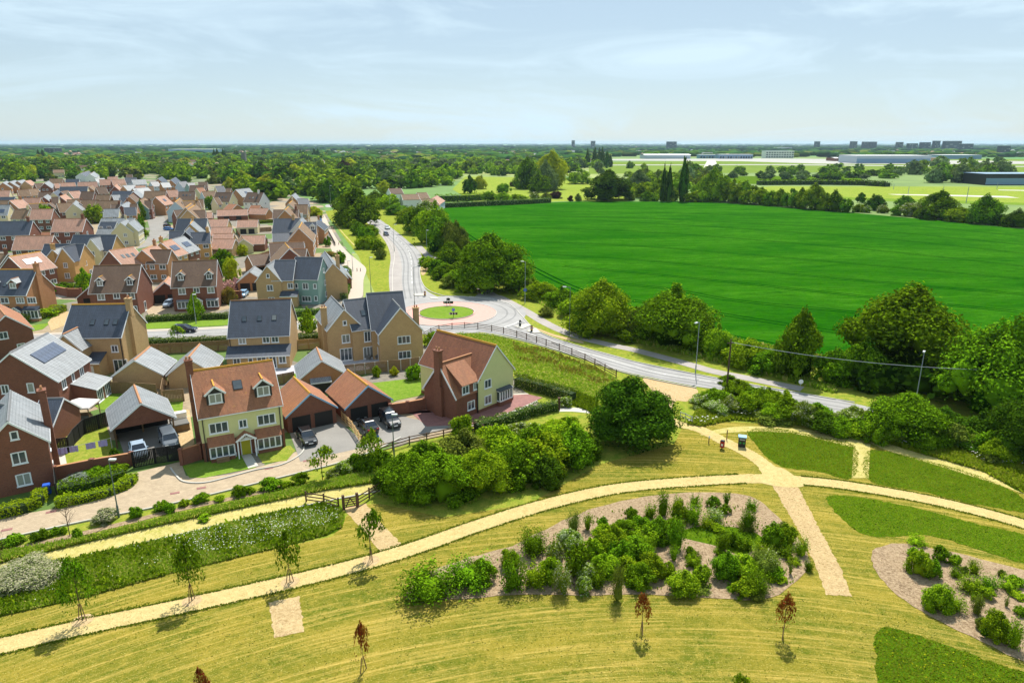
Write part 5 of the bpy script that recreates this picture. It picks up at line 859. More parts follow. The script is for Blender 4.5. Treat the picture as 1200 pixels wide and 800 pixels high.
car(199,359,-85,'silver','silver car on the drive of the pink roofed double garage'); car(285,347.5,-85,'pale','pale blue car in the drive of the grey double garage'); car(454,268.5,-72,'white','white car heading along the main road bend'); car(452.5,276,-72,'navy','dark car close behind the white car on the main road')
car(375,260,-80,'blue','bright blue car parked at the top of the shared path'); car(374,267,20,'navy','dark car parked by the orange brick house near the ramp'); car(405,322,-60,'pale','pale blue car parked by the red brick garage'); car(198,270,0,'blue','small bright blue car parked in the estate street'); car(196,266,90,'black','black car parked beside the blue one in the estate street'); car(98,341,10,'navy','dark car half hidden beside the brick garage and round tree'); car(210,374 if 0 else 340,-85,'black','black car deep in the shade beside the double garage')
# ---------------------------------------------------------------- vegetation
def leaf_mats():
    d = {}
    d['mid'] = leafmat('leaves_mid', (124,164,24), (22,54,6), .14); d['dark'] = leafmat('leaves_dark', (84,122,22), (14,38,8), .1); d['bright'] = leafmat('leaves_bright', (160,188,30), (50,94,10), .18); d['yellow'] = leafmat('leaves_yellow', (176,178,30), (146,156,28))  # wide pale-to-dark span puts sunlit and shaded leaf tones into the colour
    d['olive'] = leafmat('leaves_olive', (132,146,52), (54,74,24), .14); d['grey'] = leafmat('leaves_grey_green', (130,152,92), (62,88,50), .14); d['purple'] = leafmat('leaves_purple', (72,36,40), (48,26,34), .2); d['pinkf'] = leafmat('blossom_pink', (214,160,160), (180,120,120), .2, (110,130,60))
    d['white'] = leafmat('leaves_with_white_flowers', (138,160,44), (70,100,20), .3, (196,200,160)); d['white2'] = leafmat('blossom_white', (196,190,160), (120,140,60), .25, (96,120,44)); d['conif'] = leafmat('needles_dark', (34,62,30), (24,48,26), .15); d['red'] = leafmat('leaves_copper', (150,40,30), (96,24,28), .3); d['silverl'] = leafmat('leaves_silver', (150,158,150), (120,130,120), .2, (100,124,60))
    d['far'] = leafmat('leaves_far', (66,104,44), (36,66,34), .1); d['dry'] = leafmat('dry_stems', (176,166,88), (140,138,60), .2); d['grassl'] = leafmat('grass_blades', (156,178,48), (116,148,34), .4, (190,184,96)); d['cow'] = leafmat('flower_heads_white', (232,232,216), (214,216,196), .2)
    d['hedge'] = leafmat('hedge_leaves', (96,124,34), (64,94,26), .25, (170,180,110)); d['box'] = leafmat('box_hedge_leaves', (160,176,30), (124,148,26), .35); d['autumn'] = leafmat('leaves_bronze', (150,120,60), (110,100,40), .3)
    d['core'] = plain('hedge_inner_foliage', (44,66,20), .95, .2, 3); d['teal'] = leafmat('leaves_haze_tint_far', (44,76,52), (24,50,42), .05); d['tuft'] = leafmat('tuft_blades', (124,134,36), (84,106,24), .3); d['uncut'] = leafmat('uncut_grass_blades', (156,180,40), (120,150,28), .45, (160,168,60)); return d  # teal: blue of distant haze put into the far leaf colour
LM = leaf_mats()
def npmesh(name, V, F4, mats, mi=None, tris=None):
    me = bpy.data.meshes.new(name); nv = len(V); n4 = len(F4); n3 = 0 if tris is None else len(tris); me.vertices.add(nv); me.vertices.foreach_set('co', np.asarray(V, np.float32).ravel())
    me.loops.add(n4*4+n3*3); me.polygons.add(n4+n3); li = np.asarray(F4, np.int32).ravel()
    if n3: li = np.concatenate([li, np.asarray(tris, np.int32).ravel()])
    me.loops.foreach_set('vertex_index', li); st = np.concatenate([np.arange(n4)*4, n4*4+np.arange(n3)*3]).astype(np.int32); me.polygons.foreach_set('loop_start', st)
    if mi is not None: me.polygons.foreach_set('material_index', np.asarray(mi, np.int32))
    me.update(calc_edges=True); me.validate()
    for m in mats: me.materials.append(m)
    return me
def cards(C, N, Sz, asp=.6, jit=.8):
    n = len(C); N = N+rng.normal(0, jit, (n,3)); N /= np.linalg.norm(N, axis=1)[:,None]+1e-9; R = rng.normal(0,1,(n,3)); T = np.cross(N, R); T /= np.linalg.norm(T, axis=1)[:,None]+1e-9; B = np.cross(N, T); s = (np.asarray(Sz)*np.ones(n))[:,None]
    V = np.stack([C-T*s*.5, C-B*s*asp*.5+N*s*.08, C+T*s*.5, C+B*s*asp*.5+N*s*.08], 1).reshape(-1,3); F = np.arange(n*4).reshape(n,4); return V, F
def ico(sub=2):
    b = bmesh.new(); bmesh.ops.create_icosphere(b, subdivisions=sub, radius=1); V = np.array([v.co[:] for v in b.verts]); F = np.array([[v.index for v in f.verts] for f in b.faces]); b.free(); return V, F
ICO1, ICO2 = ico(1), ico(2)
def bumpy(V, amp=.2, fr=2.3, ph=0): return V*(1+amp*(np.sin(V[:,0]*fr*2+ph)*np.sin(V[:,1]*fr*1.7+ph*2)+.6*np.sin(V[:,2]*fr*3+ph*3)*np.sin(V[:,0]*fr*3.1)))[:,None]
def crown(name, kind, ncards, size, lobes, seed, mat, core=.5):
    global rng; rng = np.random.default_rng(seed)
    asp = dict(round=(.8,.10), bush=(1,.02), tall=(1,.03), cone=(1,.04), sapling=(.9,.36), wide=(.7,.1))[kind]
    D = rng.normal(0,1,(lobes,3)); D /= np.linalg.norm(D, axis=1)[:,None]; D[:,2] = np.where(D[:,2] < -.5, -D[:,2]*.6, D[:,2])
    lr = rng.uniform(.15,.42,lobes)*(1.25 if lobes < 18 else 1); LC = D*(rng.uniform(.6,1,lobes)**.5*(1.06-lr*.8))[:,None]
    def shape(C):
        C = C.copy()
        if kind == 'cone': sc = np.clip(1.0-(C[:,2]+1)/2, .05, 1)**.8*1.1; C[:,0] *= sc; C[:,1] *= sc
        if kind in ('tall','sapling'): t = np.clip((C[:,2]+1)/2,0,1); sc = np.clip(np.sin(t*math.pi*.9+.22), .2, 1)**.8; C[:,0] *= sc; C[:,1] *= sc
        if kind in ('round','bush','wide'): t = np.clip((C[:,2]+1)/2,0,1); sc = np.clip(.86+.5*np.sin(t*2.9)-.42*t**3, .4, 1.15); C[:,0] *= sc; C[:,1] *= sc
        return C
    idx = rng.choice(lobes, ncards, p=(lr**2)/(lr**2).sum()); d = rng.normal(0,1,(ncards,3)); d /= np.linalg.norm(d, axis=1)[:,None]; d[:,2] = np.where((d[:,2] < -.05) & (rng.random(ncards) < .78), -d[:,2], d[:,2])
    rr_ = np.where(rng.random(ncards) < .14, rng.uniform(1.08,1.32,ncards), rng.uniform(.8,1.12,ncards)); C = shape(LC[idx]+d*(lr[idx]*rr_)[:,None]); kp = np.linalg.norm(C, axis=1) > (.3 if kind in ('sapling','tall','cone') else .5); C = C[kp]; d = d[kp]; n = len(C)
    lo, hi = np.percentile(C, 1.5, axis=0), np.percentile(C, 98.5, axis=0); cz = np.array([(lo[0]+hi[0])/2, (lo[1]+hi[1])/2, lo[2]]); sc3 = np.array([1/(hi[0]-lo[0]), 1/(hi[1]-lo[1]), (1-asp[1])/(hi[2]-lo[2])])
    fit = lambda P_: (P_-cz)*sc3+np.array([0,0,asp[1]])
    C = fit(C); C[:,2] = np.maximum(C[:,2], .01); V, F = cards(C, d*np.array([1,1,1.2])+np.array([0,0,.25]), size*rng.uniform(.55,1.5,n), .62, .55); V[:,2] = np.maximum(V[:,2], 0); Ts = []; nv = len(V); VV = [V]
    v0, f0 = ICO1
    if core:
        for i in range(lobes): v = fit(shape(bumpy(v0, .2, 2, i)*lr[i]*.68+LC[i])); v[:,2] = np.maximum(v[:,2], 0); VV.append(v); Ts.append(f0+nv); nv += len(v)
        v0, f0 = ICO2; v = fit(shape(bumpy(v0, .25, 2.1, seed)*core)); v[:,2] = np.maximum(v[:,2], 0); VV.append(v); Ts.append(f0+nv)
    return npmesh(name, np.concatenate(VV), F, [mat], None, np.concatenate(Ts) if Ts else None)
def trunkmesh(name, h=.5, r=.022, limbs=6, seed=1, low=.25, bare=False, spread=.28):
    rd = random.Random(seed); b = MB(); b.cyl((0,0,-.01),(0,0,h*.6),r,r*.75,8); b.cyl((0,0,h*.6),(.01,.01,h),r*.75,r*.4,7)
    for i in range(limbs):
        t = i*2.4+rd.random(); z = low+(h-low)*i/limbs; L_ = spread*rd.uniform(.7,1.1); p = (L_*math.cos(t), L_*math.sin(t), min(.9, z+L_*rd.uniform(.7,1.2))); b.cyl((0,0,z), p, r*.5, r*.15, 5, cap=False)
        if bare:
            for k in range(3): q = Vector(p)*(.5+.25*k); q = Vector((p[0]*(.4+.25*k), p[1]*(.4+.25*k), z+(p[2]-z)*(.4+.25*k))); b.cyl(q, q+Vector((rd.uniform(-.12,.12), rd.uniform(-.12,.12), rd.uniform(.08,.18))), r*.2, r*.06, 4, cap=False)
    return b.mesh(name, M['bark'])
def spray(name, nst, nc, size, seed, mat, up=.5, wid=1.0):
    # a loose young shrub: stems fan up from the base with leaves strung along them
    global rng; rng = np.random.default_rng(seed); a = rng.uniform(0, 6.28, nst); el = np.clip(rng.normal(up, .33, nst), .02, 1.35); L_ = rng.uniform(.5, 1.0, nst)**.6
    D = np.stack([np.cos(a)*np.cos(el)*wid, np.sin(a)*np.cos(el)*wid, np.sin(el)], 1)*L_[:,None]; O = np.stack([np.cos(a), np.sin(a), 0*a], 1)*rng.uniform(0,.22,nst)[:,None]
    i = rng.integers(0, nst, nc); t = rng.random(nc)**.7; sp_ = (.05+.075*t)[:,None]; C = O[i]+D[i]*t[:,None]+rng.normal(0, 1, (nc,3))*sp_; C[:,2] = np.abs(C[:,2])+.02
    lo, hi = np.percentile(C, 1.5, axis=0), np.percentile(C, 98, axis=0); C = (C-np.array([(lo[0]+hi[0])/2,(lo[1]+hi[1])/2,0]))/np.array([hi[0]-lo[0], hi[1]-lo[1], hi[2]])
    V, F = cards(C, D[i]*.4+np.array([0,0,.7]), size*rng.uniform(.5,1.5,nc), .5, .7); V[:,2] = np.maximum(V[:,2], 0); v0, f0 = ICO1; v = bumpy(v0, .3, 2, seed)*np.array([.33,.33,.34])+np.array([0,0,.3]); v[:,2] = np.maximum(v[:,2], 0)
    return npmesh(name, np.concatenate([V, v]), F, [mat], None, f0+len(V))
PROTO = {}
def proto(kind, det):
    k = (kind, det)
    if k not in PROTO and kind in ('loose','feather'):
        nst, nc, sz = {'near': (70,9000,.05), 'mid': (50,5600,.06), 'small': (32,2600,.08), 'low': (18,1000,.12), 'tiny': (12,400,.16)}[det]
        PROTO[k] = [spray('crown', nst, nc, sz, 31+i*5, LM['mid'], .55 if kind == 'loose' else 1.0, 1.0) for i in range(7)]
    if k not in PROTO:
        n, s, lb, var = {'near': (20000,.031,40,4), 'mid': (6800,.05,26,4), 'small': (2000,.085,20,4), 'low': (600,.15,14,5), 'tiny': (240,.22,9,4)}[det]
        if kind == 'sapling': n = int(n*.3); s *= 1.1
        PROTO[k] = [crown('crown', kind, n, s, lb, 11+7*i+len(kind), LM['mid'], 0 if kind == 'sapling' else .46) for i in range(var)]
    return PROTO[k]
TR = [trunkmesh('trunk', .55, .024, 6, i) for i in range(3)]; TRS = [trunkmesh('trunk', .8, .02, 6, i, .35, spread=.2) for i in range(2)]; TRB = trunkmesh('trunk', .75, .013, 12, 5, .25, True, .3)
def slotmat(o, m):
    o.material_slots[0].link = 'OBJECT'; o.material_slots[0].material = m
NCP = [0]
def plant(x, y, h, w, kind, mat, det, label, cat='tree', group=None, name=None, world=None, trunk=None, parts=True):
    X, Y = world or G(x, y); NCP[0] += 1; pr = proto(kind, det); me = pr[NCP[0] % len(pr)]; rz = random.random()*6.28
    nm = name or ('tree' if cat == 'tree' else 'shrub')
    if parts:
        e = empty(nm, X, Y, rz, 0, label, cat, group); e.scale = (w, w, h); c = link('crown', me, e); slotmat(c, LM[mat])
        if trunk is not False: link('trunk', trunk or TR[NCP[0] % 3], e)
        return e
    c = link(nm, me); c.location = (X, Y, -.02*h); c.rotation_euler = (0,0,rz); c.scale = (w, w, h); slotmat(c, LM[mat]); return tag(c, label, cat, group)
def ptree(x, y, hp, wp, kind, mat, det, label, **k):
    # hp, wp: measured size on the photograph; a crown seen from above also shows its depth
    det = 'near' if wp > 62 else 'mid' if wp > 27 else 'small' if wp > 13 else 'low' if wp > 7 or kind == 'tall' else 'tiny'
    v = (y-400)/FPX; d = depth(x, y); w = wp*d/FPX; kk = {'loose':.5,'feather':.3,'bush':.6,'round':.42,'wide':.42,'cone':.12,'tall':.1,'sapling':0}[kind]
    he = max(hp-kk*wp*(sp+v*cp), hp*.45); vt = v-he/FPX; h = d*(v-vt)/(cp-vt*sp); X, Y = G(x, y); sh = w*.34 if kk > .3 else 0; r = math.hypot(X, Y)
    return plant(x, y, h*1.02, w, kind, mat, det, label, world=(X+X/r*sh, Y+Y/r*sh), **k)
# --- large near trees
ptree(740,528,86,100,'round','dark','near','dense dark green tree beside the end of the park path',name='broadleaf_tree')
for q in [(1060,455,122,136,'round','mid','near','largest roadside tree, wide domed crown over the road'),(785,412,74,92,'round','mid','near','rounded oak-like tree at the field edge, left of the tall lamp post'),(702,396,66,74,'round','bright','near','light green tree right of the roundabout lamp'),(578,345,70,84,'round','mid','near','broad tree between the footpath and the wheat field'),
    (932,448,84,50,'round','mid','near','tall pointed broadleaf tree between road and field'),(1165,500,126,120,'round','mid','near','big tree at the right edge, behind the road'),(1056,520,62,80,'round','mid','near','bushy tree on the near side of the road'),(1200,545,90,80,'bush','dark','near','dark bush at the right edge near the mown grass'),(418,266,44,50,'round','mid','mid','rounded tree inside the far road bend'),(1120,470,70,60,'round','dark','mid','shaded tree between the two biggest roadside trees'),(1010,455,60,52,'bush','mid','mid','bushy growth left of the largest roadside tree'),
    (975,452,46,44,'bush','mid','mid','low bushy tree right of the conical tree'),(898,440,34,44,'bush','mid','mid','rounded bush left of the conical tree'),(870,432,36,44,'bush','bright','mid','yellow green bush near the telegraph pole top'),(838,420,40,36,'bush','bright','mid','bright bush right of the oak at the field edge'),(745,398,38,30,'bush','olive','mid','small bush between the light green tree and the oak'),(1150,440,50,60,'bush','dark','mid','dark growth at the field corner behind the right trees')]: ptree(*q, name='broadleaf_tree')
# hedgerow bushes round the roundabout and along the field
for i, (x, y, hp, wp, mt) in enumerate([(632,352,24,34,'bright'),(655,362,26,34,'mid'),(610,342,18,28,'olive'),(673,374,28,34,'bright'),(620,352,16,22,'bright'),(690,386,24,26,'mid'),(545,330,28,36,'mid'),(530,318,34,34,'mid'),(520,298,44,38,'mid'),(508,286,46,40,'bright'),(492,275,34,38,'mid'),(478,262,20,30,'bright'),(468,252,13,28,'mid'),(455,245,17,26,'bright'),(442,242,18,28,'mid'),(500,270,34,34,'white'),(535,300,40,30,'olive'),(552,322,34,30,'mid'),(610,335,30,30,'bright'),(720,392,20,28,'bright'),(733,402,18,26,'mid'),(640,372,12,16,'olive')]):
    ptree(x, y, hp, wp, 'bush', mt, 'mid', 'leafy hedgerow bush beside the footpath and wheat field', cat='bush', group='hedgerow bushes along the field footpath', name='hedgerow_bush')
for i, (x, y, hp, wp, mt) in enumerate([(508,318,16,24,'bright'),(520,328,20,28,'mid'),(533,336,20,28,'bright'),(546,344,18,24,'bright'),(514,322,18,24,'mid'),(527,338,16,22,'olive'),(500,312,12,16,'bright')]): ptree(x, y, hp, wp, 'bush', mt, 'mid', 'bright green bush in the clump north of the roundabout', cat='bush', group='bush clump on the roundabout verge', name='verge_bush')
for i, (x, y, hp, wp, mt) in enumerate([(402,262,14,18,'mid'),(411,268,14,18,'bright'),(420,276,16,18,'mid'),(428,284,18,20,'mid'),(436,292,16,20,'bright'),(444,296,14,16,'mid'),(446,304,14,14,'olive'),(424,292,14,16,'bright'),(416,256,10,14,'bright'),(436,278,14,16,'bright'),(405,258,10,12,'olive')]): ptree(x, y, hp, wp, 'bush', mt, 'small', 'rounded bush on the bank between shared path and main road', cat='bush', group='bushes on the road bank', name='bank_bush')
# copse in front of the drive
for i, (x, y, hp, wp, mt) in enumerate([(480,586,62,66,'mid'),(520,593,68,74,'mid'),(562,584,62,66,'bright'),(602,571,58,60,'mid'),(640,560,54,60,'bright'),(670,551,52,46,'mid'),(545,556,56,60,'olive'),(590,548,52,56,'bright'),(630,540,48,50,'mid'),(662,532,44,46,'bright'),(500,565,52,56,'mid'),(460,578,44,40,'dark'),(690,540,34,30,'dark'),(615,522,30,44,'white'),(575,530,34,44,'bright'),(650,515,26,40,'bright'),(640,596 if 0 else 574,40,40,'dark')]):
    ptree(x, y, hp, wp, 'bush', mt, 'near' if i < 6 else 'mid', 'tall leafy bush in the copse in front of the rail fence', cat='bush', group='copse between the drive and the park path', name='copse_bush')
ptree(541,512,28,24,'bush','bright','small','young pale bush growing through the drive rail fence',cat='bush'); ptree(436,548,44,28,'sapling','bright','small','thin young tree beside the street end',trunk=TRS[0]); ptree(378,562,38,26,'sapling','bright','small','sparse young tree in front of the left driveway',trunk=TRS[1]); ptree(432,556,26,22,'bush','mid','small','round dark bush left of the thin young tree',cat='bush'); ptree(448,548,22,22,'bush','mid','small','round bush under the short lamp post',cat='bush')
# scrub between the park and the road on the right
for i in range(46):
    t = i/45; x = 830+370*t+random.uniform(-8,8); y = 480+62*t+random.uniform(-9,10); 
    if 1025 < x < 1100: y += 4
    ptree(x, y, random.uniform(16,34), random.uniform(24,44), 'bush', random.choice(['mid','bright','mid','olive','dark','white']), 'small', 'scrub bush in the tangled band between park and road', cat='bush', group='scrub between the park and the main road', name='scrub_bush')
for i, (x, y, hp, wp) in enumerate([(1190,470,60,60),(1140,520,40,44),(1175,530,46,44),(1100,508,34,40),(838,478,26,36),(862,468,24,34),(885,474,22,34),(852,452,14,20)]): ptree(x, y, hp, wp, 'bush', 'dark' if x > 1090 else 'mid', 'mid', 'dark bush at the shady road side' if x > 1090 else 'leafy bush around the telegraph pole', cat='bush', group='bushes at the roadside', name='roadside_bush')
# --- young park trees
def parktree(x, y, hp, wp, lab, mat='mid', kind='sapling', det='small', stakes=True):
    e = ptree(x, y, hp, wp, kind, mat, det, lab, trunk=TRS[int(x) % 2], name='young_tree')
    X, Y = G(x, y)
    if stakes:
        h = e.scale[2]; w = e.scale[0]
        for s_ in (-1,1): b = MB(); b.cyl((s_*.3/w,0,0),(s_*.08/w,0,.28),.022/w*1.6,.022/w*1.6,5); b.build('stake', M['timber'], e)
    return e
for q in [(97,727,70,31,'young upright tree at the far left beside the gravel path'),(225,704,68,31,'young tree between the rough strip and path, second from the left'),(340,682,56,26,'young tree between the rough strip and path, third from the left'),(435,657,58,27,'young round tree beside the bark path')]: parktree(*q)
for x, y in ((97,727),(225,704),(340,682),(435,657)): X, Y = G(x, y); disc('tree_mulch', (X, Y), .75, 'bare', .03, .015, 20)
for q in [(752,741,46,17,'red leaved sapling below the middle of the big planting bed'),(917,747,50,19,'red leaved sapling below the right end of the big planting bed'),(240,822,38,16,'red leaved sapling cut by the bottom edge')]: parktree(*q, mat='red')
e = parktree(426,786,58,16,'bare stemmed sapling with few red leaves at the bottom','red','sapling','tiny')
parktree(867,832,40,22,'light green young tree cut by the bottom edge','bright')
e = plant(82,628,px_m(82,628)*46,px_m(82,628)*40,'sapling','autumn','tiny','leafless young street tree at the verge left of the white flowering bush',trunk=TRB,name='bare_tree'); bpy.data.objects.remove([c for c in e.children if c.name.startswith('crown')][0])
e = plant(3,660,px_m(3,660)*46,px_m(3,660)*30,'sapling','autumn','tiny','leafless young tree at the left edge of the verge',trunk=TRB,name='bare_tree'); bpy.data.objects.remove([c for c in e.children if c.name.startswith('crown')][0])
# street trees and garden plants
for q in [(231,374,30,15,'tall','bright','small','narrow bright street tree by the estate road lamp'),(209,400,18,16,'sapling','bright','small','little tree beside the estate road, in front of the dark car'),(363,392,30,20,'round','bright','small','street tree between the two large slate roofed houses'),(102,345,30,20,'round','bright','small','round light green tree beside the yellow brick houses'),(399,309,15,12,'round','mid','small','small round tree on the shared path bed'),(384,289,12,8,'round','mid','small','tiny tree in the round bed by the ramp'),(167,258,22,9,'tall','mid','small','upright tree at the top of the estate street'),(166,272,20,8,'tall','mid','small','second upright tree by the estate street'),(262,324,32,26,'bush','mid','small','large garden bush right of the dormered brick house'),(272,330,28,18,'bush','yellow','small','golden edge of the garden shrubs'),(285,300,14,12,'bush','yellow','small','golden shrub beside the small cream garage'),(258,300,16,16,'bush','bright','small','bright garden shrub behind the dormered house'),
   (248,246,16,14,'bush','mid','small','dark round tree by the tan roofs'),(262,247,8,7,'bush','mid','small','round bush above the long pink garage'),(275,247,7,6,'bush','mid','small','second round bush above the long pink garage'),(188,452,14,20,'bush','grey','small','grey green shrub beside the carport roof'),(54,262,22,20,'bush','bright','small','garden tree below the grey tiled row'),(112,262,22,20,'bush','bright','small','garden tree beside the pink roof'),(168,278,12,12,'bush','bright','small','lime shrub on the estate street corner')]: ptree(*q, name='garden_tree')
for q in [(268,344,16,16,'pinkf','pink rhododendron above the grey garage'),(278,340,15,16,'pinkf','second pink rhododendron beside the red one'),(269,356,20,16,'autumn','bronze shrub left of the grey double garage'),(66,345,13,18,'mid','shrub bed in front of the pink roofed house'),(78,342,12,14,'mid','dark shrub near the yellow brick bay'),(86,338,7,9,'olive','low shrub beside the yellow brick bay'),(487,446,20,20,'mid','green shrub at the corner of the brown board fence'),(462,441,12,10,'yellow','yellow shrub in the bed along the brown fence'),(442,442,14,9,'bright','small shrub in the bed along the brown fence'),(505,407,18,16,'bright','bright shrub at the roundabout end of the rail fence'),(511,402,14,14,'bright','second bright shrub inside the rail fence'),(661,477,14,18,'white','round flowering bush by the timber post'),(668,503,16,22,'mid','small bush at the top of the copse'),(135,540,16,12,'dark','climbing plant on the carport post'),(54,345,9,9,'white','white flowering shrub by the wide chimney gable'),(57,372,12,22,'bright','shrub behind the clipped corner hedge'),(386,301,7,16,'autumn','reddish planting in the round bed by the ramp'),(240,612,11,14,'bright','small verge shrub below the green house'),(372,253,9,12,'yellow','golden hedge bush at the top of the shared path'),(365,250,8,14,'yellow','second golden hedge bush at the top of the path')]:
    ptree(q[0], q[1], q[2], q[3], 'bush', q[4], 'small', q[5], cat='shrub')
# verge shrubs along the street
for i, (x, y, hp, wp, mt) in enumerate([(124,614,20,26,'white2'),(18,640,18,22,'mid'),(42,636,14,12,'mid'),(52,632,14,12,'mid'),(66,628,12,12,'mid'),(92,632,14,10,'mid'),(160,608,16,14,'mid'),(190,600,14,16,'mid'),(200,602,14,12,'mid'),(216,594,11,12,'bright'),(237,590,14,18,'mid'),(283,582,16,18,'mid'),(318,576,18,24,'mid'),(352,570,18,20,'mid'),(295,578,9,10,'bright'),(405,556,18,22,'white'),(420,552,22,22,'mid'),(390,562,14,16,'white'),(75,626,10,8,'bright'),(2,644,12,12,'mid'),(335,572,10,12,'bright'),(258,588,9,12,'bright')]):
    ptree(x, y, hp, wp, 'bush', mt, 'small', 'clipped round shrub on the grass verge below the street' if mt != 'white2' else 'bush covered in white blossom on the street verge', cat='shrub', group='round shrubs along the street verge' if mt != 'white2' else None, name='verge_shrub')
ptree(35,690,42,70,'bush','white2','mid','wide white flowering bush in the rough strip at the left edge',cat='bush',name='flowering_bush')
for q in [(92,566,14,30,'silverl','silver leaved shrub below the long garden wall'),(118,560,18,38,'mid','green shrub behind the golden hedge'),(140,556,15,22,'mid','shrub by the kerb of the paved turning')]: ptree(q[0], q[1], q[2], q[3], 'bush', q[4], 'mid', q[5], cat='shrub')
def inpoly(P, x, y):
    c = np.zeros(len(x), bool); n = len(P); j = n-1
    for i in range(n):
        xi, yi = P[i]; xj, yj = P[j]; m = ((yi > y) != (yj > y)) & (x < (xj-xi)*(y-yi)/(yj-yi+1e-12)+xi); c ^= m; j = i
    return c
# --- planting beds
def shrubs(L_, ox, oy, sc, bed, grp):
    for (zx, zy, zh, zw, mt, kd) in L_:
        kd = {'bush':'bush' if (zx+zy) % 5 < 2 else 'loose','cone':'feather','tall':'feather','sapling':'feather'}[kd]; mt = {'dark':'mid','grey':'olive','white2':'white'}.get(mt, mt)
        if mt == 'mid' and (zx*7+zy) % 3 == 0: mt = 'bright'
        ptree(ox+zx/sc, oy+zy/sc, zh/sc*1.05, zw/sc*1.02, kd, mt, 'small', {'mid':'mid green','dark':'dark green','bright':'light green','white':'white flowering','olive':'olive green','white2':'white blossomed','grey':'grey green','conif':'very dark','autumn':'bronze tinged'}[mt]+' shrub planted in the wood chip of the '+bed, cat='shrub', group=grp+', '+mt, name='bed_shrub')
b1 = [(100,358,112,130,'mid','bush'),(215,318,95,110,'mid','bush'),(250,300,75,80,'mid','bush'),(340,322,105,62,'mid','bush'),(330,260,60,50,'bright','bush'),(395,222,80,70,'mid','bush'),(398,314,80,60,'bright','bush'),(440,305,85,62,'bright','bush'),(478,322,80,44,'white','sapling'),(515,285,95,60,'dark','bush'),(545,296,60,60,'white2','bush'),(575,312,60,44,'mid','bush'),(632,345,95,34,'olive','tall'),(600,285,75,70,'mid','bush'),(640,250,80,80,'mid','bush'),(690,310,80,75,'mid','bush'),(730,290,80,70,'mid','bush'),(680,240,80,90,'mid','bush'),(620,220,90,80,'mid','bush'),(650,170,60,70,'mid','bush'),(590,190,60,60,'dark','bush'),(510,150,56,34,'olive','cone'),(548,145,44,26,'mid','tall'),(560,235,70,60,'dark','bush'),(500,210,70,70,'white2','bush'),(455,240,60,44,'white','bush'),(712,200,60,60,'mid','bush'),(745,190,80,70,'mid','bush'),(795,196,80,46,'mid','tall'),(725,118,46,26,'mid','bush'),(760,105,64,34,'mid','cone'),(806,130,66,40,'mid','bush'),(845,133,66,40,'mid','bush'),(803,85,34,26,'mid','bush'),(850,78,32,24,'mid','bush'),(900,86,38,34,'mid','bush'),(938,75,36,18,'mid','tall'),(905,128,44,44,'white','bush'),(936,104,32,30,'mid','bush'),(1000,145,62,38,'mid','cone'),(1010,92,30,28,'mid','bush'),(810,336,80,82,'mid','bush'),(866,304,62,48,'mid','bush'),(790,232,42,24,'bright','sapling'),(838,228,36,30,'mid','bush'),(845,252,30,38,'mid','bush'),(925,205,56,34,'mid','tall'),(955,195,44,28,'mid','bush'),(998,205,36,28,'mid','bush'),(930,290,85,70,'dark','bush'),(985,290,80,90,'dark','bush'),(1040,282,80,66,'olive','bush'),(1065,205,80,60,'mid','bush'),(1110,195,64,42,'mid','bush'),(1146,222,56,34,'mid','bush'),(1168,264,36,22,'mid','bush'),(1062,270,56,52,'white','bush'),(1042,225,44,44,'bright','bush'),(985,340,62,60,'bright','bush'),(1020,332,70,66,'mid','bush'),(1020,346,28,40,'grey','bush'),(1128,246,22,34,'bright','bush'),(700,150,44,44,'mid','bush'),(670,120,40,36,'mid','bush'),(690,352 if 0 else 318,46,30,'dark','cone'),(540,330,54,40,'white2','bush'),(770,285,50,40,'bright','bush'),(620,190,40,44,'autumn','bush'),(1118,270,40,12,'olive','tall'),(780,160,50,44,'mid','bush'),(660,280,60,60,'bright','bush')]
shrubs(b1, 460, 560, 2.4, 'large bed', 'shrubs in the large planting bed')
b2 = [(535,308,42,56,'mid','bush'),(620,365,62,52,'mid','bush'),(520,350,40,36,'bright','bush'),(545,415,100,84,'bright','bush'),(590,425,70,50,'mid','bush'),(670,380,46,40,'mid','bush'),(740,405,48,40,'bright','sapling'),(675,422,40,40,'mid','bush'),(705,410,34,26,'olive','bush'),(725,478,70,66,'bright','bush'),(790,468,56,56,'mid','bush'),(785,500,50,50,'bright','bush'),(862,470,54,60,'dark','bush'),(890,455,46,50,'mid','bush'),(840,420,32,24,'olive','bush'),(598,548,112,90,'mid','bush'),(665,548,70,60,'bright','bush'),(750,550,66,40,'olive','sapling'),(745,505,40,36,'bright','bush'),(815,655,118,84,'mid','bush'),(885,675,104,50,'mid','sapling'),(858,525,40,14,'olive','tall'),(900,500,30,60,'bright','bush'),(765,610,50,40,'olive','bush'),(905,560,40,40,'mid','bush')]
rs = random.Random(4)
b3 = []
while len(b3) < 34:
    zx, zy = rs.uniform(560, 1100), rs.uniform(110, 330)
    if inpoly(BED1, np.array([G(460+zx/2.4, 560+zy/2.4)[0]]), np.array([G(460+zx/2.4, 560+zy/2.4)[1]]))[0]: b3.append((zx, zy, rs.uniform(20,46), rs.uniform(24,56), rs.choice(['mid','bright','olive']), 'bush'))
shrubs(b3, 460, 560, 2.4, 'large bed', 'low shrubs in the large planting bed')
shrubs(b2, 900, 540, 3.0767, 'small bed', 'shrubs in the small planting bed')
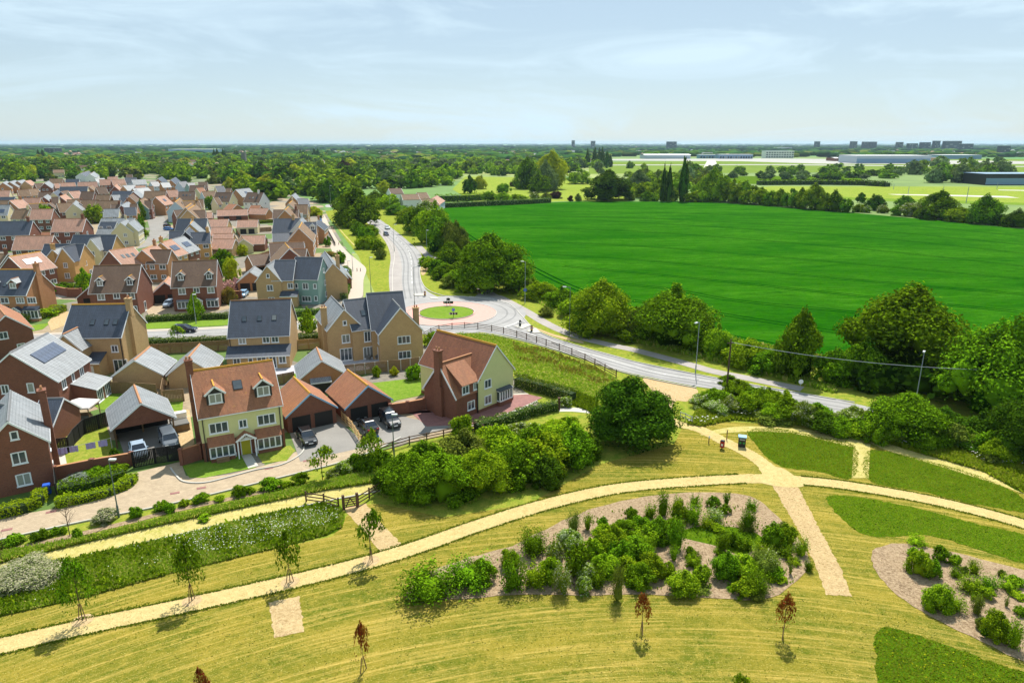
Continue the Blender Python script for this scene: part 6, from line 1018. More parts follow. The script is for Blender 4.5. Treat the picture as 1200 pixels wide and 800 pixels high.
# --- hedges
def hedge(px, w, h, mat, label, n=230, size=.2, cat='hedge', world=False, z0=0, rag=.1):
    P = path_pts(px, .8, world); V = []; F = []; P0 = P[0]; k = len(P); b = MB(); hw = w*.36
    L2 = offs([tuple(p) for p in P], hw); R2 = offs([tuple(p) for p in P], -hw)
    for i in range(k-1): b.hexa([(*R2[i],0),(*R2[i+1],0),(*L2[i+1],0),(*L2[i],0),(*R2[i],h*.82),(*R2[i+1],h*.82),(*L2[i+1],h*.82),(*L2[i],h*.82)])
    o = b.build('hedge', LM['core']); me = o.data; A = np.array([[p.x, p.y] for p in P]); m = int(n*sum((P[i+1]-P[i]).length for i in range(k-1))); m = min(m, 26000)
    i = rng.integers(0, k-1, m); t = rng.random(m)[:,None]; c = A[i]*(1-t)+A[i+1]*t; d = A[i+1]-A[i]; d /= np.linalg.norm(d, axis=1)[:,None]+1e-9; nr = np.stack([-d[:,1], d[:,0]], 1); f = rng.random(m); zz = rng.random(m)*h; lat = np.where(f < .36, -1, np.where(f < .6, 1, rng.uniform(-1,1,m))); top = f >= .6; zz = np.where(top, h, zz)
    bumps = 1+rag*np.sin(i*1.7)+rag*.6*np.sin(i*.61+1); lat = lat*w/2*(bumps)+rng.normal(0,.05,m); zz = zz*(bumps)+rng.normal(0,.05,m); C = np.concatenate([c+nr*lat[:,None], np.maximum(zz,.02)[:,None]], 1)
    N = np.where(top[:,None], np.array([0,0,1.0]), np.concatenate([nr*np.sign(lat)[:,None], .3*np.ones((m,1))], 1)); V, F = cards(C, N, size*rng.uniform(.7,1.4,m)); leaf = npmesh('leaves', V, F, [LM[mat]]); link('leaves', leaf, o); tag(o, label, cat); return o
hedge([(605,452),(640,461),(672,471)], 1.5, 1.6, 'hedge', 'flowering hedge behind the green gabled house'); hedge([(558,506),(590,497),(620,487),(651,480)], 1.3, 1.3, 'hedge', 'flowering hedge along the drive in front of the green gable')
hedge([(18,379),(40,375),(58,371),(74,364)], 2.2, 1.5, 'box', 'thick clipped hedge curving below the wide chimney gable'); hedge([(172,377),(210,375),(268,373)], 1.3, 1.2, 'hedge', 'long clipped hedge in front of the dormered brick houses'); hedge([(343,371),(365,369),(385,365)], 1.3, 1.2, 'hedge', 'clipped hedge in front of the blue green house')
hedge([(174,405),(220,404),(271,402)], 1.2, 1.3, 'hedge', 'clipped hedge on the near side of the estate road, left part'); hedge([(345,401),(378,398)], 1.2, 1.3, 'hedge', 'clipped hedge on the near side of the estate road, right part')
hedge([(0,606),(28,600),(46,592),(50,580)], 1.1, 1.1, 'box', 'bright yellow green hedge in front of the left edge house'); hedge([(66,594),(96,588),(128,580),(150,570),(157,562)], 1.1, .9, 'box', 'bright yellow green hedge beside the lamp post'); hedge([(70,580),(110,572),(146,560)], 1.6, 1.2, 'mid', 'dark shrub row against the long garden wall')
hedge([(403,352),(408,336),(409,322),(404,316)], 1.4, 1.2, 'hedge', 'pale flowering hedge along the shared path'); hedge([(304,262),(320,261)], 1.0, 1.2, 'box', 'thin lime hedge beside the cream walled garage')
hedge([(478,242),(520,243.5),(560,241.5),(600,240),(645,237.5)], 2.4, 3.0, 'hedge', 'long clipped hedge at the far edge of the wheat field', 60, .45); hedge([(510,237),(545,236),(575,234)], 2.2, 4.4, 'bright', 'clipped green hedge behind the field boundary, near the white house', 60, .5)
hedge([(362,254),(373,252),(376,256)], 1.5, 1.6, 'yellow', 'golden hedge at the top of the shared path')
# --- stuff: rough grass, flowers, weeds
def scatter(poly, n, world=False):
    P = poly if world else [G(*p) for p in poly]; A = np.array(P); lo, hi = A.min(0), A.max(0); o = np.zeros((0,2))
    while len(o) < n: q = rng.uniform(lo, hi, (n*3, 2)); o = np.concatenate([o, q[inpoly(P, q[:,0], q[:,1])]])
    return o[:n]
def blades(name, poly, n, h, mat, label, w=.25, cat='grass', world=False, var=.4, lean=.35, z=.0, clump=0):
    p = scatter(poly, n, world); 
    if clump: d = np.sin(p[:,0]*clump)*np.sin(p[:,1]*clump*1.3+p[:,0]*.7)+rng.normal(0,.45,n); p = p[d > .1]; n = len(p)
    a = rng.uniform(0, math.pi, n); hh = h*rng.uniform(1-var, 1+var, n); dx = np.stack([np.cos(a), np.sin(a), 0*a], 1)*w*.5*rng.uniform(.6,1.3,n)[:,None]; ln = rng.normal(0, lean, (n,2))*hh[:,None]
    B = np.concatenate([p, np.full((n,1), z)], 1); T = B+np.concatenate([ln, hh[:,None]], 1); V = np.stack([B-dx, B+dx, T+dx*.45, T-dx*.45], 1).reshape(-1,3); me = npmesh(name, V, np.arange(n*4).reshape(n,4), [LM[mat]]); o = link(name, me); return tag(o, label, cat, kind='stuff')
ROUGH = [(-160,700),(0,672),(100,652),(200,630),(300,605),(385,590),(403,600),(400,618),(380,628),(300,648),(200,672),(100,700),(0,722),(-160,760)]
o = sheet('rough_strip', ROUGH, 'long', .035); blades('long_grass', ROUGH, 70000, .22, 'grassl', 'long green grass filling the rough strip beside the park path', .16); blades('brambles', ROUGH, 16000, .34, 'bright', 'leafy brambles and nettles in the rough strip', .3, 'undergrowth', clump=.9)
o = sheet('verge_planting', [(-160,676),(0,648),(100,630),(200,606),(300,584),(400,562),(445,552),(450,562),(380,572),(300,590),(200,612),(100,636),(0,660),(-160,690)], 'long', .032); blades('verge_grass', [(-160,680),(0,650),(100,633),(200,608),(300,586),(400,562),(450,552),(450,564),(380,575),(300,592),(200,613),(100,636),(0,660),(-160,692)], 34000, .4, 'grassl', 'long grass on the bank between the street and old track', .14)
strip('mulch_strip', [(-60,660),(50,636),(150,612),(205,598),(300,578),(340,568)], .8, 'chip', .042)
def flowers(name, poly, n, z, s, label, mat='cow', clump=0):
    p = scatter(poly, n)
    if clump: d = np.sin(p[:,0]*clump+1)*np.sin(p[:,1]*clump*1.7); p = p[d > .2]; n = len(p)
    C = np.concatenate([p, (z*rng.uniform(.7,1.2,len(p)))[:,None]], 1); V, F = cards(C, np.tile([0,0,1.0],(len(p),1)), s*rng.uniform(.6,1.4,len(p)), .8, .3); o = link(name, npmesh(name, V, F, [LM[mat]])); tag(o, label, 'flowers', kind='stuff')
flowers('cow_parsley', ROUGH, 700, .34, .09, 'white cow parsley flowering in the rough strip', clump=.8); flowers('cow_parsley', [(200,628),(395,592),(398,612),(300,640),(210,660)], 800, .36, .1, 'thick white cow parsley at the end of the rough strip')
SCR = [(806,497),(820,478),(850,468),(880,470),(960,482),(1060,508),(1200,545),(1260,580),(1200,578),(1150,552),(1060,526),(1000,506),(930,498),(860,492),(820,500)]
sheet('scrub_ground', SCR, 'long', .033); blades('scrub_grass', SCR, 30000, .4, 'uncut', 'tall grass along the scrub band above the park', .25); flowers('white_umbels', SCR, 1500, .8, .25, 'white umbel flowers in the scrub band', clump=.4)
blades('field_margin', [(612,345),(640,360),(680,385),(760,405),(860,430),(980,462),(980,455),(860,418),(760,392),(690,375),(640,350)], 9000, .5, 'grassl', 'rough grass along the foot of the field hedge', .4)
BANK = [(505,398),(540,390),(575,392),(640,410),(700,432),(725,446),(720,470),(700,480),(672,468),(640,455),(604,440),(590,420),(560,402),(530,408),(505,415)]
sheet('scrub_bank', BANK, 'verge', .035); blades('bank_grass', BANK, 16000, .2, 'grassl', 'rough grass on the bank below the roundabout fence', .3); blades('bank_dead_stems', [(600,400),(640,410),(700,432),(720,446),(700,450),(640,430),(606,420)], 2600, .35, 'autumn', 'brown dead growth on the fence bank', .35, 'undergrowth', clump=.8)
blades('bank_weeds', [(604,440),(660,455),(700,470),(700,486),(640,462)], 5000, .4, 'bright', 'fresh green weeds below the bank', .35, 'undergrowth')
M2 = [(-100,735),(0,712),(200,670),(390,628),(445,600),(520,606),(620,590),(700,545),(790,520),(850,500),(1000,500),(1200,560),(1300,600),(1400,900),(-300,900)]
blades('meadow_tufts', M2, 26000, .05, 'tuft', 'short grass tufts over the mown meadow', .12, clump=.6); blades('dry_tufts', M2, 26000, .05, 'dry', 'dry straw coloured tufts over the mown meadow', .14, clump=.45)
for k, PP in enumerate(PATCH): blades('uncut_grass', PP, 13000, .09, ('uncut','grassl')[k % 2] if 0 else 'uncut', 'uncut dark green grass patch '+['nearest the black bin','above the right hand path','below the right hand path','in the bottom right corner'][k], .12, world=True)
for k, PP in enumerate(PATCH): blades('clover', PP, 1500, .08, 'mid', 'darker clover clumps in the uncut grass '+['nearest the black bin','above the right hand path','below the right hand path','in the bottom right corner'][k], .2, 'clover', world=True, clump=1.3)
flowers('yellow_flowers', [(1021,735),(1080,745),(1230,805),(1250,860),(1020,880)], 260, .22, .12, 'yellow flowers dotted in the bottom right grass', 'yellow'); blades('bed_weeds', [(600,690),(930,690),(940,640),(860,590),(700,600),(600,650)], 3500, .2, 'bright', 'low weeds coming up through the wood chip', .16, 'weeds', clump=.8)
blades('crop_edge', [(520,262),(560,300),(640,348),(700,372),(860,404),(980,430),(980,420),(860,396),(700,362),(640,338),(560,290)], 9000, .3, 'grassl', 'uneven crop edge along the wheat field', .4)

def edge_tufts(px, width, n, mat, label):
    w = smooth([G(*p) for p in px], False, 20); A = np.array(w); i = rng.integers(0, len(A)-1, n); t = rng.random(n)[:,None]; c = A[i]*(1-t)+A[i+1]*t; d = A[i+1]-A[i]; d /= np.linalg.norm(d, axis=1)[:,None]; nr = np.stack([-d[:,1], d[:,0]], 1); sg = np.where(rng.random(n) < .5, -1, 1)[:,None]
    p = c+nr*sg*(width/2+np.abs(rng.normal(0,.14,n))[:,None]-.06); a = rng.uniform(0, math.pi, n); hh = rng.uniform(.04,.13,n); dx = np.stack([np.cos(a), np.sin(a), 0*a], 1)*.06; B = np.concatenate([p, np.full((n,1), .03)], 1); T = B+np.concatenate([rng.normal(0,.03,(n,2)), hh[:,None]], 1)
    V = np.stack([B-dx, B+dx, T+dx*.4, T-dx*.4], 1).reshape(-1,3); tag(link('edge_grass', npmesh('edge_grass', V, np.arange(n*4).reshape(n,4), [LM[mat]])), label, 'grass', kind='stuff')
edge_tufts([(-60,770),(0,757),(100,734),(200,713),(300,691),(400,667),(480,644),(560,616),(640,591),(720,573),(800,565),(870,561)], 2.05, 9000, 'tuft', 'grass creeping over the edges of the main gravel path')
edge_tufts([(940,563),(1000,570),(1100,588),(1200,614),(1330,655)], 2.05, 3500, 'tuft', 'grass creeping over the right hand path edges')
# ---------------------------------------------------------------- distance: parks, belts, airport, town
M['brownish'] = plain('weathered_stone', (120,116,110), .9, .1)
far_l = [(711.7,235.8,36,53,'round','dark','low','large dark rounded tree standing alone at the far field edge'),(646,222,44,38,'round','yellow','low','tall yellow green tree in the parkland beyond the field'),(618,221,35,30,'tall','mid','low','tall dense green tree left of the yellow green one'),(638,224,34,30,'round','grey','low','grey green tree in front of the yellow green one'),(632,226,26,24,'round','mid','low','dark green tree at the foot of the grey green one'),(776.7,236,42,7,'tall','dark','low','left one of the slim poplars at the field edge'),(783,236,40,8,'tall','dark','low','middle one of the slim poplars at the field edge'),(799.5,236.4,50,10,'tall','dark','low','tallest slim poplar at the far field edge'),(306,211,20,22,'round','purple','low','large copper leaved tree behind the estate'),(404,206,18,20,'round','purple','tiny','dark copper tree left of the main road trees'),(341,205,14,14,'round','purple','tiny','small purple grey tree behind the estate'),
  (376,208,19,28,'round','bright','low','light green domed tree behind the estate'),(402,230,26,42,'round','bright','low','wide yellow green tree left of the far road bend'),(385,238,26,22,'round','dark','low','dark tree beside the distant lamp post'),(452,210,20,22,'round','dark','tiny','dark round tree above the white houses'),(484,221,19,22,'round','mid','tiny','tree right behind the white houses'),(551,227,21,16,'round','dark','tiny','dark upright tree by the parkland hedge'),(563,222,16,14,'bush','yellow','tiny','golden bush by the parkland hedge'),(703,203,5,7,'bush','purple','tiny','tiny purple tree in the parkland'),(747,224,24,26,'round','grey','low','grey green willow behind the field'),(678,216,18,26,'round','bright','tiny','spreading light green tree in the parkland'),(1098,257,33,38,'round','mid','low','round headed tree on the right hand field edge'),(1122,260.5,18,30,'bush','bright','low','low light green bush right of the round headed tree'),(1151,263,34,36,'round','mid','low','second round headed tree on the right hand field edge'),(1193,267,22,32,'bush','dark','low','dark bush at the right end of the far field edge'),(1024,247,19,20,'bush','dark','low','dark bush by the pale field'),(1008,238,12,10,'round','dark','tiny','small dark tree by the pale field'),(835,236.5,38,32,'round','bright','low','tall light green willow right of the poplars'),(951,246,30,28,'round','bright','low','light green tree in the middle of the far field edge'),(1059,242,13,18,'bush','mid','tiny','rounded bush beside the sports field'),(1066,254,17,24,'bush','white','low','pale flowering bush on the field edge')]
for q in far_l: ptree(*q, parts=False, name='poplar_tree' if 'poplar' in q[7] else 'broadleaf_tree')
for i, (x, y, hp) in enumerate([(688,196,21),(697,196,22),(702,195,21),(706,196,22),(711,197,20),(715,196,14),(310,186,10),(353,188,13),(369,188,13),(373,188,13),(356,188,11),(52,190,14),(47,190,14),(256,190,15),(263,190,15),(252,189,13),(276,187,10),(278,188,11)]): ptree(x, y, hp, 5.5, 'tall', 'dark', 'tiny', 'distant dark poplar in the tree belt', group='distant poplars', parts=False, name='poplar_tree')
for i, (x, y, hp, wp, mt) in enumerate([(848,237,30,26,'bright'),(860,238,26,28,'bright'),(870,239,26,27,'bright'),(882,240,22,27,'bright'),(892,240,20,18,'bright'),(903,241.5,18,18,'mid'),(914,242,20,20,'bright'),(927,243.5,22,20,'mid'),(938,244.5,24,18,'bright'),(965,247,20,27,'bright'),(978,248,24,22,'mid'),(990,249,16,16,'mid'),(825,237,14,18,'bright'),(1005,249,10,12,'bright'),(1015,249.5,9,10,'white'),(1035,250,10,12,'white'),(1050,253,12,14,'mid'),(1078,256,12,14,'mid'),(1088,258,13,18,'dark'),(1108,259,12,16,'dark'),(1136,262,12,14,'mid'),(1168,264.5,14,18,'dark'),(1180,266,12,14,'mid'),(766,236,10,12,'bright'),(757,236,12,14,'mid'),(790,236,16,12,'bright'),(808,237,12,16,'bright'),(816,237,8,12,'olive'),(738,235,10,12,'olive'),(678,236,9,8,'olive'),(668,236,7,6,'purple'),(651,233,9,14,'purple'),(640,234,8,12,'olive'),(626,233,8,12,'white'),(608,236,9,22,'bright'),(590,238,13,18,'bright'),(575,237,13,18,'mid'),(590,226,11,16,'mid'),(602,219,7,8,'purple')]): ptree(x, y, hp, wp, 'bush' if hp < 20 else 'round', mt, 'low', 'tree in the line along the far wheat field edge', group='trees along the far edge of the wheat field, '+mt, parts=False, name='broadleaf_tree')
def leafy(name, poly, n, hr, wr, mat, label):
    P = scatter(poly, n); V = []; Q = []; T = []; nv = 0; pr = proto('bush', 'tiny')
    D = []
    for me in pr: 
        v = np.zeros(len(me.vertices)*3, np.float32); me.vertices.foreach_get('co', v); q = [tuple(p.vertices) for p in me.polygons if len(p.vertices) == 4]; t = [tuple(p.vertices) for p in me.polygons if len(p.vertices) == 3]; D.append((v.reshape(-1,3), np.array(q), np.array(t)))
    for i, p in enumerate(P):
        v, q, t = D[i % len(D)]; h = random.uniform(*hr); w = h*random.uniform(*wr); a = random.random()*6.28; c, s_ = math.cos(a), math.sin(a); vv = (v@np.array([[c,s_,0],[-s_,c,0],[0,0,1]]))*np.array([w,w,h])+np.array([p[0],p[1],0]); V.append(vv); Q.append(q+nv); T.append(t+nv); nv += len(v)
    o = link(name, npmesh(name, np.concatenate(V), np.concatenate(Q), [LM[mat]], None, np.concatenate(T))); return tag(o, label, 'woodland', kind='stuff')
def belt(poly, n, hr, wr, mats, lab, grp):
    lo = (min(p[0] for p in poly), min(p[1] for p in poly)); hi = (max(p[0] for p in poly), max(p[1] for p in poly)); c = 0
    while c < n:
        x, y = random.uniform(lo[0], hi[0]), random.uniform(lo[1], hi[1])
        if not inpoly(poly, np.array([x]), np.array([y]))[0]: continue
        mt = random.choice(mats); h = random.uniform(*hr); plant(x, y, h, h*random.uniform(*wr), 'round' if random.random() < .8 else 'bush', mt, 'tiny' if y < 205 else 'low', lab, group=grp, parts=False, name='broadleaf_tree'); c += 1
MX = ['bright','mid','dark','bright','yellow','grey','bright','mid','purple' if 0 else 'bright']
belt([(-20,192),(150,188),(300,186),(420,190),(436,200),(425,228),(395,236),(366,243),(360,232),(336,230),(322,242),(296,230),(262,223),(240,215),(150,210),(0,214)], 110, (9,17), (.9,1.5), MX, 'rounded tree in the thick belt behind the estate', 'trees in the belt behind the estate')
belt([(310,206),(345,222),(372,240),(380,236),(360,214),(330,206)], 12, (9,12), (.9,1.4), ['mid','bright'], 'tree directly behind the estate\'s last houses', 'trees behind the last houses'); belt([(430,190),(560,187),(640,190),(600,205),(545,207),(520,218),(500,216),(466,214),(452,226),(440,232)], 40, (9,16), (.9,1.4), MX, 'tree in the woodland left of the parkland', 'trees left of the parkland')
belt([(560,190),(690,190),(690,204),(560,206)], 20, (9,15), (.9,1.4), ['mid','grey','mid','bright'], 'tree in the row behind the parkland', 'trees behind the parkland'); belt([(690,200),(760,196),(835,204),(830,230),(742,233),(735,214)], 30, (7,13), (.9,1.4), ['bright','mid','grey','bright','olive'], 'tree between the parkland and the runway', 'trees near the runway end')
belt([(1060,206),(1100,194),(1170,196),(1180,210),(1150,215),(1080,214)], 26, (11,18), (1,1.5), ['mid','bright','mid','grey'], 'tree in the clump left of the low hangar', 'trees left of the low hangar'); leafy('airfield_scrub', [(820,199),(900,198),(1100,197),(1170,203),(1100,213),(1010,211),(830,209)], 46, (5,9), (1.3,2.2), 'mid', 'bushy growth between the fields and the airfield'); belt([(795,207),(880,205),(1060,205),(1060,211),(800,211)], 24, (5,8), (1.2,2), ['mid','dark','grey'], 'bushy tree in the hedge line before the airfield', 'hedge line before the airfield')
belt([(455,222),(470,217),(505,217),(510,222),(480,221)], 6, (6,10), (1,1.4), ['mid','bright'], 'tree around the white houses', 'trees around the white houses')
hedge([(888,216.8),(960,216.4),(1010,217),(1040,219)], 8, 4, 'dark', 'low dark hedge between the pale field and green field', 10, 1.6)
def clumps(name, pts, hs, ws, mat, label, base_ico, jitter=1):
    v0, f0 = base_ico; n = len(pts); V = []; F = []; a = rng.uniform(0, 6.28, n)
    for i in range(n):
        v = bumpy(v0, .28, 2.2, i*1.3); c, s = math.cos(a[i]), math.sin(a[i]); v = v@np.array([[c,s,0],[-s,c,0],[0,0,1]]); V.append(v*np.array([ws[i]/2,ws[i]/2,hs[i]*.55])+np.array([pts[i][0],pts[i][1],hs[i]*.42])); F.append(f0+i*len(v0))
    me = npmesh(name, np.concatenate(V), np.zeros((0,4), int), [LM[mat]], None, np.concatenate(F)); o = link(name, me); return tag(o, label, 'woodland', kind='stuff')
BB = [(-40,190),(150,186),(300,184),(430,186),(440,240),(398,238),(366,243),(360,235),(338,233),(326,243),(316,240),(300,230),(285,228),(262,225),(244,218),(215,214),(180,212),(100,211),(40,214),(-40,217)]
for mt, n in (('mid',170),('dark',50),('bright',270),('olive',60)): leafy('belt_woodland', BB, n, (7,13), (1.1,1.8), mt, 'woodland filling the belt behind the estate, '+mt+' green')
B3 = [(430,188),(560,186),(700,188),(700,203),(600,206),(545,208),(520,219),(500,217),(470,215),(455,226),(440,236)]
for mt, n in (('bright',190),('dark',50),('grey',70)): leafy('belt_woodland', B3, n, (6,12), (1.1,1.8), mt, 'woodland filling the ground left of the parkland, '+mt+' green')
leafy('belt_woodland', [(735,206),(840,204),(835,234),(742,234)], 40, (5,9), (1.1,1.8), 'bright', 'low growth between the parkland and runway')
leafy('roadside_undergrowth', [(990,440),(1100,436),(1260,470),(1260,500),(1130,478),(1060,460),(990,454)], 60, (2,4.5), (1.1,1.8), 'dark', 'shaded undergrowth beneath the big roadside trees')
leafy('hedge_growth', [(612,340),(690,370),(760,398),(860,424),(980,452),(980,438),(860,408),(760,384),(690,362),(640,342)], 90, (1.2,2.4), (1.1,1.9), 'mid', 'continuous hedge growth at the foot of the field trees')
def screenpts(n, x0, x1, y0, y1, ex=()):
    o = []
    while len(o) < n:
        x, y = random.uniform(x0, x1), y0+(y1-y0)*random.random()
        if any(a <= x <= b_ and c <= y <= d for a, b_, c, d in ex): continue
        o.append(G(x, y))
    return o
EX = [(700,1400,184.5,200)]
for k, (mt, lab, n, y0, y1, ic, hr) in enumerate([('far','distant woodland and hedgerows, middle green',800,176,191,ICO2,(7,14)),('dark','distant woodland and hedgerows, darker',700,176,191,ICO2,(7,14)),('olive','distant woodland and hedgerows, paler',500,176,191,ICO2,(6,12)),('far','far-off wooded skyline',3000,169.6,178,ICO1,(8,17)),('teal','far-off darker woods near the skyline',2600,169.4,178,ICO1,(8,16))]):
    p = screenpts(n, -120, 1320, y0, y1, EX); hs = [random.uniform(*hr) for _ in p]; ws = [h*random.uniform(1.2,3.0)*(1+math.hypot(*q)/4500) for h, q in zip(hs, p)]; clumps('distant_woodland', p, hs, ws, mt, lab, ic)
p = screenpts(500, -120, 1320, 168.6, 169.2); clumps('horizon_woodland', p, [random.uniform(12,30) for _ in p], [random.uniform(200,700) for _ in p], 'far', 'tree line on the horizon', ICO1)
def town(name, n, x0, x1, y0, y1, wallm, roofm, lab, ex=(), hr=(5,8), wr=(8,16)):
    b = MB()
    for (X, Y) in screenpts(n, x0, x1, y0, y1, ex):
        w_ = random.uniform(*wr); d_ = random.uniform(7,10); h_ = random.uniform(*hr); z = h_*.6; a = random.choice((0,1)); hw, hd = (w_/2, d_/2) if a else (d_/2, w_/2); b.box(X-hw, X+hw, Y-hd, Y+hd, 0, z)
        if a: b.poly([(X-hw-.3,Y-hd-.4,z),(X+hw+.3,Y-hd-.4,z),(X+hw+.3,Y,h_+1),(X-hw-.3,Y,h_+1)], 1); b.poly([(X-hw-.3,Y,h_+1),(X+hw+.3,Y,h_+1),(X+hw+.3,Y+hd+.4,z),(X-hw-.3,Y+hd+.4,z)], 1)
        else: b.poly([(X-hw-.3,Y-hd,z),(X,Y-hd,h_+1),(X,Y+hd,h_+1),(X-hw-.3,Y+hd,z)], 1); b.poly([(X,Y-hd,h_+1),(X+hw+.3,Y-hd,z),(X+hw+.3,Y+hd,z),(X,Y+hd,h_+1)], 1); b.poly([(X-hw,Y-hd,z),(X+hw,Y-hd,z),(X,Y-hd,h_+.9)])
    tag(b.build(name, [M[wallm], M[roofm]]), lab, 'houses', kind='stuff')
town('distant_houses', 700, -60, 700, 175, 192, 'white', 'tan', 'roofs of the distant town among trees, pale walled', EX); town('distant_houses', 420, -60, 1300, 171, 184, 'red', 'pink', 'roofs of the far town among trees, brick walled', EX); town('distant_houses', 200, 350, 1300, 171, 183, 'white', 'lslate', 'far pale roofs near the skyline', EX, (5,9), (12,40)); town('distant_houses', 70, -20, 430, 188, 204, 'white', 'tan', 'older houses in the tree belt behind the estate')
def block(name, x0, x1, yb, yt, depth_m, wall, roof, lab, cat, curved=False, storeys=0, bays=0, frontm=None, group=None):
    X0, Y = G(x0, yb); X1, _ = G(x1, yb); w_ = X1-X0; d = depth(x0, yb); h_ = (yb-yt)*d/(FPX*cp); e = empty(name, (X0+X1)/2, Y, 0, 0, lab, cat, group); b = MB(); b.box(-w_/2, w_/2, 0, depth_m, 0, h_*(.8 if curved else .96)); b.build('wall', M[wall], e); r = MB()
    if curved:
        n = 8
        for i in range(n): a0 = math.pi*i/n; a1 = math.pi*(i+1)/n; r.poly([(-w_/2-1,depth_m/2-depth_m/2*math.cos(a0),h_*.8+h_*.22*math.sin(a0)),(w_/2+1,depth_m/2-depth_m/2*math.cos(a0),h_*.8+h_*.22*math.sin(a0)),(w_/2+1,depth_m/2-depth_m/2*math.cos(a1),h_*.8+h_*.22*math.sin(a1)),(-w_/2-1,depth_m/2-depth_m/2*math.cos(a1),h_*.8+h_*.22*math.sin(a1))])
    else: r.box(-w_/2-.5, w_/2+.5, -.5, depth_m+.5, h_*.96+.01, h_)
    r.build('roof', M[roof], e)
    for s_ in range(storeys):
        z = h_*(.08+.88*s_/storeys); n = bays or max(2, int(w_/6))
        for i in range(n): link('window', boxmesh('window', (-w_/n*.32, w_/n*.32, -.25, .0, 0, h_*.88/storeys*.55), M['glass']), e, Matrix.Translation((-w_/2+w_*(i+.5)/n, 0, z)))
    if frontm: g = MB(); g.box(-w_/2+1, w_/2-1, -.3, 0, .5, h_*.6); g.build('front', M[frontm], e)
    return e
M['concrete'] = plain('tower_concrete', (58,66,78), .9, .08); M['metal'] = plain('pale_metal_cladding', (176,188,198), .6, .05); M['warehouse'] = plain('white_metal_roof', (225,226,224), .6, .03); M['bluemetal'] = plain('blue_metal_cladding', (120,150,178), .6, .06)
for i, (x0,x1,yb,yt,lab) in enumerate([(955,960.6,172,166,'slim tower block standing alone left of the others'),(997,1004,172.5,166,'first of the three matching tower blocks'),(1011,1018,172.5,166.4,'second of the three matching tower blocks'),(1020,1027,172.5,166.4,'third of the three matching tower blocks'),(1051,1058,172.5,166.8,'tower block between the trio and the cluster'),(1064,1075,173,168.2,'low wide block at the left of the tower cluster'),(1079,1090,173,167,'pale slab block in the tower cluster'),(1094,1101,173,165.4,'tallest slim tower in the cluster'),(1106,1126,173,165.6,'very wide slab block, largest on the skyline'),(1126,1140,173.5,168.6,'lower block right of the widest slab'),(1173,1183,178,171,'nearer tower block at the right end'),(669.5,674,171,164.8,'left small tower on the middle skyline'),(692,698,171,165.4,'right small tower on the middle skyline'),(781,793,172,166.2,'wide block on the skyline above the poplars')]): block('tower_block', x0+.5, x1-.5, yb+4.2, yt+.5, 25, 'concrete', 'metal', lab, 'tower block', storeys=5, bays=4)
block('hangar', 755, 809, 186.2, 181.2, 60, 'metal', 'warehouse', 'long white roofed hangar left of the runway', 'hangar', True); block('terminal_building', 820, 840, 185.8, 181.6, 30, 'bluemetal', 'warehouse', 'blue grey airport building left of the runway end', 'airport building', storeys=1); block('terminal_building', 843, 882, 186.2, 181.4, 30, 'bluemetal', 'warehouse', 'long blue airport shed right of the runway end', 'airport building', storeys=1); block('office_building', 897, 930, 185.4, 177.4, 30, 'white', 'metal', 'white framed office building beside the apron', 'office building', storeys=3); block('warehouse', 912, 928, 176.5, 173.2, 60, 'metal', 'warehouse', 'pale roofed warehouse above the white offices', 'warehouse')
block('hangar', 1003, 1090, 191.5, 183, 70, 'metal', 'warehouse', 'biggest grey hangar beside the apron', 'hangar', False, 1, 11, 'bluemetal'); block('hangar', 1090, 1100, 190.5, 185, 50, 'tan' if 0 else 'buff', 'metal', 'small tan shed at the end of the big hangar', 'shed'); block('hangar', 978, 991, 189, 185, 40, 'red', 'warehouse', 'small round roofed red fronted hangar', 'hangar', True); block('hangar', 992, 1002, 189.5, 184.4, 40, 'metal', 'warehouse', 'small round roofed pale hangar', 'hangar', True); block('hangar', 1104, 1150, 186.5, 182, 60, 'bluemetal', 'warehouse', 'blue grey sheds behind the tree clump', 'hangar')
block('sports_hall', 1153, 1240, 217, 204.5, 30, 'plastic_blk', 'bluemetal', 'low dark building with pale blue roof by the sports field', 'building', False, 1, 8, 'bluemetal'); block('warehouse', 198, 250, 181, 175.4, 90, 'bluemetal', 'warehouse', 'long white roofed warehouse above the tree belt', 'warehouse'); block('office_block', 53, 66, 183, 174.2, 30, 'concrete', 'metal', 'grey blue office block on the left skyline', 'office block', storeys=4); block('warehouse', 148, 196, 181.5, 178.8, 60, 'metal', 'warehouse', 'low pale warehouse left of the long one', 'warehouse'); block('warehouse', 0, 40, 186, 183.5, 30, 'white', 'pink', 'row of low pinkish roofs far left', 'building')
X, Y = G(287, 196); e = empty('church', X, Y, label='dark stone church tower rising behind the estate trees', cat='church'); m_ = px_m(287,196); b = MB(); b.box(-3,3,-3,3,0,m_*16); b.build('tower', M['brownish'], e); b = MB(); [b.box(sx*2.6-.4,sx*2.6+.4,sy*2.6-.4,sy*2.6+.4,m_*16+.01,m_*16+1) for sx in (-1,1) for sy in (-1,1)]; b.build('battlement', M['brownish'], e); b = MB(); b.box(-22,-3.1,-4,4,0,6); b.build('nave', M['brownish'], e); b = MB(); b.slab([(-22,-4.4,6),(-3.1,-4.4,6),(-3.1,0,9),(-22,0,9)],.2); b.slab([(-22,0,9),(-3.1,0,9),(-3.1,4.4,6),(-22,4.4,6)],.2); b.build('roof', M['brown'], e)
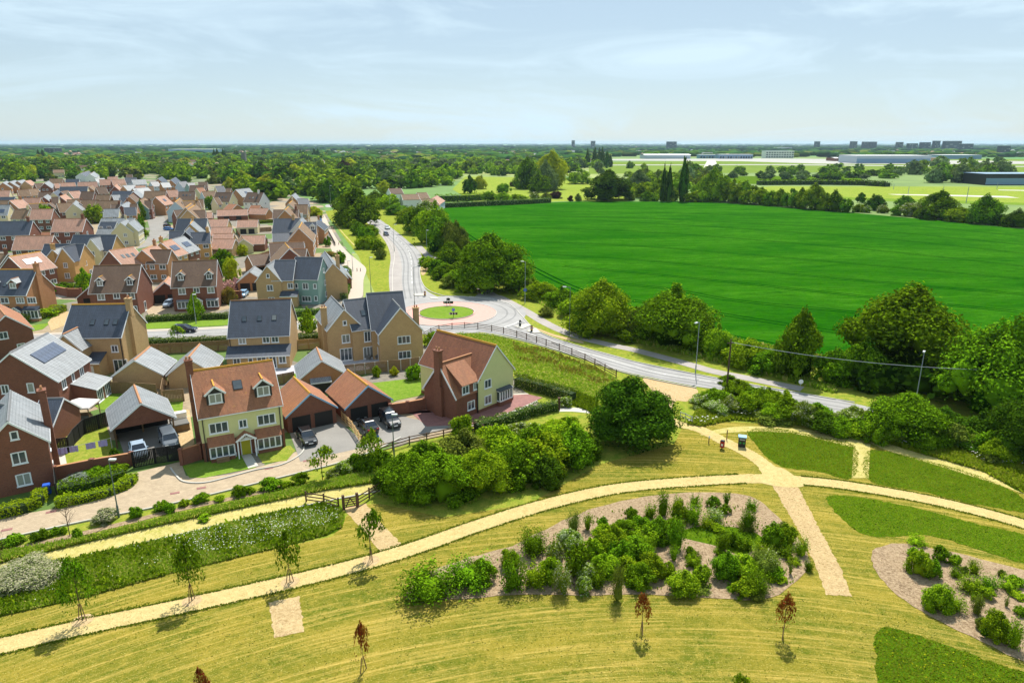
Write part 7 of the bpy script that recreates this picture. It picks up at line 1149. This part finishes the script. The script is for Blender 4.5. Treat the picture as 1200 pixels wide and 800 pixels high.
for q in [(470,228,490,227.5,'white','tan',7.5,'white farmhouse with sandy roof beyond the field corner',5),(488,226,500,225.5,'white','tan',8,'second white house range at the field corner',5),(493,234,510,233,'white','tan',8,'white gabled house nearest the wheat field',5),(505,233,512,229,'blue','pink',7,'pale blue gabled end building by the boundary hedge',4.2),(455,221,470,220.5,'white','brown',8,'brown roofed house among the trees behind the white houses',5),(342,211,352,208,'blue','tan',8.5,'blue gabled house in the trees behind the estate',5),(325,208,338,207.6,'cream','tan',8.5,'pale house half hidden in the tree belt',5),(352,212,368,211.6,'cream','brown',8.5,'brown roofed house right of the blue gable',5),(94,203,104,200,'white','slate',8,'white gabled house between two round trees',5),(62,199,75,198.8,'cream','tan',8,'roofs among the trees at the far left',5),(105,204,110,201,'white','lslate',8,'small white house beside the round tree',4.6)]:
    h = H('farmhouse' if 'farm' in q[7] else 'house', q[:4], q[6], 4.4, q[8], q[4], q[5], q[7], 'house', near=False, ridge='rbrown'); auto(h, 1, 'F', 'R' if abs(q[1]-q[3]) < 2 else 'L')
for x, y, hp in ((1064,228,9),(1105,226,8),(1132,238,18),(1047,222,6),(1168,222,8)):
    X, Y = G(x, y); e = empty('sports_pole', X, Y, label='thin pale pole on the sports field', cat='pole', group='poles on the sports field'); b = MB(); b.cyl((0,0,0),(0,0,hp*px_m(x,y)),.22,.15,6); b.build('pole', M['steel'], e)
# ---------------------------------------------------------------- air
b = MB(); b.box(-26500, 26500, -26500, 26500, -1, 90); hz = b.build('haze', plain('haze_dummy', (255,255,255))); t = NT('haze_air'); hz.data.materials[0] = t.m
v = t.n('ShaderNodeVolumePrincipled', {'Color': (.6,.84,1,1), 'Density': .000045, 'Anisotropy': .3}); t.t.links.new(v.outputs[0], t.out.inputs['Volume']); hz['kind'] = 'stuff'; hz['label'] = 'pale blue air that fades the distance'; hz['category'] = 'haze'

# ---------------------------------------------------------------- labels: look-alikes get their place in the row
TENS = ['','','twenty','thirty','forty','fifty','sixty','seventy','eighty','ninety']; ONES = ['','first','second','third','fourth','fifth','sixth','seventh','eighth','ninth']
def ordn(n):
    if n <= 20: return ORD[n-1]
    if n < 100: return (TENS[n//10]+'-'+ONES[n%10]) if n % 10 else TENS[n//10][:-1]+'ieth'
    return 'hundred-and-'+ordn(n-100) if n > 100 else 'hundredth'
dl = {}
for o in COL.objects:
    if o.parent is None and 'label' in o.keys() and o.get('kind') is None: dl.setdefault(o['label'], []).append(o)
for lab, os_ in dl.items():
    if len(os_) > 1:
        os_.sort(key=lambda o: o.location.x/max(1, o.location.y))
        for i, o in enumerate(os_): o['label'] = f'{lab}, {ordn(i+1)} from left'
        if len(lab.split()) > 13: print('LONG', lab)
